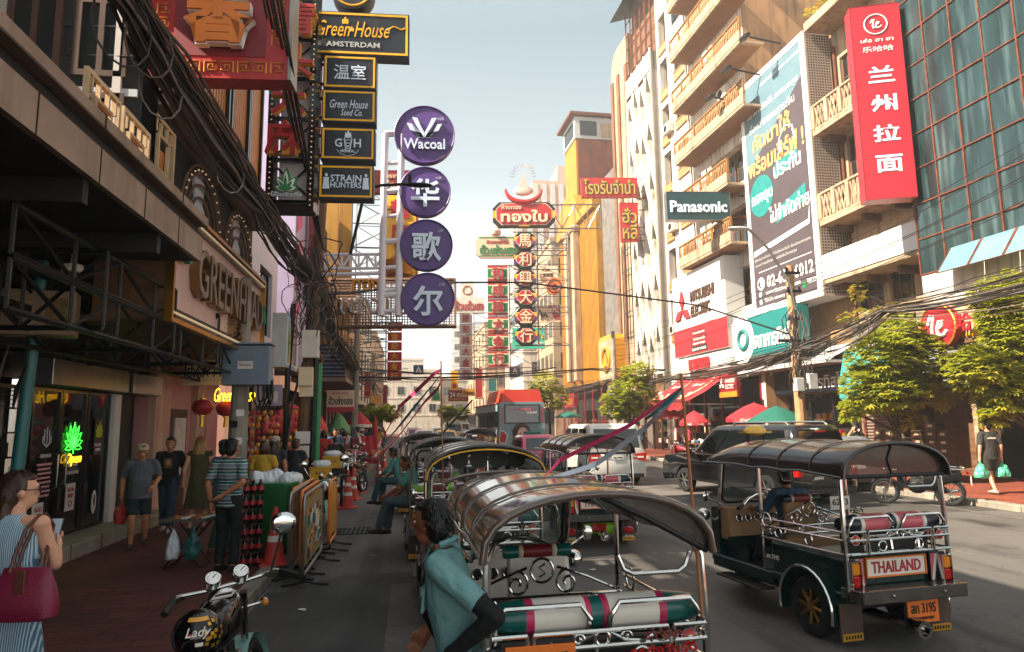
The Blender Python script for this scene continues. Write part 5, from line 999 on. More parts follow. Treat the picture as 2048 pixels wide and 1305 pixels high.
    # poles and roof
    for s in (-1, 1):
        b = MB('chrome')
        b.tube([(s*.56, .04, .5), (s*.56, .04, 1.0), (s*.55, .05, 1.44-drop), (s*.5, .06, 1.53-drop)], .021, 8); b.build('pole', t); b = MB('chrome'); b.tube([(s*.54, 1.25, .38), (s*.54, 1.25, 1.5-drop)], .018, 8); b.build('pole', t); b = MB('chrome'); b.tube([(s*.45, 2.2, .95), (s*.46, 2.08, 1.52-drop)], .018, 8); b.build('pole', t)
    hw = .585; NS = 14
    def sect(y, top, edge, w):
        w *= 1-.055*max(0, y); return [(w*sin(a), y, edge+(top-edge)*max(0, cos(a))**.75) for a in [-pi/2+pi*i/NS for i in range(NS+1)]]
    st = []
    for y, top, edge in ((-.02, 1.765, 1.47), (.06, 1.78, 1.475), (.3, 1.775, 1.49), (.55, 1.755, 1.505), (.8, 1.775, 1.49), (1.05, 1.755, 1.505), (1.3, 1.775, 1.49), (1.6, 1.755, 1.51), (1.9, 1.75, 1.5), (2.12, 1.69, 1.5), (2.28, 1.60, 1.49)): st.append((y, top-drop, edge-drop))
    b = MB(roof); b.loft([sect(y, tp, e, hw) for y, tp, e in st], False, False); b.loft([sect(y, tp-.02, e-.005, hw-.015) for y, tp, e in st], False, False)
    b.tube(sect(-.03, 1.765-drop, 1.46-drop, hw), .02, 8)
    for s in (-1, 1): b.tube([(s*hw, y, e) for y, tp, e in st], .013, 6)
    b.tube(sect(2.28, 1.60, 1.49, hw), .015, 6); b.use('vinyl_light')
    for y, tp in ((.42, 1.772), (.92, 1.77), (1.44, 1.77)): b.tube(sect(y, tp+.005-drop, 1.5-drop, hw+.004), .008, 5)
    b.use(roof); b.build('roof', t, ang=60)
    if valance == 2:
        b = MB('clear_plastic'); ar = [(x, z-drop) for x, _, z in sect(0, 1.765, 1.46, hw-.01)][NS//2:]; b.prism(ar, .0, .006); b.use('black'); b.tube([(ar[0][0], -.005, ar[0][1]-.01), (.25, -.005, ar[0][1]-.13), (hw-.02, -.005, ar[-1][1]+.005)], .014, 8); b.build('rear_valance', t)
    elif valance:
        b = MB('clear_plastic'); ar = [(x, z-drop) for x, _, z in sect(0, 1.75, 1.47, hw-.03)]; b.prism(ar, .015, .02); b.use('black'); b.tube([(-hw+.04, .0, 1.475-drop), (hw-.04, .0, 1.475-drop)], .017, 8); b.tube([(0, .01, 1.74-drop), (-.06, .01, 1.62-drop), (-.02, .01, 1.48-drop)], .01, 5); b.build('rear_valance', t)
    b = MB('chrome', Matrix.Translation((0, 0, -drop))); b.tube([(.1, .03, 1.46), (.13, .03, 1.39), (.18, .03, 1.365), (.42, .03, 1.365), (.46, .03, 1.39), (.49, .03, 1.46)], .012, 6); b.build('grab_handle', t); b = MB('chrome', Matrix.Translation((0, 0, -drop))); b.tube([(-.57, .35, 1.47), (-.58, .38, 1.4), (-.58, .8, 1.39), (-.57, .85, 1.48)], .012, 6); b.build('grab_handle', t)
    # rails
    b = MB('chrome')
    for z in (.81, .93, 1.0):
        for x0, x1 in ((-.54, -.37), (-.34, .34), (.37, .54)): b.tube([(x0, .0, z), (x1, .0, z)], .011, 6)
        for s in (-1, 1): b.tube([(s*.57, .03, z), (s*.57, 1.22, z-.02)], .010, 6)
    for x in (-.37, -.34, .34, .37): b.tube([(x, .0, .80), (x, .0, 1.0)], .010, 6)
    for s in (-1, 1):
        b.ring((s*.2, .0, .87), .042, .008, 'y', 16); b.ring((s*.57, .5, .87), .05, .008, 'x', 16); b.ring((s*.57, .95, .87), .05, .008, 'x', 16); spiral(b, (s*.12, .965), .03, 1.2, 0, .0, .007); b.tube([(s*.04, .0, .99), (s*.12, .0, .95), (s*.22, .0, .94), (s*.26, .0, .965)], .007, 5)
        b.ring((s*.575, 1.12, .97), .07, .008, 'x', 16)
    b.ring((0, 0, .965), .035, .009, 'y', 16); b.tube([(-.57, .03, .81), (.57, .03, .81)], .012, 6); b.build('rail', t)
    # bench and bolster
    b = MB(seat); b.b2(-.46, .46, .22, .9, .60, .72, .04); b.build('bench_seat', t)
    b = MB(bol[0]); R_ = .085
    segs = [(-.53, -.36, 0), (-.36, -.32, 1), (-.32, -.06, 2), (-.06, -.03, 1), (-.03, .03, 0), (.03, .06, 1), (.06, .32, 2), (.32, .36, 1), (.36, .53, 0)]
    for x0, x1, k in segs:
        b.use(bol[k]); r0 = R_*(.72 if x0 < -.5 else (.9 if abs(x0) < .035 else 1)); r1 = R_*(.72 if x1 > .5 else (.9 if abs(x1) < .035 else 1)); b.lathe([(r0, x0), ((R_ if k != 0 else (r0+r1)/2*1.03), (x0+x1)/2), (r1, x1)], 18, (0, .13, 1.05), 'x')
    b.build('bolster', t)
    b = MB('chrome')
    for x0, x1 in ((-.52, -.05), (.05, .52)):
        b.tube([(x0, .06, .94), (x0, .02, 1.05), (x0+.05, .02, 1.12), (x1-.05, .02, 1.12), (x1, .02, 1.05), (x1, .06, .94)], .013, 6)
    for x in (-.3, .3, 0): b.tube([(x, .1, .8), (x, .12, .97)], .014, 6)
    b.tube([(-.5, .06, .95), (.5, .06, .95)], .010, 6); b.build('backrest_rail', t)
    b = MB('black'); b.b2(-.47, .47, .17, .2, .72, .98); b.build('backrest_board', t)
    for x, m in ((-.46, 'lens_red'), (-.36, 'lens_amber'), (.36, 'lens_amber'), (.46, 'lens_red')):
        b = MB('chrome'); b.lathe([(.046, .0), (.05, .05), (.03, .08)], 16, (x, .02, .93), 'y'); b.use(m); b.lathe([(.01, -.012), (.03, -.008), (.042, .002)], 16, (x, .02, .93), 'y'); b.use('bol_white'); b.lathe([(.008, -.016), (.016, -.014)], 10, (x, .02, .93), 'y'); b.build('round_lamp', t)
    # partition, driver place, dash
    b = MB(panel); b.b2(-.45, .45, 1.2, 1.24, .36, .74, .006); b.b2(-.2, .2, 1.3, 1.36, .6, 1.12, .02); b.use('black'); b.b2(-.22, .22, 1.36, 1.8, .62, .74, .04); b.build('driver_seat', t)
    b = MB(bol[0]); 
    for x0, x1, m in ((-.23, -.13, bol[0]), (-.13, -.1, 'tuk_cream'), (-.1, .1, 'deep_red'), (.1, .13, 'tuk_cream'), (.13, .23, bol[0])): b.use(m); b.lathe([(.04, x0), (.045, (x0+x1)/2), (.04, x1)], 12, (0, 1.32, 1.14), 'x')
    b.build('seat_bolster', t)
    b = MB('chrome'); y = 1.19
    for z in (.8, .88): b.tube([(-.54, y, z), (.54, y, z)], .010, 6)
    b.ring((0, y, 1.04), .075, .009, 'y', 20); b.tube([(.02, y-.005, 1.08), (-.02, y-.005, 1.06), (.02, y-.005, 1.02), (-.02, y-.005, 1.0)], .007, 5)
    for s in (-1, 1):
        spiral(b, (s*.17, .96), .085, 1.35, pi/2, y, .010, s); b.tube([(s*.1, y, 1.06), (s*.3, y, .99), (s*.5, y, .9)], .009, 5); spiral(b, (s*.1, .84), .035, 1.3, 0, y, .007, s); b.ring((s*.34, y, .84), .035, .007, 'y', 14); b.ring((s*.46, y, .845), .032, .007, 'y', 14)
    b.build('scroll_rail', t)
    b = MB(panel); b.add([(-.43, 2.0, .62), (.43, 2.0, .62), (.43, 2.06, .96), (-.43, 2.06, .96), (-.43, 2.22, .98), (.43, 2.22, .98), (.43, 2.22, .62), (-.43, 2.22, .62)], [(0, 1, 2, 3), (3, 2, 5, 4), (0, 3, 4, 7), (1, 6, 5, 2)]); b.use(body); b.b2(-.44, .44, 2.0, 2.06, .56, .66, .005); b.use('black')
    for i in range(6): b.lathe([(.01, -.012), (.034, -.012), (.036, .01)], 14, (-.3+i*.12, 2.035, .86), 'y')
    b.use('chrome')
    for i in range(6): b.ring((-.3+i*.12, 2.022, .86), .038, .006, 'y', 14)
    b.build('dashboard', t)
    b = MB('chrome'); b.tube([(-.32, 1.9, 1.02), (-.2, 1.97, 1.08), (-.06, 2.02, 1.12), (.06, 2.02, 1.12), (.2, 1.97, 1.08), (.32, 1.9, 1.02)], .016, 8); b.use('black'); b.tube([(-.32, 1.9, 1.02), (-.42, 1.85, .99)], .022, 8); b.tube([(.32, 1.9, 1.02), (.42, 1.85, .99)], .022, 8); b.use('deep_red'); b.ell((.3, 1.91, 1.04), (.04, .04, .05)); b.build('handlebar', t)
    b = MB('black'); P = lambda x, z: (x, 2.2-.12*(z-.97)/.55, z); o = [(x, z+1.27) for x, z in rrect(.84, .50, .09, 4)]
    b.tube([P(x, z) for x, z in o], .016, 6, True); o1 = b.build('windscreen', t); b = MB('windscreen'); b.add([P(x, z) for x, z in o], [tuple(range(len(o)))]); b.build('pane', o1)
    b = MB('black'); b.box((.1, 1.98, 1.5), (.2, .03, .06), .012); b.use('chrome'); b.box((.1, 1.962, 1.5), (.18, .004, .045)); b.build('mirror', t)
    for s in (-1, 1):
        b = MB('chrome'); b.tube([(s*.42, 2.3, .8), (s*.54, 2.35, .86)], .014, 6); b.ell((s*.56, 2.36, .87), (.075, .085, .075)); b.tube([(s*.45, 2.15, 1.0), (s*.6, 2.18, 1.08)], .009, 5); b.ell((s*.63, 2.18, 1.1), (.045, .015, .06)); b.build('headlight', t)
    if dome:
        b = MB('dome_yellow'); b.ell((0, 2.05, 1.855), (.15, .08, .065), 16, 8); b.b2(-.17, .17, 1.96, 2.14, 1.83, 1.845); b.use('dark_metal'); b.tube([(-.11, 2.05, 1.83), (-.11, 2.05, 1.68)], .01, 5); b.tube([(.11, 2.05, 1.83), (.11, 2.05, 1.68)], .01, 5); b.build('taxi_lamp', t)
    if detail:
        b = MB('black'); text(b, mini or plate, 0, 0, .2, .045, 0, .003, 'bol_white', .01); b.M = None
        rot = Matrix.Translation((-.648, .95, .64)) @ Matrix.Rotation(-pi/2, 4, 'Z'); b.v = [tuple(rot @ Vector(v)) for v in b.v]; b.build('side_lettering', t)
    return t
tk = tuktuk('nearest tuk-tuk with teal white bolster and pink streamers tied to its roof', (.92, 3.36, 0), radians(3.2), drop=.12, dome=False, valance=2, roof='vinyl_light', plate='สก 545', plate_at=(-.31, .86), panel='bol_white')
b = MB('bol_white'); text(b, 'ธุรกิจวันรุ่น', .3, .9, .34, .055, -.03, .006, 'lens_red', .02); text(b, 'STOP', .3, .97, .2, .03, -.03, .006, 'deep_red', .01); b.use('dark_metal'); b.b2(-.5, .5, -.015, .0, .83, .86); b.build('sticker', tk)
tkB = tuktuk('tuk-tuk on the right with red bolster and THAILAND name board', (4.33, 5.72, 0), radians(7), bol=('bol_navy', 'bol_white', 'bol_red'), plate='สก 3195', plate_at=(.16, .3), panel='wall_beige')
b = MB('bol_white'); b.b2(.27, .52, 1.18, 1.185, 1.02, 1.16); text(b, '6293', .395, 1.1, .2, .07, 1.179, .004, 'black', .015); b.build('number_plate', tkB)
tkC = tuktuk('tuk-tuk with two pale red cushions in front of the white van', (3.05, 10.95, 0), radians(2), bol=('bol_navy', 'bol_white', 'bol_red'), plate='สก 7866', plate_at=(0, .9), body='tuk_green', dome=False)
b = MB('lime'); b.lathe([(.02, -.28), (.13, -.26), (.13, .26), (.02, .28)], 16, (0, .3, .27), 'x'); b.use('lens_red'); b.b2(-.12, .12, .16, .18, .2, .34); b.build('gas_tank', tkC)
b = MB('lens_red')
for s in (-1, 1): b.ell((s*.485, .108, .24), (.08, .006, .06)); text(b, 'Racing', s*.485, .14, .15, .05, .1, .004, 'bol_white', .005, .3); b.use('lens_red')
b.build('flap_badge', tkC)
tkD = tuktuk('black roofed tuk-tuk queueing directly ahead of the nearest one', (.76, 6.95, 0), radians(2), bol=('bol_teal', 'purple', 'bol_white'), plate='สก 2210', body='tuk_wine', valance=False, dome=False, board='BANGKOK', board_m='green')
b = MB('yellow'); b.tube([(.6*sin(a), -.05, 1.44+.29*max(0, cos(a))**.75) for a in [-pi/2+pi*i/14 for i in range(15)]], .008, 5); b.build('roof_trim', tkD)
b = MB('black')
for i in range(5): b.lathe([(.02, .0), (.1, .0), (.1, .03)], 16, (-.42+i*.21, .6, 1.6), 'y')
b.build('speaker', tkD)
b = MB('black'); text(b, 'WD', -.48, .22, .14, .07, .1, .004, 'bol_white', .02, .3); b.build('flap_badge', tkD)
tkE = tuktuk('wine coloured tuk-tuk third in the queue with a green cushion', (.58, 10.2, 0), radians(1), bol=('lime', 'bol_white', 'deep_red'), plate='สก 1187', body='tuk_wine', detail=False, valance=False, dome=False)
tkF = tuktuk('tuk-tuk fourth in the queue beside the sitting drivers', (.35, 15.6, 0), 0, bol=('bol_red', 'bol_white', 'bol_teal'), plate='สก 904', detail=False, dome=False, valance=False)
tkG = tuktuk('small looking tuk-tuk ahead beside the bus side', (2.45, 24.5, 0), radians(3), plate='สก 377', detail=False, dome=False, valance=False)
# ---------------------------------------------------------------- cars
for a in [('paint_black', '#0c0b0d', .12, 0, .1, 2, 0, 30, 0, 1), ('paint_white', '#dedad4', .25, 0, .05, 2, 0, 30, 0, .8), ('paint_silver', '#9a9ca4', .25, .5, .05, 2, 0, 30, 0, .8), ('paint_pink', '#d03466', .22, 0, .08, 2, 0, 30, 0, .8), ('paint_purple', '#5a3a78', .25, 0, .08, 2, 0, 30, 0, .8), ('paint_yellow', '#e8b018', .25, 0, .06, 2, 0, 30, 0, .8), ('paint_green', '#2a8a3c', .25, 0, .06, 2, 0, 30, 0, .8), ('paint_blue', '#24405e', .25, 0, .06, 2, 0, 30, 0, .8), ('bus_blue', '#7f99a0', .4, 0, .1, 2, 0, 30, .25), ('bus_red', '#e2402a', .4, 0, .08, 1)]: mat(*a)
def car(label, loc, rz, L, Wd, H, paint, kind='sedan', plate=None, cat='car', lower=None, detail=True, group=None, name='parked_car'):
    """local y forward, rear bumper at y=0"""
    t = root(name, label, cat, loc, rz, group); hw = Wd/2; zb = .26; wr = .33 if H > 1.6 else .3; belt = H*.56; ya, yf = L*.2, L*.8
    def arch(yc): return [(yc+wr*1.18*cos(a), wr+wr*1.18*sin(a)) for a in [pi-i*pi/10 for i in range(11)] if wr+wr*1.18*sin(a) >= zb]
    if kind == 'sedan': top = [(L-.03, .62), (L*.96, .75), (L*.73, belt+.02), (L*.1, belt+.06), (.03, belt-.02)]; gh = (L*.1, L*.74, L*.25, L*.56)
    elif kind == 'van': top = [(L-.02, .7), (L*.96, .85), (L*.86, belt+.05), (.03, belt+.05)]; gh = (.04, L*.86, .22, L*.66)
    elif kind == 'pickup': top = [(L-.02, .75), (L*.97, 1.0), (L*.75, belt+.06), (.02, belt+.04)]; gh = (.03, L*.76, .25, L*.58)
    else: top = [(L-.02, .65), (L*.97, .85), (L*.78, belt+.03), (.03, belt+.03)]; gh = (.05, L*.78, .35, L*.58)
    prof = [(0, zb+.1), (.06, zb)]+arch(ya)+[(ya+.9, zb)]+arch(yf)+[(L-.08, zb), (L, zb+.15)]+top+[(0, belt*.8)]
    cy, cz = L/2, .7
    def ring(x, k): return [(x, cy+(y-cy)*(1-k/L*2), cz+(z-cz)*(1-k*.9)) for y, z in prof]
    b = MB(paint); b.loft([ring(-hw, .07), ring(-hw+.03, .03), ring(-hw+.1, 0), ring(hw-.1, 0), ring(hw-.03, .03), ring(hw, .07)], True)
    if lower:
        b.use(lower); b.b2(-hw*.97, hw*.97, -.012, L*.3, zb+.12, belt*.72, .02)
    b.build('body', t, ang=50)
    y0b, y1b, y0t, y1t = gh; zt = H; wb, wt = hw-.05, hw-.2 if kind != 'van' else hw-.13; z0 = belt-.02
    c = lambda u, v: None
    b = MB(paint); rings = []
    for k, (f, ins) in enumerate(((0, 0), (.5, .008), (.86, 0), (.97, .05), (1.0, .16))):
        ya_, yb_ = y0b+(y0t-y0b)*min(1, f*1.03), y1b+(y1t-y1b)*min(1, f*1.03); w = wb+(wt-wb)*f
        rings.append([(x+0, y, z0+(zt-z0)*f) for x, y in rrect(2*(w-ins), (yb_-ya_)-2*ins, .14, 3, 0, (ya_+yb_)/2)])
    b.loft(rings); b.build('cabin', t, ang=40)
    def sp(f, side, e=.012):   # window helper points on the cabin sides
        w = wb+(wt-wb)*f+e; return side*w, z0+(zt-z0)*f
    def edge(f): return y0b+(y0t-y0b)*min(1, f*1.03), y1b+(y1t-y1b)*min(1, f*1.03)
    f0, f1 = .14, .84
    for s in (-1, 1):
        cuts = (.07, .40, .72, .97) if kind != 'pickup' else (.05, .44, .74, .97)
        for k in range(3):
            a, d = cuts[k], cuts[k+1]; g_ = .015; P = []
            for f, u in ((f0, a+g_), (f0, d-g_), (f1, d-g_-(.02 if k == 2 else 0)), (f1, a+g_)):
                ylo, yhi = edge(f); x, z = sp(f, s); P.append((x, ylo+.1+(yhi-ylo-.2)*u, z))
            b = MB('car_glass'); b.quad(*P); b.build('side_window', t)
    for nm, back in (('rear_window', 1), ('windscreen', 0)):
        P = []
        for f, sx in ((f0, -1), (f0, 1), (f1-.02, 1), (f1-.02, -1)):
            ylo, yhi = edge(f); w = wb+(wt-wb)*f-.13; P.append((sx*w, ylo-.012 if back else yhi+.012, z0+(zt-z0)*f))
        b = MB('car_glass'); b.quad(*P); b.build(nm, t)
    for s in (-1, 1):
        wheel(t, s*(hw-.1), ya, wr, .2, 'steel', 6, s); wheel(t, s*(hw-.1), yf, wr, .2, 'steel', 6, s)
        b = MB('lens_red'); big = kind in ('van', 'pickup', 'suv')
        if kind == 'pickup': b.b2(s*(hw-.17), s*(hw+.004), -.015, .15, belt*.62, belt*1.0, .03)
        else: b.prism([(s*(hw-.42), belt*.78), (s*(hw-.03), belt*.7), (s*(hw+.0), belt*.95), (s*(hw-.38), belt*.92)], -.014, .12)
        b.use('bol_white'); b.b2(s*(hw-.3 if kind != 'pickup' else hw-.15), s*(hw-.1 if kind != 'pickup' else hw-.02), -.02, .02, belt*.8, belt*.85); b.build('tail_light', t)
        b = MB('ice'); b.ell((s*(hw-.25), L-.1, .72), (.2, .1, .09)); b.build('headlight', t)
        b = MB(paint); b.ell((s*(hw+.12), gh[1]-.25, belt+.12), (.12, .06, .09)); b.tube([(s*(hw-.05), gh[1]-.25, belt+.05), (s*(hw+.08), gh[1]-.25, belt+.08)], .025, 6); b.build('wing_mirror', t)
        if detail:
            b = MB('chrome'); 
            for yy in (L*.38, L*.58): b.box((s*(hw+.005), yy, belt-.12), (.04, .2, .035), .012)
            b.build('door_handle', t); b = MB('black')
            for yy in (L*.34, L*.52, L*.72): b.b2(s*(hw-.006), s*(hw+.003), yy, yy+.012, zb+.12, belt)
            b.build('door_seam', t)
    b = MB('black'); b.b2(-hw+.1, hw-.1, -.02, .03, zb, zb+.12, .02); b.b2(-hw+.1, hw-.1, L-.04, L+.005, zb+.02, zb+.25, .02); b.use('chrome'); b.b2(-.45, .45, -.025, .01, belt*.95, belt*.98); b.build('bumper', t)
    b = MB('bol_white'); b.b2(-.17, .17, -.03, -.016, belt*.76, belt*.76+.12, .003)
    if plate: text(b, plate, 0, belt*.76+.07, .27, .055, -.031, .004, 'black', .015)
    b.build('licence_plate', t); return t
mpv = car('white people carrier with red tail lamps behind the two red cushions', (6.3, 20.6, 0), radians(1), 4.7, 1.86, 1.9, 'paint_white', 'van', 'ผข 408')
b = MB('chrome'); b.b2(-.6, .6, -.02, .0, .88, .91); b.build('trim', mpv)
suv = car('black pickup with a black canopy and roof bars beside the right tuk-tuk', (9.6, 14.9, 0), radians(15), 5.2, 1.9, 1.84, 'paint_black', 'pickup', None, 'pickup')
b = MB('chrome')
for s in (-1, 1): b.tube([(s*.62, .5, 1.83), (s*.62, .6, 1.9), (s*.62, 2.3, 1.9), (s*.62, 2.4, 1.83)], .025, 6)
b.build('roof_bar', suv); b = MB('bol_white'); text(b, 'HILUX', -.45, .98, .3, .07, -.03, .01, 'bol_white', .02); text(b, 'REVO', -.35, .62, .3, .07, -.03, .01, 'bol_white', .02); b.use('lens_red'); b.b2(-.15, .15, .14, .16, 1.66, 1.7); b.build('lettering', suv)
car('silver car mostly hidden behind the black pickup', (12.0, 17.2, 0), radians(2), 4.3, 1.75, 1.47, 'paint_silver', 'suv')
tx = car('pink and purple taxi in front of the bus', (5.15, 26, 0), radians(4), 4.5, 1.72, 1.48, 'paint_pink', 'sedan', 'ทว 91', 'taxi', 'paint_purple'); b = MB('teal'); b.box((0, 2.2, 1.55), (.7, .2, .13), .03); b.build('taxi_lamp', tx)
t2 = car('yellow and green taxi in the middle of the road far ahead', (2.6, 49, 0), radians(2), 4.5, 1.72, 1.48, 'paint_yellow', 'sedan', 'ทน 55', 'taxi', 'paint_green'); b = MB('bol_white'); b.box((0, 2.2, 1.55), (.6, .2, .13), .03); b.build('taxi_lamp', t2)
far = [((3.9, 62), 'white van on the road behind the yellow taxi', 'van', 'paint_white', 2.0), ((1.2, 56), 'pale car left of the yellow taxi', 'sedan', 'paint_white', 1.47), ((6.6, 66), 'dark blue car right of the white van far ahead', 'sedan', 'paint_blue', 1.47), ((0.6, 70), 'pink taxi far down the left lane', 'sedan', 'paint_pink', 1.47), ((3.4, 80), 'white car farthest along the middle lane', 'sedan', 'paint_white', 1.47), ((6.4, 84), 'silver van farthest along the right lane', 'van', 'paint_silver', 2.0), ((0.4, 86), 'blue car farthest along the left lane', 'sedan', 'paint_blue', 1.47), ((8.2, 48), 'yellow taxi hidden beyond the bus', 'sedan', 'paint_yellow', 1.48)]
for (x, y), lab, kd, pt, hh in far: car(lab, (x, y, 0), radians(2), 4.5, 1.75, hh, pt, kd, None, 'car', None, False)
# ---------------------------------------------------------------- bus
t = root('city_bus', 'grey blue city bus with red roof hump and a woman on its rear advert', 'bus', (6.1, 37.5, 0), radians(1.5))
Wb, Lb = 1.27, 11.0
b = MB('bus_blue'); b.loft([[(x, y, z) for x, z in rrect(2*Wb, 2.75, .18, 4, 0, 1.72)] for y in (0, Lb)]); b.build('body', t, ang=50)
b = MB('bus_red'); b.loft([[(x*(1 if i in (1, 2) else .93), y, z) for x, z in [(-Wb+.02, 3.05), (Wb-.02, 3.05), (Wb-.2, 3.78), (-Wb+.2, 3.78)]] for i, y in enumerate((.05, .3, 4.5, 6.0))]); b.use('bus_red'); b.b2(-Wb-.05, Wb+.05, .3, Lb, 3.0, 3.1, .03); b.build('roof', t)
b = MB('car_glass'); b.quad((-.95, -.012, 1.95), (.95, -.012, 1.95), (.9, -.012, 2.9), (-.9, -.012, 2.9)); b.use('black'); frame(b, 2.0, 1.05, .06, -.03, .0, 0, 2.43); text(b, 'ป.อ. เฉลิมพระเกียรติ', -.1, 2.7, 1.2, .18, -.02, .01, 'bol_red', .02); text(b, '4-55191', .55, 2.5, .55, .12, -.02, .01, 'bol_white', .01); b.build('rear_window', t)
b = MB('lens_red')
for s in (-1, 1):
    for k in range(8): b.b2(s*1.06, s*1.2, -.02, .0, 2.02+k*.1, 2.07+k*.1)
b.build('rear_vent', t)
for k in range(6): b = MB('car_glass'); b.b2(-Wb-.012, -Wb+.01, .5+k*1.7, 2.0+k*1.7, 1.6, 2.6, .004); b.build('side_window', t)
b = MB('paint_yellow'); b.b2(-Wb-.01, -Wb, .6, 10.5, .95, 1.25); b.use('orange'); b.b2(-Wb-.012, -Wb-.002, .6, 10.5, .75, .9); b.use('bol_white'); b.prism([(-1.3, .9), (-.95, .8), (-.8, 1.3), (-1.0, 1.5), (-1.25, 1.6)], -.014, -.004); b.use('lens_red'); b.prism([(-1.26, .94), (-.98, .85), (-.86, 1.28), (-1.02, 1.45), (-1.22, 1.54)], -.02, -.0145); b.build('livery', t)
b = MB('brown'); b.mats = ['adv_hair']; mat('adv_hair', '#4a2a20', .5, 0, .2); b.lathe([(.02, -.012), (.5, -.012), (.52, -.004)], 24, (-.05, 0, 1.42), 'y'); b.prism([(-.6, .5), (-.35, .5), (-.2, 1.5), (-.5, 1.6)], -.012, -.004); b.prism([(.25, .5), (.5, .5), (.45, 1.55), (.15, 1.5)], -.012, -.004); mat('adv_skin', '#d8a890', .5, 0, .05); b.use('adv_skin')
b.prism([(.02+.31*cos(a), 1.28+.42*sin(a)) for a in [i*2*pi/24 for i in range(24)]], -.02, -.0125); b.use('adv_hair'); b.prism([(-.3, 1.55), (.0, 1.8), (.33, 1.5), (.3, 1.66), (.0, 1.86), (-.3, 1.7)], -.024, -.0205)
for s in (-1, 1): b.ell((.02+s*.13, -.022, 1.34), (.06, .004, .02), 10, 6); b.b2(.02+s*.13-.07, .02+s*.13+.07, -.024, -.021, 1.41, 1.425)
b.use('lens_red'); b.ell((.03, -.022, 1.07), (.09, .004, .028), 10, 6); b.use('adv_skin'); b.build('advert', t)
b = MB('black'); b.b2(-1.2, 1.2, -.06, .1, .35, .6, .03); b.build('bumper', t)
for y in (2.5, 8.5):
    for s in (-1, 1): wheel(t, s*1.1, y, .48, .28, 'steel', 8, s)
# ---------------------------------------------------------------- people
from mathutils import noise as mnoise
SC2 = bpy.data.scenes.new('workbench')
def remesh(mb, voxel, it=3, wr=0., seed=0):
    me = bpy.data.meshes.new('r'); me.from_pydata(mb.v, [], mb.f); o = bpy.data.objects.new('r', me); SC2.collection.objects.link(o)
    bm = bmesh.new(); bm.from_mesh(me); bmesh.ops.triangulate(bm, faces=bm.faces); bmesh.ops.recalc_face_normals(bm, faces=bm.faces); bm.to_mesh(me); bm.free()
    m = o.modifiers.new('m', 'REMESH'); m.mode = 'VOXEL'; m.voxel_size = voxel; m.use_smooth_shade = True
    s = o.modifiers.new('s', 'SMOOTH'); s.factor = .5; s.iterations = it
    vl = SC2.view_layers[0]; vl.update(); dg = vl.depsgraph
    r = bpy.data.meshes.new_from_object(o.evaluated_get(dg)); bpy.data.objects.remove(o); bpy.data.meshes.remove(me)
    if wr:
        for v, nv in zip(r.vertices, [v.normal.copy() for v in r.vertices]):
            p = Vector((v.co.x*9, v.co.y*9, v.co.z*4))+Vector((seed*3.1, 0, 0)); v.co += nv*(mnoise.noise(p)*wr+mnoise.noise(p*2.7)*wr*.6)
    r.polygons.foreach_set('use_smooth', [True]*len(r.polygons)); return r
def mesh_obj(name, me, m, parent):
    me.materials.clear(); me.materials.append(MATS[m]); o = bpy.data.objects.new(name, me); COL.objects.link(o); o.parent = parent; return o
def cl(h, rough=.85):
    n = 'cloth_'+h.strip('#')
    if n not in MATS: mat(n, h, rough, 0, .26, 5, .6, 22)
    return n
def striped(name, bands, scale, axis='z'):
    m = mat(name, bands[0][1], .85, var=0); n, l = m.node_tree.nodes, m.node_tree.links; tc = n.new('ShaderNodeTexCoord'); sp = n.new('ShaderNodeSeparateXYZ'); l.new(tc.outputs['Object'], sp.inputs[0])
    mu = n.new('ShaderNodeMath'); mu.operation = 'MULTIPLY'; mu.inputs[1].default_value = scale; l.new(sp.outputs[axis.upper()], mu.inputs[0]); fr = n.new('ShaderNodeMath'); fr.operation = 'FRACT'; l.new(mu.outputs[0], fr.inputs[0])
    r = n.new('ShaderNodeValToRGB'); r.color_ramp.interpolation = 'CONSTANT'; e = r.color_ramp.elements
    for i, (p, c) in enumerate(bands):
        q = e[i] if i < len(e) else e.new(p); q.position = p; q.color = (*lin(c), 1)
    l.new(fr.outputs[0], r.inputs[0]); l.new(r.outputs[0], n['Principled BSDF'].inputs['Base Color']); return name
striped('polo_stripes', [(0, '#6d7a80'), (.3, '#c8ccc8'), (.36, '#1f5f58'), (.6, '#c8ccc8'), (.66, '#4a5258'), (.9, '#9aa0a2')], 7.5)
striped('blue_gingham', [(0, '#b4c4cc'), (.45, '#4f7690')], 95, 'x'); striped('blue_stripe', [(0, '#a9bac4'), (.4, '#456a80')], 90, 'x')
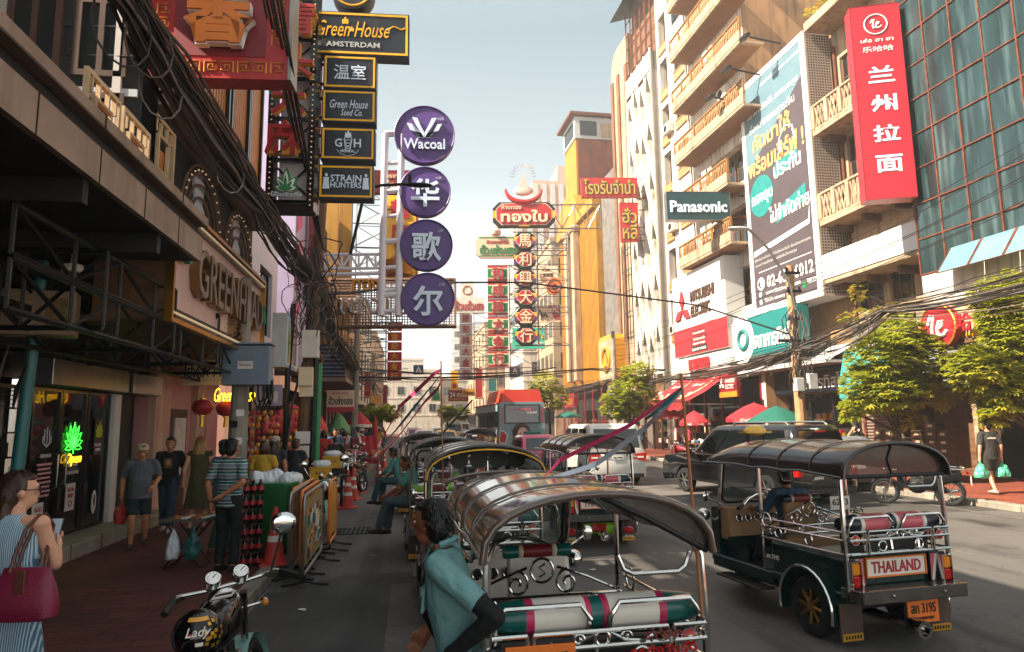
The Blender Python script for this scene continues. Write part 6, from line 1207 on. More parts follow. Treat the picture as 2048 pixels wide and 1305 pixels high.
def person(label, loc, rz, h=1.68, skin='skin', top='#666666', sleeve=.5, bottom='#20242a', leg=.95, hair='short', hairm='hair', pose=None, belly=0., wide=1., vox=.012, skirt=None, hat=None, shoe='#1a1a1a', look=0., tilt=0., group=None, face=True, glasses=False, hem=.86, seed=0, bare=False, topm=None, skm=None):
    P = dict(pose or {}); s = h/1.7; near = vox < .0115
    pel = Vector(P.get('pel', (0, 0, .93))); neck = Vector(P.get('neck', (0, -.01, 1.43))); up = (neck-pel).normalized()
    rx = Vector(P.get('right', (1, 0, 0))); fw = up.cross(rx).normalized(); rx = fw.cross(up).normalized()
    F = lambda a: neck+rx*a[0]+fw*a[1]+up*a[2]
    Tq = lambda a: pel+rx*a[0]+fw*a[1]+up*(a[2]-.93)
    hd = F((0, .035+tilt*.06, .145)) if 'head' not in P else Vector(P['head'])
    HR = Matrix.Rotation(look, 3, 'Z') @ Matrix.Rotation(-tilt*.5, 3, 'X'); HF = lambda a: hd+HR @ Vector(a)
    J = {}
    for k, sx in (('R', 1), ('L', -1)):
        sh = F((sx*.172*wide, -.005, -.045)); el = Vector(P['el'+k]) if 'el'+k in P else sh+Vector((sx*.05, -.03, -.275)); wrr = Vector(P['wr'+k]) if 'wr'+k in P else el+Vector((sx*.01, .07, -.235))
        hip = pel+rx*sx*.088; kn = Vector(P['kn'+k]) if 'kn'+k in P else Vector((sx*.1, .03, .49)); an = Vector(P['an'+k]) if 'an'+k in P else Vector((sx*.1, -.02, .085)); J[k] = (sh, el, wrr, hip, kn, an)
    t = root('person', label, 'person', loc, rz, group); t.scale = (s, s, s)
    b = MB('skin'); RH = HR
    b.ell(HF((0, 0, .015)), (.074, .092, .1), 16, 12, RH); b.ell(HF((0, .03, -.05)), (.056, .06, .062), 14, 10, RH); b.ell(HF((0, .092, -.012)), (.013, .02, .026), 8, 6, RH); b.ell(HF((0, .088, .03)), (.05, .012, .014), 8, 6, RH); b.ell(HF((0, .085, -.062)), (.026, .014, .016), 8, 6, RH)
    for sx in (-1, 1): b.ell(HF((sx*.076, -.005, -.008)), (.012, .024, .032), 8, 6, RH)
    b.cap(neck-up*.03, hd-up*.05, .055, .05)
    b.ell(Tq((0, 0, 1.27)), (.145*wide, .098, .17)); b.ell(Tq((0, .01+belly*.4, 1.06)), (.13*wide, .095+belly, .16)); b.ell(pel, (.148, .1, .12)); b.cap(J['R'][0], J['L'][0], .055, .055)
    for k, sx in (('R', 1), ('L', -1)):
        sh, el, wrr, hip, kn, an = J[k]
        b.cap(sh, el, .05, .04); b.cap(el, el.lerp(wrr, .35), .042, .04); b.cap(el.lerp(wrr, .35), wrr, .04, .027)
        b.cap(hip, kn, .086, .056); b.cap(kn, kn.lerp(an, .35), .054, .055); b.cap(kn.lerp(an, .35), an, .055, .034)
        d = Vector(P['hd'+k]).normalized() if 'hd'+k in P else (wrr-el).normalized(); n_ = Vector(P.get('palm'+k, (-sx, 0, 0))); w = d.cross(n_).normalized()*sx; n_ = (w.cross(d)*sx).normalized()
        if (w.dot(fw)) < 0 and 'palm'+k not in P: w = -w
        rad = .0095 if near else .012
        b.cap(wrr-d*.01, wrr+d*.05, .028, .03); 
        for q in (-.028, 0, .028): b.cap(wrr+w*q*.5, wrr+d*.085+w*q, .02, .016)
        curl = P.get('curl'+k, .5)
        for i, L in enumerate((.062, .07, .066, .052)):
            base = wrr+d*.088+w*(.03-.02*i)*(1 if near else 1.1); m1 = base+(d*(1-.35*curl)+n_*.55*curl+w*.06*(1.5-i)).normalized()*L*.55; m2 = m1+(d*(1-1.3*curl)+n_*1.1*curl).normalized()*L*.5
            b.cap(base, m1, rad, rad*.95, 7); b.cap(m1, m2, rad*.95, rad*.8, 7)
        tb = wrr+d*.025+w*.024; t1 = tb+(d*.7+w*.6+n_*.3).normalized()*.042; b.cap(tb, t1, rad*1.25, rad*1.1, 7); b.cap(t1, t1+(d+w*.15+n_*.4*curl).normalized()*.032, rad*1.1, rad*.9, 7)
        ft = Vector(P.get('toe'+k, (0, 1, 0))).normalized(); b.cap(an+ft*-.03+Vector((0, 0, -.04)), an+ft*.13+Vector((0, 0, -.05)), .038, .03)
    mesh_obj('body', remesh(b, vox, 3), skin, t)
    g_ = .014
    # top
    if not bare:
        b = MB('skin'); rings = []
        for z, a, c, yy in ((hem, .178*max(1, wide*.97), .13+belly*.9, belly*.4), (.98, .160*wide, .118+belly, belly*.45), (1.1, .158*wide, .118+belly, belly*.4), (1.22, .170*wide, .122+belly*.3, .005), (1.32, .18*wide, .108, 0), (1.385, .15*wide, .085, -.005), (1.425, .075, .068, -.005), (1.445, .062, .06, -.003)):
            rings.append([Tq((a*cos(q), yy+c*sin(q), z)) for q in [2*pi*i/20 for i in range(20)]])
        b.loft(rings)
        if sleeve > .1: b.cap(J['R'][0], J['L'][0], .066, .066)
        for k in ('RL' if sleeve > .1 else ''):
            sh, el, wrr = J[k][:3]; tt = sleeve
            if tt <= 1: b.tube([sh, sh.lerp(el, .3*tt), sh.lerp(el, tt)], [.068, .068, .062], 12)
            else: b.tube([sh, sh.lerp(el, .5), el], [.066, .06, .056], 12); b.ell(el, (.055,)*3); b.tube([el, el.lerp(wrr, .5), el.lerp(wrr, tt-1)], [.055, .05, .043], 12)
        mesh_obj('shirt', remesh(b, max(vox*.95, .0095), 3, .011, seed), topm or cl(top), t)
    if skirt:
        b = MB('skin'); rings = []
        for i in range(11):
            f = i/10; z = skirt[0]*(1-f)+skirt[1]*f; a = .15+(skirt[2]-.15)*f**.8
            rings.append([Tq((a*(1+.07*f*sin(7*q+seed)+.04*f*sin(13*q))*cos(q), a*.72*(1+.07*f*sin(7*q+seed)+.04*f*sin(13*q))*sin(q), z)) for q in [2*pi*j/48 for j in range(48)]])
        b.loft(rings); b.mats = [skm or cl(bottom)]; b.build('skirt', t, ang=80)
    else:
        b = MB('skin'); b.loft([[Tq((a*cos(q), c*sin(q)+belly*.3, z)) for q in [2*pi*i/18 for i in range(18)]] for z, a, c in ((1.0, .152, .108+belly*.6), (.92, .165, .118+belly*.5), (.84, .16, .115), (.79, .1, .08))])
        for k in 'RL':
            hip, kn, an = J[k][3:]
            lf = leg
            b.ell(hip, (.1, .1, .1))
            if lf <= .55: b.tube([hip, hip.lerp(kn, .5), hip.lerp(kn, lf*1.75)], [.1, .095, .088], 14)
            else: b.tube([hip, hip.lerp(kn, .5), kn], [.1, .088, .074], 14); b.ell(kn, (.073,)*3); b.tube([kn, kn.lerp(an, .5), kn.lerp(an, lf)], [.073, .068, .066], 14)
        mesh_obj('trousers', remesh(b, max(vox, .0105), 3, .007, seed+5), cl(bottom), t)
    for k in 'RL':
        an = J[k][5]; ft = Vector(P.get('toe'+k, (0, 1, 0))).normalized(); b = MB(cl(shoe, .6)); b.tube([an+ft*-.065+Vector((0, 0, -.045)), an+ft*.0+Vector((0, 0, -.04)), an+ft*.09+Vector((0, 0, -.052)), an+ft*.165+Vector((0, 0, -.062))], [.036, .044, .042, .026], 12); b.build('shoe', t, ang=60)
    # hair, hat, face
    b = MB('hair')
    if hair != 'bald':
        b.ell(HF((0, -.018, .035)), (.084, .092, .094), 16, 12, RH); b.ell(HF((0, -.045, -.02)), (.076, .06, .085), 12, 8, RH); b.ell(HF((0, .045, .085)), (.065, .045, .03), 12, 8, RH)
        if hair in ('long', 'pony'):
            n = 7 if hair == 'long' else 3
            for i in range(n):
                q = (i/(n-1)-.5); xo = q*(.15 if hair == 'long' else .05); b.cap(HF((xo*.9, -.075+abs(q)*.05, .03 if hair == 'long' else .07)), HF((xo*1.15, -.1+abs(q)*.06, -.13)), .034, .036); b.cap(HF((xo*1.15, -.1+abs(q)*.06, -.13)), HF((xo*1.2, -.09, -.36 if hair == 'long' else -.34)), .036, .014 if i % 2 else .022)
        if hair == 'bob':
            for q in (-1, -.5, 0, .5, 1): b.cap(HF((q*.075, -.05+abs(q)*.03, .02)), HF((q*.085, -.045+abs(q)*.035, -.12)), .036, .026)
        if near:
            st = MB(hairm); rn = random.Random(seed+11)
            for q in range(1300):
                a = rn.uniform(0, 2*pi); e = rn.uniform(-.75, 1.5)
                if sin(a) > .15 and e < .75: continue
                n0 = Vector((cos(e)*cos(a), cos(e)*sin(a), sin(e))); p0 = Vector((n0.x*.088, n0.y*.096-.02, n0.z*.098+.035)); dn = (Vector((n0.x*.5+rn.uniform(-.5, .5), n0.y*.5+(-.3 if sin(a) < .2 else .5)+rn.uniform(-.4, .4), -.75))); dn = (dn-n0*dn.dot(n0)*.85).normalized(); sd_ = n0.cross(dn).normalized()*.0022; L = rn.uniform(.02, .05)
                p1 = p0+dn*L*.5+n0*.006; p2 = p0+dn*L+n0*rn.uniform(-.002, .012); st.add([tuple(HF(v)) for v in (p0-sd_, p0+sd_, p1+sd_, p1-sd_, p2)], [(0, 1, 2, 3), (3, 2, 4)])
            st.build('hair', t)
        mesh_obj('hair', remesh(b, max(vox, .0095), 1, .013, seed), hairm, t)
    if hat:
        b = MB(cl(hat, .8)); b.lathe([(.094, .03), (.098, .06), (.09, .105), (.05, .135), (.005, .14)], 18)
        vs = [HF((x, y*1.06-.012, z)) for x, y, z in b.v]; b.v = [tuple(v) for v in vs]; b.add([tuple(HF((.09*cos(a), .085*sin(a)+(.0 if k == 0 else .07*sin(a)), .04-(.012 if k else 0)))) for k in (0, 1) for a in [pi*i/10 for i in range(11)]], [(i, i+1, i+12, i+11) for i in range(10)]); b.build('hat', t)
    if face:
        b = MB('offwhite')
        for sx in (-1, 1): b.use('offwhite'); b.ell(HF((sx*.03, .083, .008)), (.013, .008, .007), 8, 6, RH); b.use('black'); b.ell(HF((sx*.03, .089, .008)), (.006, .004, .006), 8, 6, RH); b.use('hair'); b.ell(HF((sx*.031, .09, .031)), (.02, .006, .004), 8, 4, RH)
        mat('lips', '#8a4a42', .5); b.use('lips'); b.ell(HF((0, .095, -.058)), (.022, .007, .006), 10, 6, RH)
        if glasses:
            b.use('black'); ring_ = lambda sx: [tuple(HF((sx*.034+.024*cos(a), .1, .006+.018*sin(a)))) for a in [2*pi*i/12 for i in range(12)]]
            for sx in (-1, 1): b.tube(ring_(sx), .003, 5, True); b.tube([HF((sx*.058, .098, .012)), HF((sx*.078, .01, .012))], .003, 4)
            b.tube([HF((-.01, .1, .008)), HF((.01, .1, .008))], .003, 4)
        b.build('face', t)
    return t, J, s
def walk(k=1, a=.16, face_arm=True):
    return {'knR': (.09, .05+a*k*.9, .49), 'anR': (.09, a*k*1.2-.03, .09), 'knL': (-.09, .06-a*k*.5, .48), 'anL': (-.09, -a*k*1.5, .12 if a > .1 else .09), 'elR': (.24, -.06-a*k*.4, 1.12), 'wrR': (.25, .02-a*k*.9, .9), 'elL': (-.24, -.02+a*k*.4, 1.12), 'wrL': (-.24, .1+a*k*.9, .92)}
def hold(t, name, label, cat, mb, s=1.):  # held thing: top-level, placed where the hand is
    if name == 'carrier_bag': me = remesh(mb, .011, 1, .028, len(label)); me.materials.append(MATS[mb.mats[0]]); o = bpy.data.objects.new(name, me); COL.objects.link(o)
    else: o = mb.build(name)
    o.matrix_basis = t.matrix_basis.copy(); return tag(o, label, cat)
FC = pi   # facing the camera
zp = .13
# man in grey shirt and flat cap
p = walk(1, .12); p.update(elR=(.27, -.07, 1.12), wrR=(.27, .0, .88), elL=(-.27, -.06, 1.13), wrL=(-.2, .14, 1.0))
t, J, s = person('man in grey T shirt and beige flat cap carrying a red bag', (-4.22, 11.8, zp), FC+.25, 1.6, 'skin', '#55555a', .85, '#16262a', .5, 'short', pose=p, belly=.045, wide=1.12, vox=.0085, hat='#c2a888', glasses=True, shoe='#1c1a1a', hem=.8)
b = MB('red'); mat('bag_red', '#b02a2a', .35, 0, .15); b.mats = ['bag_red']; x, y, z = J['R'][2]; b.lathe([(.012, .0), (.03, -.1), (.09, -.18), (.1, -.32), (.07, -.4), (.01, -.41)], 12, (x, y+.01, z-.06)); hold(t, 'carrier_bag', 'small red plastic bag carried by the man in the flat cap', 'bag', b)
b = MB('chrome'); x, y, z = J['L'][1].lerp(J['L'][2], .95); b.ring((x, y, z), .032, .008, 'z', 12); b.build('wristwatch', t)
# man in black sweater
p = walk(-1, .1); t, J, s = person('person in black sweater with a picture on the chest', (-4.35, 13.5, zp), FC+.1, 1.68, 'skin', '#0e0e10', 1.9, '#2c3c50', .97, 'short', pose=p, vox=.0095, shoe='#b8b0a8', hem=.84, wide=1.05)
b = MB('wood'); b.b2(-.07, .07, .122, .128, 1.14, 1.32); b.use('skin'); b.ell((0, .13, 1.24), (.04, .004, .055), 10, 6); b.build('shirt_print', t)
# blonde woman from behind
p = walk(1, .07); p.update(elL=(-.23, -.1, 1.12), wrL=(-.25, -.06, .9), elR=(.22, .05, 1.14), wrR=(.2, .2, 1.2))
t, J, s = person('woman with long blond hair in an olive sleeveless dress', (-3.8, 13.4, zp), -.1, 1.68, 'skin_pale', '#4a4426', .12, '#4a4426', .95, 'long', 'blond', pose=p, vox=.0095, skirt=(.98, .42, .25), face=False, shoe='#4a3a2c', hem=.9) if mat('blond', '#a8763e', .45, 0, .3, 40) else None
# striped polo man, hands behind back
p = {'elR': (.27, -.13, 1.14), 'wrR': (.03, -.2, .98), 'elL': (-.26, -.1, 1.12), 'wrL': (-.24, -.04, .86), 'palmR': (0, .5, .8)}
t, J, s = person('man in green and grey striped polo with one arm bent behind his back', (-2.36, 9.7, zp), -.35, 1.7, 'skin', '#666', .85, '#0f0f12', .98, 'short', pose=p, vox=.0085, face=False, topm='polo_stripes', shoe='#141414', hem=.82, wide=1.04)
b = MB('black'); x, y, z = J['L'][1].lerp(J['L'][2], .9); b.ring((x, y, z), .034, .01, 'z', 12); b.build('wristwatch', t)
person('person in faded blue shirt, green trousers and dark cap by the sticker pole', (-2.75, 10.9, zp), -.6, 1.66, 'skin', '#5a6a78', 1.5, '#2f5a4c', .97, 'short', pose=walk(1, .05), hat='#22201c', face=False, shoe='#8a4a30')
p = {'elR': (.25, .02, 1.15), 'wrR': (.28, .2, .97)}
person('woman in yellow T shirt and dark trousers reaching to the green bin', (-2.52, 12.6, zp), -.25, 1.6, 'skin', '#c79a2c', .7, '#15161a', .97, 'bob', pose=p, face=False, hairm='hair_brown') if mat('hair_brown', '#3c2418', .45, 0, .3, 30) else None
person('woman in pale cap with long brown hair, dark top and light jeans', (-2.55, 13.7, zp), -.1, 1.66, 'skin', '#2a2a30', .5, '#6a8696', .97, 'long', 'hair_brown', hat='#a89a88', face=False)
person('person in dark navy top with black shoulder bag and pale blue skirt', (-2.3, 14.6, zp), -.4, 1.6, 'skin', '#22262e', .6, '#5a8a94', .95, 'short', 'hair_brown', skirt=(.98, .5, .22), face=False, pose={'elR': (.2, .12, 1.18), 'wrR': (.05, .24, 1.36)})
# foreground woman
p = {'elR': (.22, .06, 1.13), 'wrR': (.1, .27, 1.2), 'elL': (-.2, .1, 1.14), 'wrL': (-.04, .29, 1.22), 'palmR': (-1, 0, .3), 'palmL': (1, 0, .3)}
t, J, s = person('woman with dark ponytail in blue checked dress holding a phone', (PY(34, 1000, 4.5).x, 4.5, zp), -.12, 1.62, 'skin_pale', '#666', .06, '#666', .95, 'pony', 'hair_brown', pose=p, vox=.0085, skirt=(1.0, .2, .26), topm='blue_gingham', skm='blue_stripe', hem=.92, look=-.85, glasses=True, wide=.96)
b = MB('black'); b.box((.03, .36, 1.3), (.075, .012, .15), .004, rx=-.3); b.use('ice'); b.box((.03, .352, 1.3), (.066, .004, .135), 0, rx=-.3); hold(t, 'phone', 'mobile phone held up by the woman with the ponytail', 'phone', b)
mat('bag_wine', '#7a1838', .5, 0, .12, 5, .15, 60); mat('leather', '#5a2c1e', .5)
b = MB('bag_wine'); C_ = (.2, -.16, .2); rings = []
for z, a, d in ((.66, .15, .05), (.68, .185, .065), (.76, .19, .07), (.86, .165, .05), (.945, .135, .018), (.955, .13, .01)): rings.append([(C_[0]+a*(abs(cos(q))**.6)*(1 if cos(q) > 0 else -1)*(1+.03*sin(5*q+z*9)), C_[1]+d*(abs(sin(q))**.8)*(1 if sin(q) > 0 else -1), z+C_[2]) for q in [2*pi*i/28 for i in range(28)]])
b.loft(rings); bg_ = hold(t, 'shoulder_bag', 'wine red folding tote bag with brown leather straps', 'bag', b); b = MB('leather')
for dy in (-.03, .03): b.tube([(.12, -.16+dy, 1.13), (.13, -.13+dy, 1.25), (.15, -.08+dy, 1.38), (.165, .0+dy, 1.44), (.18, .06+dy, 1.36), (.22, -.02, 1.22), (.3, -.14+dy, 1.13)], .011, 6)
b.b2(.17, .23, -.225, -.2, 1.02, 1.15, .004); b.build('strap', bg_)
# standing driver leaning on the nearest tuk-tuk
p = {'pel': (0, -.04, .9), 'neck': (.0, .05, 1.39), 'elL': (-.25, -.26, 1.13), 'wrL': (-.22, -.06, .97), 'palmL': (.9, .1, 0), 'hdL': (.05, .35, -1), 'curlL': .35, 'elR': (.3, .06, 1.12), 'wrR': (.28, .2, .92)}
t, J, s = person('driver in teal uniform shirt beside the nearest tuk-tuk, hand on hip', (PY(905, 1100, 3.6).x, 3.6, 0), 1.3, 1.66, 'skin_dark', '#6a9695', .72, '#5c8584', .97, 'short', pose=p, vox=.008, look=-.35, hem=.8, wide=1.05, seed=3)
b = MB(cl('#0a0a0b')); sh, el, wr_ = J['L'][:3]; b.tube([sh.lerp(el, .6), el], [.052, .05], 12); b.ell(el, (.05,)*3); b.tube([el, el.lerp(wr_, .5), wr_, wr_+(wr_-el).normalized()*.05], [.05, .046, .036, .038], 12); mesh_obj('arm_sleeve', remesh(b, .009, 2, .003), cl('#0a0a0b'), t)
b = MB(cl('#6a9695')); nk = Vector((0, .05, 1.39))
for sx in (-1, 1): b.add([tuple(nk+Vector(v)) for v in ((sx*.02, .075, -.01), (sx*.075, .03, .045), (sx*.09, .06, -.02), (sx*.05, .1, -.06), (sx*.022, .085, -.005), (sx*.08, .035, .055))], [(0, 1, 2, 3), (4, 5, 2, 3), (0, 4, 5, 1)])
b.tube([nk+Vector((.075*cos(a), -.0+.065*sin(a), .04-.02*sin(a))) for a in [pi*i/8+pi for i in range(9)]], .018, 6)
for sx in (-1, 1): b.box(tuple(nk+Vector((sx*.14+.02, -.01, -.005))), (.11, .05, .012), .004, ry=sx*.28)
b.box((-.085, .122, 1.17), (.11, .014, .12), .005, rx=.08); b.box((-.085, .129, 1.215), (.115, .012, .045), .004, rx=.08); b.build('collar', t)
b = MB('leather'); b.mats = ['black']; b.tube([(-.1, .06, 1.4), (-.03, .14, 1.25), (.06, .16, 1.05), (.15, .1, .88)], .016, 6); b.build('strap', t)
# sitting drivers
sit = {'pel': (0, -.1, .62), 'neck': (0, .0, 1.12), 'knR': (.14, .36, .6), 'anR': (.12, .42, .16), 'knL': (-.16, .34, .64), 'anL': (-.1, .5, .2), 'elR': (.24, .1, .86), 'wrR': (.14, .34, .68), 'elL': (-.25, .12, .86), 'wrL': (-.15, .36, .72)}
person('driver in green shirt and grey jeans sitting sideways on a tuk-tuk', (.0, 11.6, .12), 1.3, 1.68, 'skin_dark', '#4f8a84', .8, '#44545c', .97, 'short', pose=sit, look=.3)
person('driver in green shirt sitting farther along behind the first sitting driver', (-.3, 15.8, .12), 1.2, 1.68, 'skin_dark', '#4a8078', 1.5, '#2e4850', .97, 'short', pose=sit, look=.2, tilt=.3)
sd = dict(sit); sd.update(pel=(0, 0, .76), neck=(0, .06, 1.26), knR=(.14, .4, .62), anR=(.16, .5, .38), knL=(-.14, .4, .62), anL=(-.16, .5, .38), elR=(.26, .16, 1.02), wrR=(.24, .4, 1.02), elL=(-.26, .16, 1.02), wrL=(-.24, .4, 1.02))
person('driver in blue denim shirt seen from behind inside the right tuk-tuk', (4.17, 7.2, .02), .12, 1.62, 'skin', '#3a5870', 1.5, '#15181c', .97, 'short', pose=sd, face=False)
# man with green bag on the right
p = walk(1, .13); p.update(elL=(-.25, -.06, 1.1), wrL=(-.26, -.02, .86), elR=(.25, -.05, 1.12), wrR=(.28, .02, .88))
t, J, s = person('man in dark T shirt and shorts walking away on the right pavement', (13.85, 14.9, zp), -.15, 1.74, 'skin_pale', '#2a2b28', .85, '#2b2620', .5, 'short', pose=p, look=.9, vox=.0095, shoe='#c8b8a8', hem=.8, wide=1.05)
b = MB('bol_white'); text(b, 'aoitem', 0, 1.3, .2, .05, -.125, .004, 'bol_white'); b.build('shirt_print', t)
mat('bag_mint', '#4fae8e', .3, 0, .12)
for k, lab in (('L', 'mint green carrier bag in the left hand of the man on the right pavement'), ('R', 'green carrier bag in the right hand of the man on the right pavement')):
    b = MB('bag_mint'); x, y, z = J[k][2]; b.lathe([(.012, .0), (.02, -.1), (.1, -.2), (.13, -.34), (.12, -.42), (.02, -.43)], 14, (x, y, z-.06)); b.v = [(x+(vx-x)*(1.25), vy, vz+.008*sin(vx*60)) for vx, vy, vz in b.v]; hold(t, 'carrier_bag', lab, 'bag', b)
person('person in black cap and waistcoat, hand raised to the face', (13.9, 20.0, zp), 2.6, 1.68, 'skin_pale', '#3a3028', .9, '#22242a', .97, 'short', hat='#1c2630', pose={'elR': (.28, .08, 1.2), 'wrR': (.1, .16, 1.48)})
# the crowd down both pavements
C_TOP = [('pink', '#c85a6e'), ('coral red', '#b8322c'), ('black', '#131315'), ('blue patterned', '#3a5a80'), ('white', '#cfc8c0'), ('grey', '#77787a'), ('olive', '#5a5a38'), ('cream', '#c8b090'), ('navy', '#1e2a40'), ('orange', '#c8682a'), ('teal', '#2a6a6a'), ('mustard', '#b8902c')]
C_BOT = [('black trousers', '#121214', None), ('blue jeans', '#34495f', None), ('khaki trousers', '#7a6a4e', None), ('grey shorts', '#56585a', .5), ('white trousers', '#bdb8b0', None)]
HAIRS = [('short', 'dark short hair'), ('bob', 'a dark bob'), ('long', 'long dark hair')]
def crowd(i, x, y, where, away, ti, bi, hi):
    tn, tc = C_TOP[ti]; bn, bc, lg = C_BOT[bi]
    t, J, s = person(f'person in {tn} top and {bn} {where}', (x, y, zp), (0 if away else pi)+random.uniform(-.5, .5), random.uniform(1.55, 1.76), random.choice(['skin', 'skin_pale', 'skin']), tc, random.choice([.5, .8, 1.6]), bc, lg or .97, HAIRS[hi][0], pose=dict(walk(random.choice([-1, 1]), random.uniform(.03, .14)), **random.choice([{}, {}, {'elR': (.25, .06, 1.14), 'wrR': (.12, .26, 1.2)}, {'elL': (-.25, .04, 1.14), 'wrL': (-.2, .26, 1.05)}, {'elR': (.28, -.12, 1.15), 'wrR': (.18, .04, .98)}])), look=random.uniform(-.7, .7), tilt=random.uniform(-.1, .5), hat=random.choice([None, None, None, '#b8ac98', '#2a2c34']), vox=.014 if y < 24 else .02, group='people in the crowd on the left pavement' if x < 0 else 'people by the shops on the right', face=not away, seed=i)
    if i % 3 != 1:
        b = MB(cl(random.choice(['#1a1a1e', '#5a3a28', '#6a2030', '#2a3a30']))); 
        if i % 3 == 0: b.box((0, -.2, 1.2), (.28, .14, .38), .05)
        else: b.box((.24, -.02, .88), (.08, .24, .2), .03)
        b.tube([(.14, -.15, 1.38), (.12, .05, 1.43), (.0, .135, 1.25), (-.1, .13, 1.08)] if i % 3 == 0 else [(.22, -.02, .96), (.1, .135, 1.15), (-.1, .08, 1.42), (-.1, -.12, 1.3), (.1, -.14, 1.1), (.22, -.06, .96)], .014, 5); b.build('bag', t)
crowd(1, -2.75, 19.6, 'by the leaning cable pole', False, 0, 0, 0); crowd(2, -2.5, 20.8, 'just behind the cable pole', True, 1, 0, 1); crowd(3, -2.3, 22.0, 'past the cable pole', False, 3, 1, 0); crowd(4, -2.1, 20.2, 'with a strap across the back', True, 2, 1, 0)
crowd(5, -3.4, 23, 'under the red umbrella', False, 5, 0, 1); crowd(6, -1.95, 24.5, 'near the goods stall', True, 4, 2, 2)
for i, (x, y, ti, bi, hi, aw, wh) in enumerate([(-3.3, 26, 2, 0, 0, 1, 'under the Thai shop sign'), (-2.6, 27.5, 4, 3, 1, 0, 'in front of the Thai shop sign'), (-2.1, 28.5, 7, 1, 0, 1, 'beside the far pole'), (-3.0, 30, 9, 0, 2, 0, 'past the far pole'), (-2.3, 32, 5, 2, 0, 1, 'by the pink red umbrella'), (-1.9, 34, 8, 0, 1, 1, 'beyond the pink red umbrella'), (-2.9, 35, 11, 1, 0, 0, 'by the green tree'), (-2.2, 38, 10, 0, 0, 1, 'under the green tree'), (-2.7, 41, 0, 1, 2, 0, 'well past the green tree'), (-1.9, 44, 4, 0, 0, 1, 'far along the kerb'), (-2.5, 48, 6, 3, 1, 0, 'very far along the pavement'), (-2.0, 52, 1, 1, 0, 1, 'farthest along the left pavement'), (-3.6, 21.5, 6, 2, 2, 0, 'beside the ornament stall')]): crowd(10+i, x, y, wh, aw, ti, bi, hi)
for i, (x, y, ti, bi, hi, aw, wh) in enumerate([(13.6, 32.5, 0, 0, 1, 0, 'beside the red drink umbrellas'), (13.9, 34, 4, 1, 0, 1, 'between the red drink umbrellas'), (11.9, 44, 1, 0, 0, 0, 'near the green umbrella'), (11.7, 46.5, 4, 2, 2, 1, 'behind the green umbrella'), (12.6, 36.5, 8, 0, 0, 0, 'under the dark street tree')]): crowd(30+i, x, y, wh, aw, ti, bi, hi)

for i, (x, y, ti, bi, hi, aw, wh) in enumerate([(-2.9, 25.2, 10, 0, 0, 0, 'behind the goods stall'), (-2.4, 26.2, 0, 2, 1, 1, 'at the stall edge'), (-3.5, 28.4, 4, 0, 2, 0, 'close to the shop racks'), (-2.0, 29.3, 2, 3, 0, 1, 'next to the far pole foot'), (-3.3, 31.3, 1, 0, 1, 0, 'behind the low stall'), (-2.7, 33.3, 3, 0, 0, 1, 'between the low and far stalls'), (-1.7, 36.8, 11, 4, 2, 0, 'at the end of the far stall'), (-3.2, 37.2, 5, 1, 0, 1, 'behind the far stall'), (-2.4, 40, 7, 0, 1, 0, 'in shade of the small tree'), (-2.9, 43, 8, 2, 0, 1, 'beyond the small tree'), (-2.1, 46.5, 9, 0, 0, 0, 'at the far kerb'), (-2.8, 50, 2, 1, 2, 1, 'in the far bustle'), (-2.2, 56, 4, 0, 0, 0, 'in the farthest bustle')]): crowd(50+i, x, y, wh, aw, ti, bi, hi)
# ---------------------------------------------------------------- street props
def tname(name, label, cat, loc, rz=0, group=None): return root(name, label, cat, loc, rz, group)
# cones
mat('cone_red', '#c8382a', .55, 0, .15, 6)
def cone(label, px, py, z=0., hh=.75):
    p = PZ(px, py, z); t = tname('traffic_cone', label, 'traffic cone', (p.x, p.y, z), random.uniform(-.4, .4), 'traffic cones along the lane')
    b = MB('cone_red'); b.lathe([(.15, .03), (.135, .06), (.03, hh), (.02, hh+.005)], 20); b.b2(-.2, .2, -.2, .2, 0, .035, .012); b.build('body', t)
    b = MB('bol_white'); r = lambda z: .135+(.03-.135)*(z-.06)/(hh-.06)
    for z0, z1 in ((.30, .38), (.52, .6)): b.lathe([(r(z0)+.002, z0), (r(z0)+.004, z0), (r(z1)+.004, z1), (r(z1)+.002, z1)], 20)
    b.build('band', t)
cone('cone standing alone on the open lane, the one with a paper tied on top', 757, 965); cone('nearest cone of the three standing close together by the motorcycle wheel', 695, 1017, 0, .9); cone('middle cone of the three standing close together', 706, 1000, 0, .85); cone('rear cone of the three standing close together', 716, 986, 0, .9); cone('faint cone beyond the lone one under the pink ribbon', 768, 935); cone('dark red cone in front of the green bin', 548, 1128, zp)
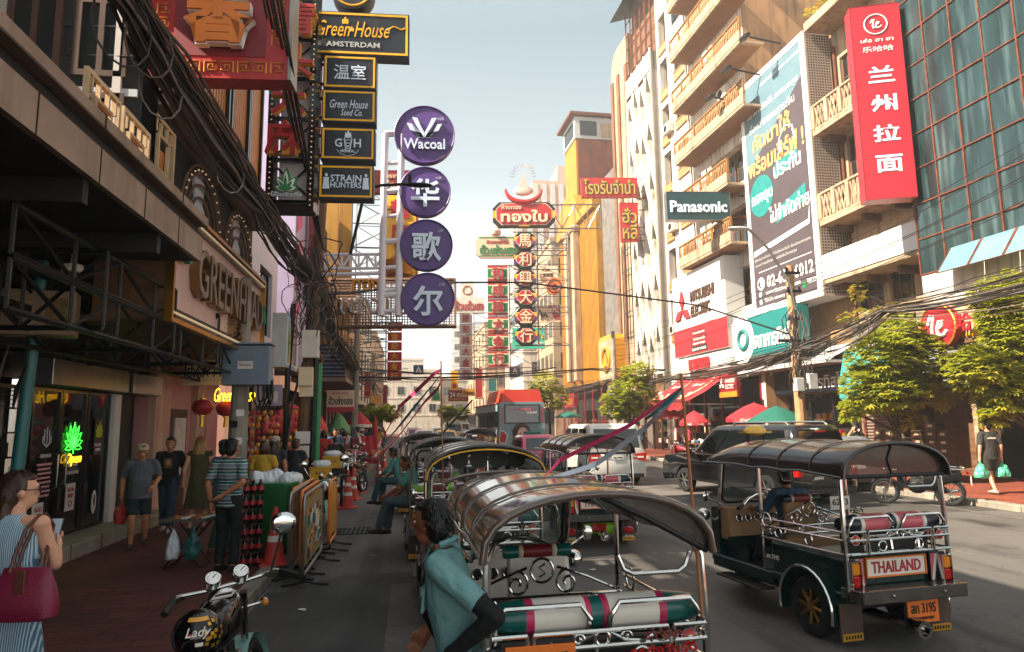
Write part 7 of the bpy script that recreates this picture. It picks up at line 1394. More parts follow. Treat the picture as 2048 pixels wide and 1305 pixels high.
# barriers
for i, (x, y, lab) in enumerate([(-1.3, 9.0, 'outermost barrier with the printed picture panel facing the lane'), (-1.42, 9.6, 'second barrier from the lane with a yellow sheet'), (-1.52, 9.3, 'third barrier from the lane with bare grey pipes'), (-1.6, 10.0, 'innermost barrier against the green bin'), (-1.25, 11.3, 'plain orange barrier sheet at the far end of the stack')]):
    t = tname('barrier', lab, 'barrier', (x, y, .0), pi/2+random.uniform(-.03, .03), 'steel crowd barriers stacked together'); L, Hh = (1.9, 1.12) if i != 4 else (1.0, 1.1)
    b = MB('steel' if i in (0, 2) else 'orange'); o = rrect(L, Hh-.15, .12, 4, L/2, (Hh+.15)/2); b.tube([(x_, 0, z) for x_, z in o], .022, 8, True)
    if i in (1, 2, 3):
        for k in range(9): b.tube([(.15+k*(L-.3)/8, 0, .18), (.15+k*(L-.3)/8, 0, Hh-.02)], .009, 5)
    b.build('frame', t); b = MB('dark_metal')
    for xx in (.2, L-.2): b.tube([(xx, 0, .17), (xx, 0, .06), (xx, -.12, .03), (xx, -.3, .012)], .016, 6); b.tube([(xx, 0, .06), (xx, .12, .03), (xx, .28, .012)], .016, 6)
    b.build('foot', t)
    if i in (0, 1, 4):
        b = MB('yellow' if i != 0 else 'offwhite'); b.mats = ['barrier_yellow' if i != 0 else 'barrier_print']
        mat('barrier_yellow', '#d8921c', .5, 0, .1); mat('barrier_print', '#9a8458', .5, 0, .2, 6)
        b.b2(.08, L-.08, -.012, -.004, .25, Hh-.06)
        if i == 0:
            for k in range(46):
                b.use(random.choice(['teal', 'orange', 'cream', 'deep_red', 'brown', 'light_grey', 'offwhite'])); cx, cz = random.uniform(.2, L-.25), random.uniform(.34, Hh-.2); w_, h_ = random.uniform(.03, .12), random.uniform(.03, .16)
                b.b2(cx-w_, min(L-.09, cx+w_), -.0155-k*.0001, -.0125, cz-h_*.5, min(Hh-.07, cz+h_*.5))
        b.build('panel', t)
# green bin
t = tname('wheelie_bin', 'green wheeled rubbish bin overflowing with clear plastic bags', 'bin', (-1.98, 10.9, zp), -.2); mat('bin_green', '#12602a', .5, 0, .1)
b = MB('bin_green'); b.loft([[(x*k, y*k, z) for x, y in rrect(.62, .7, .06, 3)] for z, k in ((.08, .8), (.5, .9), (.98, 1.0), (.98, 1.06), (1.03, 1.06), (1.03, .96))]); b.build('body', t); b = MB('tyre')
for s in (-1, 1): b.lathe([(.02, -.03), (.1, -.03), (.1, .03), (.02, .03)], 14, (s*.24, .28, .1), 'x')
b.build('wheel', t); b = MB('bin_green'); b.box((-.32, .1, .62), (.03, .66, .5), .01, ry=.25); b.build('lid', t)
for k in range(3):
    o = tname('rubbish_bag', ['clear rubbish bag heaped on the left of the green bin', 'clear rubbish bag heaped in the middle of the green bin', 'clear rubbish bag heaped on the right of the green bin'][k], 'rubbish bag', (-2.2+k*.2, 10.9, zp+1.06)); b = MB('plastic_bag')
    for q in range(5): b.ell((random.uniform(-.08, .08), random.uniform(-.15, .15), random.uniform(-.02, .06)), (random.uniform(.08, .14),)*3, 8, 6)
    me = remesh(b, .018, 1, .03, k); mesh_obj('bag', me, 'plastic_bag', o)
# food tray on folding legs, hanging bags
p = PZ(375, 1132, zp); t = tname('tray_stand', 'folding stand with a shallow tray of fried snacks and hanging bags', 'food stand', (p.x, p.y, zp), -.1)
b = MB('steel'); b.b2(-.3, .3, -.22, .22, .60, .615); frame(b, .6, .03, .01, -.235, -.22, 0, .625); b.b2(-.3, -.28, -.22, .22, .615, .64); b.b2(.28, .3, -.22, .22, .615, .64); b.b2(-.3, .3, .2, .22, .615, .64); b.build('tray', t)
b = MB('dark_metal')
for y in (-.18, .18): b.tube([(-.24, y, 0), (.24, y, .59)], .012, 6); b.tube([(.24, y, 0), (-.24, y, .59)], .012, 6)
for x in (-.24, .24): b.tube([(x, -.18, .01), (x, .18, .01)], .012, 6)
b.build('leg', t)
mat('snack', '#a8662c', .6, 0, .35, 20)
for k in range(2):
    o = tname('snack_heap', ['fried snacks on the left half of the tray', 'fried snacks on the right half of the tray'][k], 'food', (p.x-.13+k*.26, p.y, zp+.62), -.1); b = MB('snack')
    for q in range(26): b.ell((random.uniform(-.09, .09), random.uniform(-.16, .16), random.uniform(.0, .03)), (.03, .022, .016), 7, 5)
    b.build('pieces', o); b = MB('plastic_bag')
    for q in range(5): b.box((.1+.01*q, -.12+q*.06, .02), (.06, .05, .03), .01, rz=q)
    b.build('wrapper', o)
for k, (x, c, w_) in enumerate([(-.12, 'plastic_bag', .09), (.12, 'bag_teal', .12)]):
    mat('bag_teal', '#1f5a55', .4, 0, .15); b = MB(c); b.lathe([(.01, .56), (.03, .5), (w_*.8, .36), (w_, .22), (w_*.8, .14), (.02, .13)], 14, (p.x+x, p.y-.26, zp)); me = remesh(b, .012, 1, .03, k); me.materials.append(MATS[c]); o_ = bpy.data.objects.new('carrier_bag', me); COL.objects.link(o_); tag(o_, ['clear bag hung under the snack tray', 'dark teal bag hung under the snack tray'][k], 'bag', 'bags hung under the snack tray')
# drink packs
mat('cola', '#1a0c0a', .15, 0, .1)
for k in range(6):
    t = tname('drink_pack', ['lowest', 'second lowest', 'third from bottom', 'fourth from bottom', 'second from top', 'topmost'][k]+' shrink wrapped pack of cola bottles in the tall stack', 'drink pack', (-2.12+.01*(k % 2), 9.95, zp+k*.19), .3, 'stack of cola packs')
    b = MB('cola')
    for i in range(3):
        for j in range(2): c = (-.09+i*.09, -.05+j*.09, 0); b.lathe([(.035, .0), (.038, .03), (.038, .11), (.014, .165), (.014, .18)], 10, c)
    b.build('bottle', t); b = MB('red')
    for i in range(3):
        for j in range(2): c = (-.09+i*.09, -.05+j*.09, 0); b.lathe([(.039, .05), (.0395, .06), (.0395, .1), (.039, .105)], 10, c); b.lathe([(.015, .175), (.015, .187)], 8, c)
    b.build('label_band', t)
# poles
def cable_pole(label, loc, h, r=.17, lean=(0, 0), m='concrete'):
    t = tname('utility_pole', label, 'utility pole', loc); b = MB(m); b.tube([(0, 0, 0), (lean[0]*.5, lean[1]*.5, h*.5), (lean[0], lean[1], h)], [r, r*.9, r*.75], 10); b.build('pole', t); return t
pl = cable_pole('grey sticker covered pole carrying the blue grey cabinet', (-3.1, 13.2, zp), 4.6); b = MB('poster_white')
for z, a, m in ((1.6, .2, 'poster_white'), (1.9, -.3, 'black'), (1.25, .1, 'offwhite'), (2.1, .3, 'poster_white'), (1.0, -.2, 'offwhite')): b.use(m); b.box((.17*sin(a), -.17*cos(a), z), (.14, .01, .12), 0, rz=a)
b.build('sticker', pl)
q = PY(493, 732, 12.85); t = tname('meter_cabinet', 'blue grey steel cabinet with a paper label on the sticker pole', 'cabinet', (q.x, 12.85, q.z-.36)); b = MB('cabinet_blue'); b.box((0, .12, .37), (.82, .34, .72), .015); b.b2(-.44, .44, -.1, .3, .74, .77, .006); b.build('box', t); b = MB('poster_white'); b.b2(-.14, .12, -.06, -.052, .3, .44); text(b, 'SW-04-01', -.01, .37, .2, .04, -.06, .004, 'black', .01); b.build('label', t); b = MB('dark_metal'); b.b2(-.42, -.40, -.07, -.05, .3, .4)
for k in range(4): b.tube([(.1+k*.09, .1, .02), (.12+k*.09, .1, -.25), (.2+k*.07, .1, -.38), (.3+k*.05, .12, -.2), (.34+k*.03, .12, .1)], .022, 6)
b.build('conduit', t)
q = PY(75, 625, 8.6); t = tname('meter_cabinet', 'rusty beige cabinet with a little window on the teal pipe', 'cabinet', (q.x, 8.6, q.z-.27), .25); b = MB('cabinet'); b.box((0, .15, .27), (.75, .3, .54), .012); b.box((.2, -.01, .27), (.36, .02, .52), .006); b.build('box', t); b = MB('brass'); b.mats = ['meter_glass']; mat('meter_glass', '#a89060', .1, .5, .4, 12); b.b2(.08, .3, -.026, -.02, .12, .45); b.build('window', t)
t = tname('drain_pipe', 'teal plastic pipe running up from the pavement behind the foreground woman', 'pipe', (PY(38, 800, 8.9).x, 8.9, zp)); b = MB('pvc_teal'); b.cyl((0, 0, 0), (.12, .02, 3.9), .07, n=12); b.lathe([(.078, .9), (.078, 1.0)], 12, (.03, 0, 0)); b.build('pipe', t); b = MB('black')
for k in range(5): b.tube([(-.1-.02*k, -.1, 2.9-.1*k), (-.2, -.12, 2.4-.06*k), (0, -.12, 2.3-.05*k), (.1, -.1, 2.6), (.05, -.05, 3.2)], .014, 5)
b.build('cable', t)
t = tname('security_camera', 'white dome camera hanging under the dark awning', 'camera', tuple(PY(145, 545, 8.0)))
b = MB('offwhite'); b.lathe([(.02, .35), (.03, .1), (.1, .08), (.11, .0), (.02, -.02)], 16); b.use('gloss_black'); b.ell((0, 0, -.03), (.07, .07, .07)); b.build('dome', t)
# lanterns
for k, (px, py, Y) in enumerate([(405, 815, 14.2), (452, 818, 15.0)]):
    q = PY(px, py, Y); t = tname('paper_lantern', ['red paper lantern, the left one of the pair by the sticker pole', 'red paper lantern, the one half behind the pole cables'][k], 'lantern', tuple(q), 0, 'red lanterns'); b = MB('deep_red'); b.mats = ['lantern_red']; mat('lantern_red', '#a01c20', .5, 0, .1)
    n = 16; b.loft([[(r*(1+.04*(i % 2))*cos(2*pi*i/n), r*(1+.04*(i % 2))*sin(2*pi*i/n), z) for i in range(n)] for r, z in ((.06, .15), (.14, .12), (.19, .03), (.19, -.03), (.14, -.12), (.06, -.15))]); b.build('shade', t); b = MB('gold'); b.lathe([(.06, .15), (.06, .18)], 12); b.lathe([(.06, -.15), (.06, -.18)], 12); b.cyl((0, 0, -.18), (0, 0, -.38), .03, .045, 8); b.cyl((0, 0, .18), (0, 0, 1.2), .006, n=5); b.build('tassel', t)
q = PY(412, 747, 15.2); t = tname('shop_sign', 'pale patterned board with black BAR lettering beside the blue grey cabinet', 'shop sign', (q.x, 15.2, q.z-.25)); b = MB('offwhite'); b.b2(-.45, 1.2, 0, .08, 0, .55); b.use('light_grey')
for i in range(22):
    for z in (.06, .1, .45, .49): b.b2(-.42+i*.072, -.39+i*.072, -.006, 0, z, z+.025)
text(b, 'BAR HOUSE', .28, .27, 1.3, .2, 0, .012, 'black', .0); b.build('panel', t)
q = PY(470, 790, 14.8); t = tname('neon_sign', 'yellow looping script neon behind the cabinet cables', 'neon sign', tuple(q)); b = MB('neon_yellow'); text(b, 'Green House', 0, 0, .8, .28, 0, .015, None, -.01, .35); b.build('lettering', t)
q = PX(585, 690, -2.6); t = tname('light_box', 'slim advertising light box with a bright picture beside the leaning cable pole', 'light box', (q.x, q.y, q.z-.55), pi/2); b = MB('light_grey'); b.b2(-.75, .75, 0, .3, 0, 1.15); b.use('ice'); b.b2(-.7, .7, -.012, 0, .06, 1.09)
for k, m in enumerate(['green', 'yellow', 'teal', 'cream', 'lilac', 'blue', 'white']): b.use(m); b.prism([(-.65+k*.18, .1), (-.55+k*.18, .1), (-.5+k*.19, .6+.4*random.random()), (-.62+k*.18, 1.0)], -.02-k*.001, -.012)
b.build('panel', t)
pl2 = cable_pole('dark leaning cable pole strangled by wires', (-2.35, 15.4, zp), 7.3, .16, (.32, .2), 'wood'); b = MB('poster_white')
for z, m in ((1.3, 'offwhite'), (1.6, 'poster_white'), (1.05, 'black'), (2.6, 'cream')): b.use(m); b.box((.02+.04*z, -.17, z), (.3, .02, .26), .004)
b.use('cream'); b.box((.12, -.2, 2.9), (.3, .16, .4), .01); b.use('offwhite'); b.box((.2, -.2, 3.6), (.36, .2, .6), .01); b.build('box', pl2); b = MB('dark_metal'); b.tube([(-.3, -.1, 0), (-.28, -.1, 3.0), (-.2, -.1, 4.5)], .06, 8); b.tube([(.25, -.1, .2), (.3, -.1, 3.6)], .05, 8); b.use('green'); b.tube([(.33, .05, 0), (.36, .05, 3.2)], .07, 8); b.use('black'); b.tube([(-.1, -.2, 1.0), (-.25, -.22, 1.3), (-.15, -.22, 2.3), (.05, -.2, 3.2)], .03, 6); b.tube([(-.1, -.2, 1.0), (.05, -.22, .95), (.1, -.22, 1.2)], .03, 6); b.build('conduit', pl2)
cable_pole('slender far pole on the left pavement', (-2.35, 29.5, zp), 6.5, .15, (.1, 0), 'concrete'); plR = cable_pole('tan concrete utility pole in front of the teal bank sign', (12.15, PX(1597, 760, 12.15).y, zp), 6.75, .17, (-.05, 0)); Yp = plR.location.y
mat('pole_tan', '#a8835c', .85, 0, .25, 4, .2, 30); plR.children[0].data.materials[0] = MATS['pole_tan']
b = MB('dark_metal')
for z in (4.3, 5.0, 5.9, 6.5): b.box((0, -.1, z), (1.3 if z == 4.3 else .5, .09, .09), .01); b.cyl((-.2, -.1, z), (-.2, -.1, z+.14), .035, n=8); b.cyl((.2, -.1, z), (.2, -.1, z+.14), .035, n=8)
b.use('light_grey'); b.box((.3, -.25, 3.0), (.3, .2, .5), .02); b.box((-.15, -.25, 2.9), (.28, .2, .42), .02); b.build('crossarm', plR)
cable_pole('pole by the small street tree on the right', (11.6, 38, zp), 7, .15)
# street lamps
t = tname('street_lamp', 'grey arm street lamp fixed to the tan pole', 'street lamp', (12.1, Yp, 5.4)); q = PY(1472, 460, Yp)-Vector((12.1, Yp, 5.4)); b = MB('steel'); b.tube([(0, -.2, 0), (-.15, -.2, .9), (q.x*.45, -.2, q.z*.75), (q.x*.8, -.2, q.z*.98), (q.x+.25, -.2, q.z)], .045, 8); b.build('arm', t); b = MB('light_grey'); b.ell((q.x, -.2, q.z-.02), (.38, .14, .07), 14, 8); b.build('lamp_head', t)
t = tname('street_lamp', 'dark arm street lamp in front of the second purple disc', 'street lamp', tuple(PY(735, 400, 14.6))); D_ = 14.6*.99; b = MB('dark_metal'); q = PY(838, 369, 14.6)-t.location; b.tube([(-.35, .1, -1.2), (-.1, 0, 0), (.1, 0, .28), (.3, 0, .34), (q.x-.2, 0, q.z)], .035, 8); b.build('arm', t); b = MB('dark_metal'); b.ell((q.x, 0, q.z-.02), (.32, .12, .05), 12, 6); b.cyl((q.x-.2, 0, q.z), (q.x-.2, 0, q.z+.2), .05, n=8); b.build('lamp_head', t)
# umbrellas
for a in [('umb_red', '#b81e2a', .6, 0, .08), ('umb_green', '#0f5a4c', .65, 0, .1), ('umb_lime', '#6aa06a', .65, 0, .1)]: mat(*a)
def umbrella(label, x, y, z, r, m, drop=.45, base=zp, val=.16, txt=None, group='market umbrellas', band=None):
    t = tname('market_umbrella', label, 'umbrella', (x, y, base), random.uniform(0, .6), group); z -= base; n = 8; N = 32; b = MB(m); rings = []
    for f in (0.02, .3, .6, .85, 1.0):
        rings.append([(r*f*cos(2*pi*i/N)*(1-.045*f*abs(sin(4*2*pi*i/N))), r*f*sin(2*pi*i/N)*(1-.045*f*abs(sin(4*2*pi*i/N))), z-drop*f**1.35-.02*f*abs(sin(4*2*pi*i/N))) for i in range(N)])
    b.loft(rings, False); 
    if val: b.use(band or m); lo = [(p[0]*1.01, p[1]*1.01, p[2]-val*(.85+.15*cos(i*pi))) for i, p in enumerate(rings[-1])]; b.loft([rings[-1], lo], False)
    b.build('canopy', t, ang=25); b = MB('steel'); b.cyl((0, 0, 0), (0, 0, z+.05), .022, n=8)
    for i in range(n): a = 2*pi*i/n; b.tube([(0, 0, z-.03), (r*.97*cos(a), r*.97*sin(a), z-drop-.02)], .008, 4)
    b.build('pole', t)
    if txt:
        b = MB('bol_white'); a = -t.rotation_euler[2]-pi/2
        for da in (-pi/4, 0, pi/4):
            m4 = Matrix.Rotation(a+da+pi/2, 4, 'Z') @ Matrix.Translation((0, -r*.99, z-drop-val*.5)); k0 = len(b.v); text(b, txt, 0, 0, r*.4, val*.6, -.012, .006, 'bol_white', .01, .3); b.v[k0:] = [tuple(m4 @ Vector(v)) for v in b.v[k0:]]
        b.build('lettering', t)
    return t
def umb_px(label, cx, ytop, wp, Y, m, drop, **k):
    q = PY(cx, ytop, Y); D = (q-CAM).dot(CF)/FOC; return umbrella(label, q.x, Y, q.z, wp/2*D, m, drop, **k)
umb_px('big red umbrella with gold crest nearest the green one on the right', 1508, 806, 112, 24, 'umb_red', .55, txt='Cola'); umb_px('dark green umbrella beside the tan utility pole', 1552, 812, 120, 22.5, 'umb_green', .55, val=0); umb_px('small red drink umbrella under the sloping awning', 1388, 822, 60, 29, 'umb_red', .5, txt='Cola'); umb_px('red drink umbrella farthest left under the sloping awning', 1340, 815, 52, 33, 'umb_red', .45, txt='Cola'); umb_px('green umbrella standing right of the bus', 1137, 822, 62, 40, 'umb_green', .4, val=0)
umb_px('large dark red umbrella on the left behind the cable pole', 583, 806, 104, 21, 'umb_red', .7); umb_px('red umbrella with white lettering right of the cable pole', 626, 810, 60, 22.5, 'umb_red', .75, txt='Cola'); umb_px('pale green umbrella beyond the Thai shop sign', 678, 826, 50, 29, 'umb_lime', .7); umb_px('red and pale umbrella beside the far left pole', 717, 823, 56, 33, 'umb_red', .6, band='offwhite')
t = tname('closed_umbrella', 'tall folded red umbrella among the far left crowd', 'umbrella', tuple(PY(750, 868, 32)[:2])+(zp,)); b = MB('umb_red'); b.lathe([(.03, .9), (.12, 1.1), (.1, 1.7), (.02, 2.3)], 10); b.use('steel'); b.cyl((0, 0, 0), (0, 0, .9), .02, n=6); b.build('cloth', t)
# sloping red awning
t = tname('awning', 'sloping red awning with white drink logos under the white strip sign', 'awning', R(13.6, .4, 0), RROT); mat('awning_red', '#b0242c', .6, 0, .12, 2); b = MB('awning_red'); n = 12; A = [[(-2.9+5.8*i/n, .0, 4.3) for i in range(n+1)], [(-2.9+5.8*i/n, -1.4, 3.35) for i in range(n+1)], [(-2.9+5.8*i/n, -2.6, 2.75-.05*(i % 2)) for i in range(n+1)], [(-2.9+5.8*i/n, -2.65, 2.5-.08*(i % 2)) for i in range(n+1)]]
b.loft(A, False, False); b.build('canvas', t); b = MB('cream'); sl_ = lambda f, x: (x, -2.6*f-.01, 4.3-1.55*f+.02)
for x0 in (-1.3, 1.3):
    b.tube([sl_(.1+.75*(1-cos(q))/2, x0+1.1*sin(q)) for q in [i*pi/10 for i in range(11)]], .035, 4)
    for k in range(7): b.box(sl_(.72+.05*sin(k*2.1), x0-1.0+k*.3), (.2, .22, .01), 0, rx=.55)
b.use('bol_white')
for x0 in (-1.3, 1.3):
    k0 = len(b.v); text(b, 'Coca-Cola', 0, 0, 1.1, .34, 0, .01, 'bol_white', .01, .35); m4 = Matrix.Translation(sl_(.38, x0)) @ Matrix.Rotation(-(pi/2-.53), 4, 'X'); b.v[k0:] = [tuple(m4 @ Vector(v)) for v in b.v[k0:]]
b.build('logo', t); b = MB('steel')
for x in (-2.8, 2.8): b.tube([(x, -2.6, 2.7), (x, -.05, 2.7)], .025, 6)
b.build('bracket', t)
t = tname('shop_sign', 'small red sign with white three diamond mark beside the sloping awning', 'shop sign', R(10.0, 1.1, 3.0), RROT); b = MB('deep_red'); b.b2(-.85, .85, 0, .15, 0, 1.0); b.use('orange'); b.b2(-.85, .85, -.01, 0, 0, .25); text(b, 'MITSUBISHI', .25, .75, .85, .2, 0, .02, 'bol_white', .015); text(b, 'ELECTRIC', .2, .48, .75, .2, 0, .02, 'bol_white', .015); b.use('bol_white'); [b.prism([(-.55+x_*cos(a)-z_*sin(a), .6+x_*sin(a)+z_*cos(a)) for x_, z_ in ((0, 0), (-.09, .15), (0, .3), (.09, .15))], -.02, 0) for a in (0, 2*pi/3, -2*pi/3)]; b.build('panel', t)
t = tname('shop_sign', 'white pawnshop board with black Thai and Chinese letters left of the awning', 'shop sign', R(18.2, .6, 2.35), RROT); b = MB('offwhite'); b.b2(-1.2, 1.2, 0, .1, 0, 1.3); text(b, 'โรงรับจำนำ', 0, .95, 2.1, .4, 0, .02, 'black', .015); text(b, '當飯館', 0, .4, 1.8, .5, 0, .02, 'black', .015); b.build('panel', t)
q = PY(681, 803, 27.5); t = tname('shop_sign', 'cream and red Thai shop sign hanging under the ribbed black canopy box', 'shop sign', (q.x, 27.5, q.z-.42)); b = MB('sign_cream'); b.b2(-.52, .52, 0, .1, 0, .85); b.use('sign_red'); b.b2(-.52, .52, -.01, 0, 0, .2); text(b, 'ห้างขายทอง', 0, .74, .6, .12, 0, .01, 'sign_red', .01); text(b, 'ฮั่วเซ่งเฮง', 0, .45, .92, .32, 0, .015, 'black', .02); b.build('panel', t)
q = PY(538, 795, 17); t = tname('shop_sign', 'lilac wall notice with a white table behind the blue grey cabinet', 'notice', (q.x, 17, q.z-.2)); b = MB('lilac'); b.b2(-.3, .3, 0, .04, 0, .5); b.use('white'); b.b2(-.1, .2, -.006, 0, .08, .34); b.build('panel', t)
# boxes stacked at the noodle shop
mat('carton', '#5a4630', .7, 0, .3, 6)
def carton(u, v, z, label, w=.42, h=.24): 
    t = tname('carton', label, 'carton', R(u, v, z), RROT, 'cartons stacked at the noodle shop'); b = MB('carton'); b.box((0, 0, h/2), (w-.01, .32, h-.006), .006); b.build('box', t); b = MB('cream'); b.b2(-w*.2, w*.2, -.168, -.161, h*.4, h*.7); b.use('deep_red'); b.b2(-w*.4, -w*.3, -.167, -.161, h*.2, h*.8); b.build('label', t); return t
c0 = carton(-1.0, .6, zp, 'brown carton at the shop'); k0 = 0; ORD = ['bottom', 'second', 'third', 'fourth', 'fifth', 'sixth', 'seventh', 'eighth']; COLN = ['by the banner post', 'left of the pilaster', 'at the doorway middle', 'left of the doorway', 'by the left pillar', 'against the left pillar']
for ci, (u, n) in enumerate(((-1.75, 6), (-1.3, 7), (-.75, 6), (.0, 5), (.5, 6), (.95, 6))):
    for j in range(n):
        o = c0 if k0 == 0 else copy_tree(c0); k0 += 1; o.location = R(u, .45+random.uniform(-.02, .02), zp+j*.241); o['label'] = f'{ORD[j]} carton in the shop stack {COLN[ci]}'
# motorcycles
mat('bike_mint', '#8fb8ae', .3, 0, .1)
def motorcycle(label, loc, rz, lean=0., steer=0., m='gloss_black', style='bike', plate=None, mirrors=(-1, 1)):
    t = tname('motorcycle', label, 'motorcycle', loc, rz, 'motorcycles parked at the kerbs'); t.rotation_euler = (0, lean, rz)
    for y, nm in ((0, 0), (1.28, 1)):
        o = MB('tyre'); o.ring((0, y, .30), .26, .048, 'x', 28, 8); o = o.build('wheel', t); b = MB('chrome'); b.ring((0, y, .30), .215, .014, 'x', 28, 6); b.lathe([(.05, -.06), (.05, .06)], 12, (0, y, .3), 'x')
        for i in range(14): a = 2*pi*i/14; b.tube([(0, y+.04*cos(a), .3+.04*sin(a)), (0, y+.21*cos(a+.3), .3+.21*sin(a+.3))], .005, 4)
        b.build('rim', o)
    b = MB('dark_metal'); b.tube([(0, 0, .3), (0, .45, .4), (0, .9, .4), (0, 1.0, .82)], .03, 8); b.tube([(-.08, 0, .32), (-.1, .4, .62), (0, .95, .8)], .02, 6); b.tube([(.08, 0, .32), (.1, .4, .62), (0, .95, .8)], .02, 6); b.ell((0, .62, .45), (.16, .22, .19), 12, 8); b.use('steel')
    for k in range(6): b.box((0, .62, .5+k*.035), (.26, .26, .014), .004)
    b.build('engine', t)
    b = MB(m); b.loft([[(x*w, y, zc_+z*hh) for x, z in rrect(1, 1, .35, 3)] for y, w, hh, zc_ in ((.42, .1, .12, .8), (.55, .24, .2, .83), (.8, .27, .25, .85), (.98, .2, .2, .87), (1.02, .08, .1, .87))]); b.build('tank', t)
    b = MB('black'); b.loft([[(x*w, y, zc_+z*.1) for x, z in rrect(1, 1, .35, 3)] for y, w, zc_ in ((-.22, .14, .84), (-.1, .2, .8), (.2, .24, .76), (.42, .18, .78))]); b.build('seat', t)
    b = MB('chrome'); b.tube([(.13, .6, .34), (.15, .2, .28), (.16, -.3, .32)], .04, 8); b.tube([(-.12, -.3, .84), (-.14, 0, .86), (-.13, .1, .78)], .014, 6); b.tube([(.12, -.3, .84), (.14, 0, .86), (.13, .1, .78)], .014, 6); b.tube([(-.12, -.3, .84), (0, -.34, .86), (.12, -.3, .84)], .014, 6); b.build('exhaust', t)
    b = MB(m if style != 'bike' else 'bike_mint'); b.loft([[(x, y0+.33*cos(a), .3+.33*sin(a)) for x in (-.07, 0, .07)] for y0 in (0,) for a in [pi*.25+i*pi*.75/8 for i in range(9)]], False, False); b.loft([[(x, 1.28+.33*cos(a), .3+.33*sin(a)) for x in (-.06, 0, .06)] for a in [i*pi/8 for i in range(9)]], False, False); b.build('mudguard', t)
    if style == 'scooter':
        b = MB(m); b.loft([[(x*w, y, z0+z*h_) for x, z in rrect(1, 1, .3, 3)] for y, w, z0, h_ in ((-.2, .12, .7, .2), (.1, .3, .62, .3), (.5, .28, .5, .3))]); b.loft([[(x, y, z) for x, y in ((-.2, .9), (.2, .9), (.16, 1.02), (-.16, 1.02))] for z in (.35, .95)]); b.build('fairing', t)
    S = Matrix.Translation((0, 1.05, .88)) @ Matrix.Rotation(steer, 4, 'Z')
    b = MB('chrome', S)
    for s in (-1, 1): b.tube([(s*.09, .22, -.57), (s*.09, .0, .06)], .024, 8)
    b.tube([(-.38, -.16, .1), (-.3, -.04, .14), (-.14, .02, .12), (.14, .02, .12), (.3, -.04, .14), (.38, -.16, .1)], .014, 8); b.use('black')
    for s in (-1, 1): b.tube([(s*.32, -.06, .135), (s*.4, -.2, .09)], .02, 8); b.tube([(s*.2, .03, .13), (s*.3, .0, .1)], .008, 5)
    b.build('handlebar', t)
    b = MB('chrome', S); b.lathe([(.03, -.08), (.09, -.02), (.1, .06), (.085, .08)], 18, (0, .14, .0), 'y'); b.use('ice'); b.lathe([(.01, .1), (.06, .09), (.085, .08)], 18, (0, .14, .0), 'y'); b.build('headlight', t)
    for s in (-1, 1):
        b = MB('chrome', S @ Matrix.Translation((s*.085, -.02, .19)) @ Matrix.Rotation(.85, 4, 'X')); b.lathe([(.01, -.05), (.05, -.05), (.052, .0), (.045, .01)], 18); b.use('bol_white'); b.lathe([(.005, .006), (.043, .006)], 18); b.use('black'); b.box((.01, .01, .012), (.035, .004, .002), 0, rz=.7)
        for k in range(8): a = -.6+k*.62; b.box((.033*cos(a), .033*sin(a), .011), (.008, .003, .002), 0, rz=a)
        b.build('dial', t)
        if s in mirrors: b = MB('chrome', S @ Matrix.Rotation(-steer*.8, 4, 'Z')); b.tube([(s*.27, -.02, .15), (s*.33, .0, .3), (s*.36, .0, .38)], .008, 6); b.ell((s*.38, .0, .44), (.085, .016, .07), 16, 8); b.use('windscreen'); b.mats[-1] = 'mirror_face'; mat('mirror_face', '#d8dcdc', .02, 1, 0); b.ell((s*.38, -.012, .44), (.075, .008, .06), 16, 8); b.build('mirror', t)
        b = MB('chrome', S); b.tube([(s*.1, .05, -.05), (s*.2, .05, -.05)], .009, 5); b.ell((s*.22, .05, -.05), (.03, .045, .03)); b.use('lens_amber'); b.ell((s*.22, .02, -.05), (.024, .03, .024)); b.build('indicator', t)
    b = MB('lens_red'); b.box((0, -.36, .76), (.12, .05, .07), .015); b.build('tail_light', t)
    if plate: b = MB('bol_white'); b.b2(-.13, .13, -.42, -.41, .5, .68); text(b, plate[0], 0, .63, .16, .06, -.42, .004, 'black', .015); text(b, plate[1], 0, .55, .2, .06, -.42, .004, 'black', .015); b.build('licence_plate', t)
    return t
mc = motorcycle('nearest black cafe motorcycle with round white dials and mint mudguards', (-1.03, 3.72, .0), radians(-2), radians(-9), .5, mirrors=(1,))
b = MB('bol_white'); b.box((.03, .86, .982), (.12, .1, .006), .0, rx=.1); b.use('black'); b.box((.03, .86, .986), (.1, .035, .004), 0, rx=.1); b.build('sticker', mc)
t = tname('crash_helmet', 'glossy black helmet with gold stickers resting on the nearest motorcycle seat', 'helmet', (-1.1, 3.98, .9), .3); b = MB('gloss_black'); b.ell((0, 0, .02), (.125, .145, .125), 24, 16); b.b2(-.1, .1, -.13, .02, -.12, -.05, .03); b.build('shell', t)
b = MB('fret'); tt_ = lambda a, e: (.128*cos(e)*sin(a), -.148*cos(e)*cos(a), .02+.128*sin(e))
b.loft([[tt_(a, e) for a in [-.6+i*.12 for i in range(11)]] for e in (.75, .95)], False, False); b.use('gold')
for k in range(14): a, e = random.uniform(.3, 1.3), random.uniform(-.3, .7); b.loft([[tt_(a+q*.08, e+r*.07) for q in (-1, 0, 1)] for r in (-1, 1)], False, False)
b.use('bol_white'); b.loft([[tt_(a, e) for a in (-.1, .05, .2)] for e in (-.2, -.05)], False, False); b.use('red'); b.loft([[tt_(a, e) for a in (-.4, -.3, -.2)] for e in (.2, .3)], False, False); text(b, 'Lady', 0, .06, .12, .06, -.147, .004, 'bol_white', .01, .3); b.build('sticker', t)
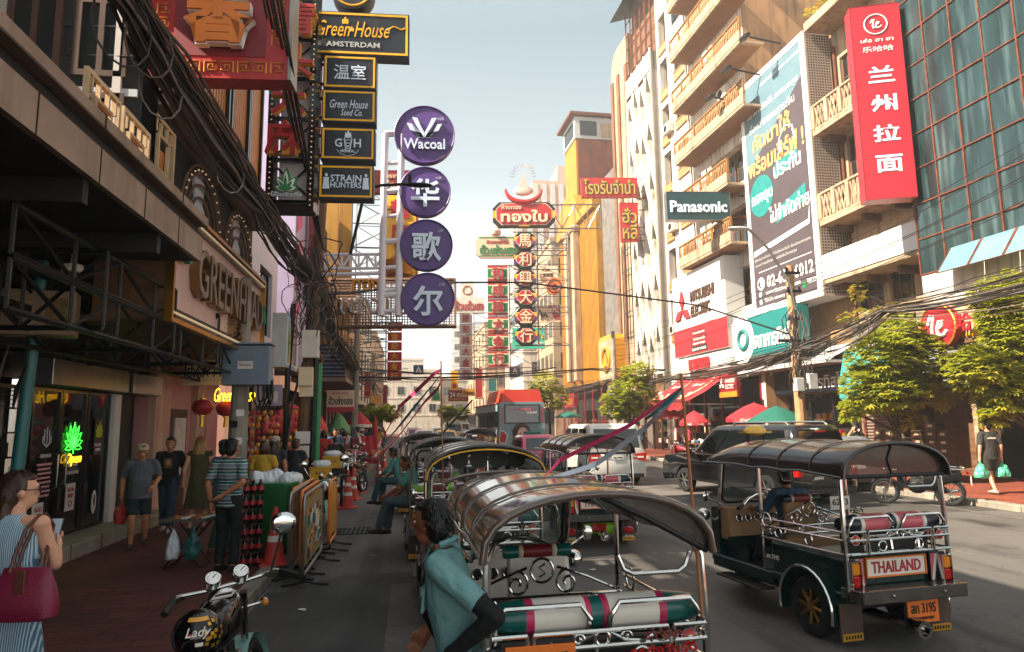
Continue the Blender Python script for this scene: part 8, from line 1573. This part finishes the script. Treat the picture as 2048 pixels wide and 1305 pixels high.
motorcycle('motorcycle with round headlamp parked behind the orange barriers', (-1.55, 14.6, 0), radians(186), radians(8), -.3, 'bike_mint'); motorcycle('dark motorcycle beside the far goods stall', (-1.35, 21.0, 0), radians(160), radians(8), .2, 'gloss_black'); motorcycle('dark scooter parked by the far goods stall', (-1.5, 23.4, 0), radians(170), radians(8), 0, 'gloss_black', 'scooter')
motorcycle('black scooter with a white number plate at the right kerb', (12.0, 14.1, 0), radians(52), radians(-8), .2, 'gloss_black', 'scooter', ('1กก', '3395')); motorcycle('motorcycle half hidden between white van and black pickup', (11.0, 26.0, 0), radians(20), radians(6), 0, 'deep_red', 'scooter')
# litter on the asphalt
for k in range(9):
    x, y = random.choice([(-1.2, 8), (-.6, 11), (2.4, 9.3), (3.0, 12.5), (-.9, 16), (7, 9.5), (9.5, 12.4), (2.1, 7.4), (6.3, 7.8)][k:k+1]); b = MB(['paper', 'snack', 'offwhite'][k % 3]); b.loft([[(x+i*.03+random.uniform(-.008, .008), y+j*.03+random.uniform(-.008, .008), .006+random.uniform(0, .014)) for i in range(4)] for j in range(3)], False, False); tag(b.build('litter'), ['crumpled white scrap by the barriers', 'brown leaf scrap on the dark lane', 'pale scrap on the sunny patch of road', 'white scrap on the road ahead of the sunny patch', 'brown scrap near the cones', 'pale scrap right of the right tuk-tuk', 'white scrap near the right scooter', 'brown scrap between the two near tuk-tuks', 'pale scrap beyond the right tuk-tuk bumper'][k], 'litter', 'scraps of litter on the road')
# crates
mat('crate_yellow', '#d8a018', .5, 0, .12)
for k, (px, py, Y, lab) in enumerate([(664, 920, 17.6, 'yellow plastic crate with a white sack, the farther one by the cable pole'), (641, 945, 15.2, 'yellow plastic crate with a white sack, the nearer one behind the barriers')]):
    q = PY(px, py+16, Y); t = tname('plastic_crate', lab, 'crate', (q.x, Y, q.z), .1, 'yellow crates'); b = MB('crate_yellow'); b.b2(-.22, .22, -.16, .16, 0, .02)
    for s in (-1, 1): b.b2(s*.2, s*.22, -.16, .16, .02, .28); b.b2(-.2, .2, s*.14, s*.16, .02, .28)
    b.b2(-.235, .235, -.175, .175, .25, .28, .004); b.use('deep_red'); text(b, 'ผลไม้', 0, .17, .2, .07, -.16, .004, 'deep_red', .02); b.build('box', t)
    o = tname('sack', ['white sack on the farther yellow crate', 'white sack on the nearer yellow crate'][k], 'sack', (q.x, Y, q.z+.3)); b = MB('plastic_bag'); b.ell((0, 0, .03), (.22, .15, .09), 14, 8); b.ell((.08, .03, .07), (.12, .1, .06)); mesh_obj('bag', remesh(b, .02, 1, .02, k), 'plastic_bag', o)
    o = tname('push_cart', ['low cart under the farther yellow crate', 'low cart under the nearer yellow crate'][k], 'cart', (q.x, Y, 0)); b = MB('dark_metal'); b.b2(-.28, .28, -.22, .22, q.z-.05, q.z-.005); [b.cyl((x_, y_, .0), (x_, y_, q.z-.05), .02, n=6) for x_ in (-.24, .24) for y_ in (-.18, .18)]; b.build('frame', o)
# market stalls: table, then goods hung or heaped on it
GM = ['red', 'orange', 'cream', 'white', 'teal', 'pink', 'gold', 'green', 'blue', 'offwhite', 'umb_red', 'navy']
def stall(label, x, y, w, d, rz=0, n=60):
    t = tname('market_stall', label, 'stall', (x, y, zp), rz, 'market stalls'); b = MB('wood'); b.b2(-w/2, w/2, -d/2, d/2, .72, .76)
    for sx in (-1, 1):
        for sy in (-1, 1): b.b2(sx*w/2-.03, sx*w/2+.03, sy*(d/2-.03)-.03, sy*(d/2-.03)+.03, 0, .72)
    b.build('table', t); b = MB('red')
    for k in range(n): b.use(random.choice(GM)); b.box((random.uniform(-w/2+.1, w/2-.1), random.uniform(-d/2+.08, d/2-.08), .8+random.uniform(0, .1)), (random.uniform(.06, .2), random.uniform(.06, .2), random.uniform(.04, .16)), .012, rz=random.uniform(0, 3))
    o = b.build('goods', t); o['kind'] = 'stuff'; return t
stall('stall of bright folded goods at the left kerb past the cable pole', -1.75, 24.6, 1.4, 2.6, 0, 90); stall('low stall of mixed goods farther down the left kerb', -1.9, 30.5, 1.4, 3, 0, 80); stall('far stall under the red and pale umbrella', -2.2, 36, 1.4, 3, 0, 60); stall('table of goods under the big red right umbrella', 14.0, 25.5, 1.2, 2.4, 0, 60); stall('table of goods under the small red drink umbrella', 13.8, 30.5, 1.2, 2.4, 0, 50)
t = tname('ornament_rack', 'rack hung with red and gold festival ornaments under the large dark red umbrella', 'ornament rack', (-3.85, 19.2, zp), 0); b = MB('dark_metal'); b.tube([(-.9, 0, 0), (-.9, 0, 2.3), (.9, 0, 2.3), (.9, 0, 0)], .025, 6); b.build('frame', t)
for i in range(11):
    b = MB('red'); x = -.8+i*.16
    for k in range(9): b.use(['lantern_red', 'gold', 'orange', 'red'][(k+i) % 4]); b.ell((x+.02*sin(k*3+i), 0, 2.2-k*.17), (.055, .045, .075), 8, 6)
    b.build('ornament', t)
for i, (x, y, m, lab) in enumerate([(-1.62, 26.5, 'red', 'red shirt hung on the goods stall'), (-1.55, 27.2, 'blue', 'blue patterned cloth hung beside the red shirt'), (-1.5, 26.0, 'umb_red', 'second red shirt hung by the goods stall')]):
    t = tname('hanging_cloth', lab, 'cloth', (x, y, .55), 0, 'cloths hung at the goods stall'); b = MB(m); b.loft([[(-.3+i_*.06, .03*sin(i_*1.5+z*4), z) for i_ in range(11)] for z in (0, .4, .8, 1.0)], False, False); b.build('fabric', t)
# ---------------------------------------------------------------- trees
for a in [('leaf_sun', '#b8b036', .5, 0, .35, .8), ('leaf_mid', '#8c982e', .5, 0, .35, .8), ('leaf_dark', '#1f3a16', .55, 0, .3, .8), ('leaf_dry', '#b07a1c', .6, 0, .3, .8), ('bark', '#4a3a2c', .9, 0, .4, 8, .4, 20)]:
    mat(*a)
for n_ in ('leaf_sun', 'leaf_mid', 'leaf_dark', 'leaf_dry'):
    bs = MATS[n_].node_tree.nodes['Principled BSDF']; nt_ = MATS[n_].node_tree; tr = nt_.nodes.new('ShaderNodeBsdfTranslucent'); tr.inputs[0].default_value = (.55, .58, .06, 1) if n_ != 'leaf_dry' else (.5, .3, .05, 1); mx_ = nt_.nodes.new('ShaderNodeMixShader'); mx_.inputs[0].default_value = .5; nt_.links.new(bs.outputs[0], mx_.inputs[1]); nt_.links.new(tr.outputs[0], mx_.inputs[2]); nt_.links.new(mx_.outputs[0], nt_.nodes['Material Output'].inputs[0])
def tree(label, base, blobs, n, leaf=.16, mats=('leaf_sun', 'leaf_mid', 'leaf_dark'), trunk=.09, name='street_tree', cat='tree', top=None, wts=(5, 4, 2), group='street trees'):
    """blobs: (x, y, z, rx, ry, rz) ellipsoids in world space that the leaf sprays fill"""
    t = tname(name, label, cat, base, 0, group); B = Vector(base); rnd = random.Random(int(base[0]*97+base[1]*31)); b = MB('bark'); cz = sum(q[2] for q in blobs)/len(blobs)
    fork = Vector((0, 0, max(.4, min(q[2]-q[5] for q in blobs)-B.z)*.9)); b.tube([(0, 0, -.1), fork*.5+Vector((.04, .02, 0)), fork], [trunk*1.2, trunk, trunk*.8], 9)
    for q in blobs:
        c = Vector(q[:3])-B; m1 = fork.lerp(c, .5)+Vector((rnd.uniform(-.15, .15), rnd.uniform(-.15, .15), .1)); b.tube([fork, m1, c], [trunk*.6, trunk*.4, trunk*.15], 6)
        for k in range(3): e = c+Vector((rnd.uniform(-.8, .8)*q[3], rnd.uniform(-.8, .8)*q[4], rnd.uniform(-.6, .8)*q[5])); b.tube([m1.lerp(c, .5), e], [trunk*.22, trunk*.06], 5)
    b.build('trunk', t); b = MB(mats[0]); vol = [q[3]*q[4]*q[5] for q in blobs]
    for m in mats: b.use(m)
    for k in range(n):
        q = rnd.choices(blobs, [v**.7 for v in vol])[0]
        while True:
            d = Vector((rnd.uniform(-1, 1), rnd.uniform(-1, 1), rnd.uniform(-1, 1)))
            if .45 < d.length < 1: break
        if mnoise.noise(Vector((d.x*2+q[0], d.y*2+q[1], d.z*2+q[2]))*1.3) < -.22: continue
        c = Vector((q[0]+d.x*q[3], q[1]+d.y*q[4], q[2]+d.z*q[5]))-B; out = Vector((d.x, d.y, d.z*.5-.15)).normalized()
        b.use(rnd.choices(mats, wts)[0]); base_a = rnd.uniform(0, 2*pi); nl = rnd.randint(5, 7); side = out.cross(Vector((0, 0, 1))).normalized() if abs(out.z) < .95 else Vector((1, 0, 0)); upv = side.cross(out).normalized(); s_ = leaf*rnd.uniform(.7, 1.25)
        for i in range(nl):
            a = (i/(nl-1)-.5)*2.6; dr = (out*cos(a)+side*sin(a)+upv*rnd.uniform(-.1, .35)).normalized(); dn = dr*s_+Vector((0, 0, -.3*s_*rnd.uniform(-.3, 1.2))); wv = dr.cross(upv).normalized()*s_*.2; m_ = c+dr*s_*.55+Vector((0, 0, .02*s_))
            b.add([c, m_-wv, c+dn, m_+wv], [(0, 1, 2), (0, 2, 3)])
    o = b.build('crown', t, smooth=False); return t
def blob(px, py, wp, hp, Y, d=.8): q = PY(px, py, Y); k = (q-CAM).dot(CF)/FOC; return (q.x, q.y, q.z, wp/2*k, wp/2*k*d, hp/2*k)
Y1, Y2 = 17.6, 14.8
tree('smaller light green tree in front of the teal canvas awning', (PY(1800, 900, Y1).x, Y1, zp), [blob(1805, 672, 90, 80, Y1), blob(1770, 720, 150, 110, Y1), blob(1725, 780, 90, 90, Y1), blob(1840, 730, 130, 130, Y1), blob(1780, 785, 150, 80, Y1), blob(1810, 830, 60, 50, Y1), blob(1700, 825, 40, 40, Y1), blob(1880, 780, 80, 70, Y1)], 4300, .185)
tree('larger light green tree at the right picture edge', (PY(2010, 900, Y2).x+.8, Y2, zp), [blob(2010, 600, 130, 110, Y2), blob(2000, 640, 80, 90, Y2), blob(2030, 680, 130, 120, Y2), blob(1960, 740, 130, 90, Y2), blob(2010, 790, 120, 80, Y2), blob(1950, 715, 80, 50, Y2), blob(2060, 760, 140, 140, Y2), blob(1990, 830, 60, 40, Y2), blob(2080, 640, 120, 140, Y2)], 4800, .175)
Y3, Y4 = 33, 46
tree('dark street tree right of the golden box sign', (PY(1262, 900, Y3).x, Y3, zp), [blob(1260, 790, 100, 70, Y3), blob(1275, 745, 70, 40, Y3), blob(1235, 810, 70, 60, Y3), blob(1290, 800, 60, 60, Y3)], 1700, .2, ('leaf_mid', 'leaf_dark', 'leaf_sun'), wts=(4, 5, 1)); tree('yellow green street tree beside the bus roof', (PY(1100, 900, Y4).x, Y4, zp), [blob(1090, 770, 60, 50, Y4), blob(1110, 795, 60, 45, Y4), blob(1075, 790, 40, 40, Y4)], 1300, .2, wts=(5, 4, 1))
tree('small street tree far down the left pavement', (PY(760, 900, 40).x-.6, 40, zp), [blob(745, 828, 60, 36, 40), blob(775, 828, 50, 30, 40)], 400, .25, wts=(2, 4, 3)); tree('dark street tree far away left of the maroon number sign', (PY(895, 860, 62).x, 62, zp), [blob(895, 824, 34, 22, 62), blob(925, 828, 30, 20, 62)], 260, .35, wts=(2, 4, 3))
tree('dry orange bush growing on the shophouse roof', tuple(R(3.1, -1.6, 18.2)), [(*R(3.4, -1.4, 19.0), 1.0, .8, .7), (*R(2.0, -1.5, 18.9), .8, .8, .8), (*R(4.6, -1.6, 18.9), 1.0, .8, .6), (*R(1.2, -1.5, 19.2), .7, .6, .9)], 650, .16, ('leaf_dry', 'leaf_mid', 'leaf_sun'), .05, 'roof_bush', 'bush', wts=(6, 2, 2), group=None); tree('yellow green creeper along the old balcony ledge', tuple(R(1.2, -.9, 5.3)), [(*R(2.2, -.2, 5.55), 1.0, .3, .3), (*R(.6, -.2, 5.5), 1.0, .3, .28), (*R(2.6, -.4, 6.6), .3, .3, .4)], 320, .13, ('leaf_sun', 'leaf_dry', 'leaf_mid'), .02, 'balcony_plant', 'plant', group=None)
# ---------------------------------------------------------------- cables
mat('cable', '#1a1614', .6, 0, .3, 4); mat('cable_brown', '#4a3a30', .65, 0, .3, 4); mat('cable_grey', '#6a605a', .6, 0, .3, 4)
def bundle(label, pts, n, spread, sag, r=.012, mats=('cable', 'cable_brown', 'cable_grey'), seg=10, jit=.3, loops=0, name='cable_bundle', wts=(5, 3, 2)):
    b = MB(mats[0]); P = [Vector(p) for p in pts]; rnd = random.Random(len(label)*7+n)
    for k in range(n):
        b.use(rnd.choices(mats, wts[:len(mats)])[0]); off = Vector((rnd.gauss(0, spread), 0, rnd.gauss(0, spread))); line = []; sg = sag*rnd.uniform(.4, 1.3)
        for i in range(len(P)-1):
            for j in range(seg+(1 if i == len(P)-2 else 0)):
                f = j/seg; p = P[i].lerp(P[i+1], f); w = .55+.9*sin(pi*f)*jit*2; line.append(p+off*w+Vector((rnd.gauss(0, spread*.12), 0, -sg*4*f*(1-f)+rnd.gauss(0, spread*.12))))
        b.tube(line, r*rnd.uniform(.6, 1.35), 5)
    for k in range(loops):
        i = rnd.randrange(len(P)-1); c = P[i].lerp(P[i+1], rnd.random())+Vector((rnd.gauss(0, spread), rnd.gauss(0, .2), -sag)); rr = rnd.uniform(.12, .38); b.use(rnd.choice(mats)); b.tube([c+Vector((rr*.6*cos(a), rr*.5*cos(a+.5), rr*sin(a)-rr*.6)) for a in [2*pi*q/12 for q in range(12)]], r*.7, 5, True)
    return tag(b.build(name, None, ang=60), label, 'cables')
bundle('thick tangled bundle of black cables sweeping along the left house fronts', [(-2.35, -3, 5.75), (-2.3, 5.5, 5.45), (-2.3, 10.5, 5.35), (-2.2, 15.3, 5.15)], 50, .125, .12, .0145, mats=('cable_brown', 'cable', 'cable_grey'), loops=12)
bundle('tangled cable bundle running on from the leaning pole to the far pole', [(-2.15, 15.3, 5.3), (-2.25, 20, 4.6), (-2.3, 29.5, 4.35)], 34, .15, .1, .016, loops=10); bundle('cable bundle beyond the far left pole', [(-2.3, 29.5, 4.4), (-2.3, 44, 4.6), (-2.3, 60, 4.6)], 14, .2, .3, .02)
bundle('knot of loose wires wrapped on the leaning pole', [(-2.1, 15.2, 5.9), (-2.2, 15.2, 4.9), (-2.25, 15.25, 3.9)], 22, .22, .0, .012, jit=.6, loops=22)
for k in range(6): bundle(['highest thin wire over the red board', 'second thin wire over the red board', 'third thin wire over the red board', 'fourth thin wire over the red board', 'fifth thin wire over the red board', 'lowest thin wire over the red board'][k], [(-1.75+k*.09, 0, 8.9-k*.22), (-1.85+k*.07, 7.5, 7.5-k*.14), (-2.1+k*.03, 15.2, 6.3-k*.09)], 2, .012, .1, .013, ('cable',), name='power_line')
X0 = 12.1
bundle('heavy brown cable bundle passing the tan pole along the right fronts', [(12.6, 9, 4.9), (12.3, 16, 4.75), (X0, Yp, 4.15), (11.8, 30, 3.9), (11.6, 38, 4.3), (11.4, 56, 4.5)], 30, .16, .25, .013, mats=('cable_brown', 'cable_grey', 'cable'), loops=14); bundle('knot of loose wires round the tan pole', [(X0, Yp-.2, 5.4), (X0, Yp-.2, 4.2), (X0+.05, Yp-.2, 2.9)], 18, .2, 0, .012, jit=.6, loops=26)
for k in range(6): bundle(['highest', 'second', 'third', 'fourth', 'fifth', 'lowest'][k]+' thin parallel wire running off the tan pole', [(12.7, 7, 8.4-k*.28), (X0, Yp, 6.7-k*.2), (11.6, 38, 6.9-k*.3)], 1, .004, .35, .012, ('cable',), name='power_line')
q1, q2, q3, q4 = PY(640, 590, 15.4), PY(910, 566, 19), PY(1180, 582, 23), Vector((X0, Yp, 4.6)); bundle('black cable slung across the street between the two poles', [q1, PY(700, 587, 16.4), PY(780, 578, 17.5), q2, PY(1050, 566, 21), PY(1200, 585, 21.6), PY(1400, 612, 21.8), q4], 2, .012, .0, .022, ('cable',), name='power_line')
bundle('dark cable crossing above the far traffic', [PY(640, 752, 30), PY(800, 756, 33), PY(960, 754, 36), PY(1180, 738, 39), PY(1330, 740, 38)], 4, .03, .05, .03, ('cable',), name='power_line'); bundle('second cable crossing lower above the far traffic', [PY(690, 735, 34), PY(860, 748, 38), PY(1040, 745, 42), PY(1110, 735, 44)], 2, .03, .05, .03, ('cable',), name='power_line')
# ---------------------------------------------------------------- tuk-tuk aerials and ribbons
mat('ribbon_pink', '#ff4c86', .55, 0, .05); mat('ribbon_teal', '#2f8f92', .55, 0, .05); mat('ribbon_pale', '#d2dcea', .5, 0, .1, 3); mat('bamboo', '#a8683c', .6, 0, .2)
def aerial(label, base, top, rib, tag_label):
    t = tname('flag_stick', label, 'stick', base); b = MB('bamboo'); b.tube([(0, 0, 0), Vector(top)-Vector(base)], .008, 6); b.build('stick', t)
    for i, (m, pts, w) in enumerate(rib):
        P = [Vector(p) for p in pts]; L, Rr = [], []; n = 18
        for k in range(n+1):
            f = k/n*(len(P)-1); j = min(int(f), len(P)-2); g = f-j; p = P[j].lerp(P[j+1], g)
            if len(P) > 2: p = p+Vector((0, 0, -.02*sin(pi*f/(len(P)-1))))
            tw = k*.5+i; ww = .58*w*(.35+.65*sin(pi*min(1, (k+2)/(n+3)))); d = Vector((.25*sin(tw), .5*cos(tw*.7), 1)).normalized()*ww; L.append(p-d/2); Rr.append(p+d/2)
        b = MB(m); b.loft([L, Rr], False, False); o = b.build('ribbon'); tag(o, tag_label[i], 'ribbon', 'ribbons tied to the tuk-tuks')
q = lambda px, py, Y: PY(px, py, Y)
rr = [q(1365, 775, 3.5), q(1260, 845, 4.1), q(1120, 915, 4.6), q(1075, 968, 4.4)]; ra = [q(1363, 785, 3.5), q(1290, 850, 4.0), q(1190, 925, 4.4), q(1030, 978, 4.5)]
aerial('thin bamboo stick at the right rear pole of the nearest tuk-tuk', q(1405, 1235, 3.4), q(1362, 748, 3.5), [('ribbon_pink', rr, .055), ('ribbon_pale', ra, .07), ('ribbon_teal', [q(1365, 775, 3.5), q(1330, 800, 3.6), q(1290, 840, 3.9)], .05), ('ribbon_pink', [q(1068, 968, 4.4), q(1010, 1005, 3.9), q(962, 1075, 3.45), q(972, 1095, 3.4)], .035), ('ribbon_teal', [q(1085, 972, 4.4), q(1015, 985, 4.0), q(970, 1050, 3.5), q(960, 1085, 3.4)], .03)], ['long pink ribbon streaming to the nearest tuk-tuk roof', 'long pale blue ribbon streaming to the nearest tuk-tuk roof', 'short teal ribbon at the stick top of the nearest tuk-tuk', 'pink ribbon end wound on the rear hoop of the nearest tuk-tuk', 'teal ribbon end wound on the rear hoop of the nearest tuk-tuk'])
Ya = 7.2
aerial('thin bamboo stick rising from the second tuk-tuk', q(886, 985, Ya), q(882, 722, Ya), [('ribbon_pink', [q(882, 740, Ya), q(868, 745, Ya), q(800, 810, 9), q(740, 925, 10)], .09), ('ribbon_teal', [q(880, 752, Ya), q(830, 810, 8), q(790, 860, 9), q(742, 915, 10)], .07), ('ribbon_pink', [q(882, 722, Ya), q(880, 770, Ya), q(850, 800, 8), q(790, 880, 9), q(738, 930, 10)], .07)], ['red pink ribbon reaching left from the second tuk-tuk stick', 'dark teal ribbon reaching left from the second tuk-tuk stick', 'lowest pale pink ribbon from the second tuk-tuk stick'])
aerial('thin stick with pink strips near the third tuk-tuk', q(806, 1000, 12), q(803, 815, 12), [('ribbon_pink', [q(803, 825, 12), q(807, 870, 12), q(812, 930, 12)], .06)], ['pink strip hanging straight near the sitting drivers']); aerial('thin stick at the right of the tuk-tuk before the white van', q(1292, 900, 13), q(1288, 788, 13), [('ribbon_pink', [q(1288, 788, 13), q(1283, 830, 13), q(1278, 838, 13)], .08)], ['short pink strip on the stick before the white van'])
t = tname('dark_whip_aerial', 'dark bent aerial leaning over the middle of the road', 'aerial', q(872, 880, 14)); b = MB('cable'); b.tube([(0, 0, 0), q(890, 862, 14)-q(872, 880, 14), q(945, 800, 14)-q(872, 880, 14)], .02, 6); b.build('rod', t)

# ---------------------------------------------------------------- warm humid air that whitens the far end of the street
hz = MB('white'); hz.mats = ['haze']; HM = bpy.data.materials.new('haze'); MATS['haze'] = HM; HM.use_nodes = True; hn = HM.node_tree.nodes; hn.remove(hn['Principled BSDF']); pv = hn.new('ShaderNodeVolumePrincipled'); pv.inputs['Color'].default_value = (1, .97, .93, 1); pv.inputs['Density'].default_value = .002; pv.inputs['Anisotropy'].default_value = .3
HM.node_tree.links.new(pv.outputs[0], hn['Material Output'].inputs['Volume'])
hz.b2(-640, 640, -70, 910, -1.0, 42); tag(hz.build('haze', smooth=False), kind='stuff')
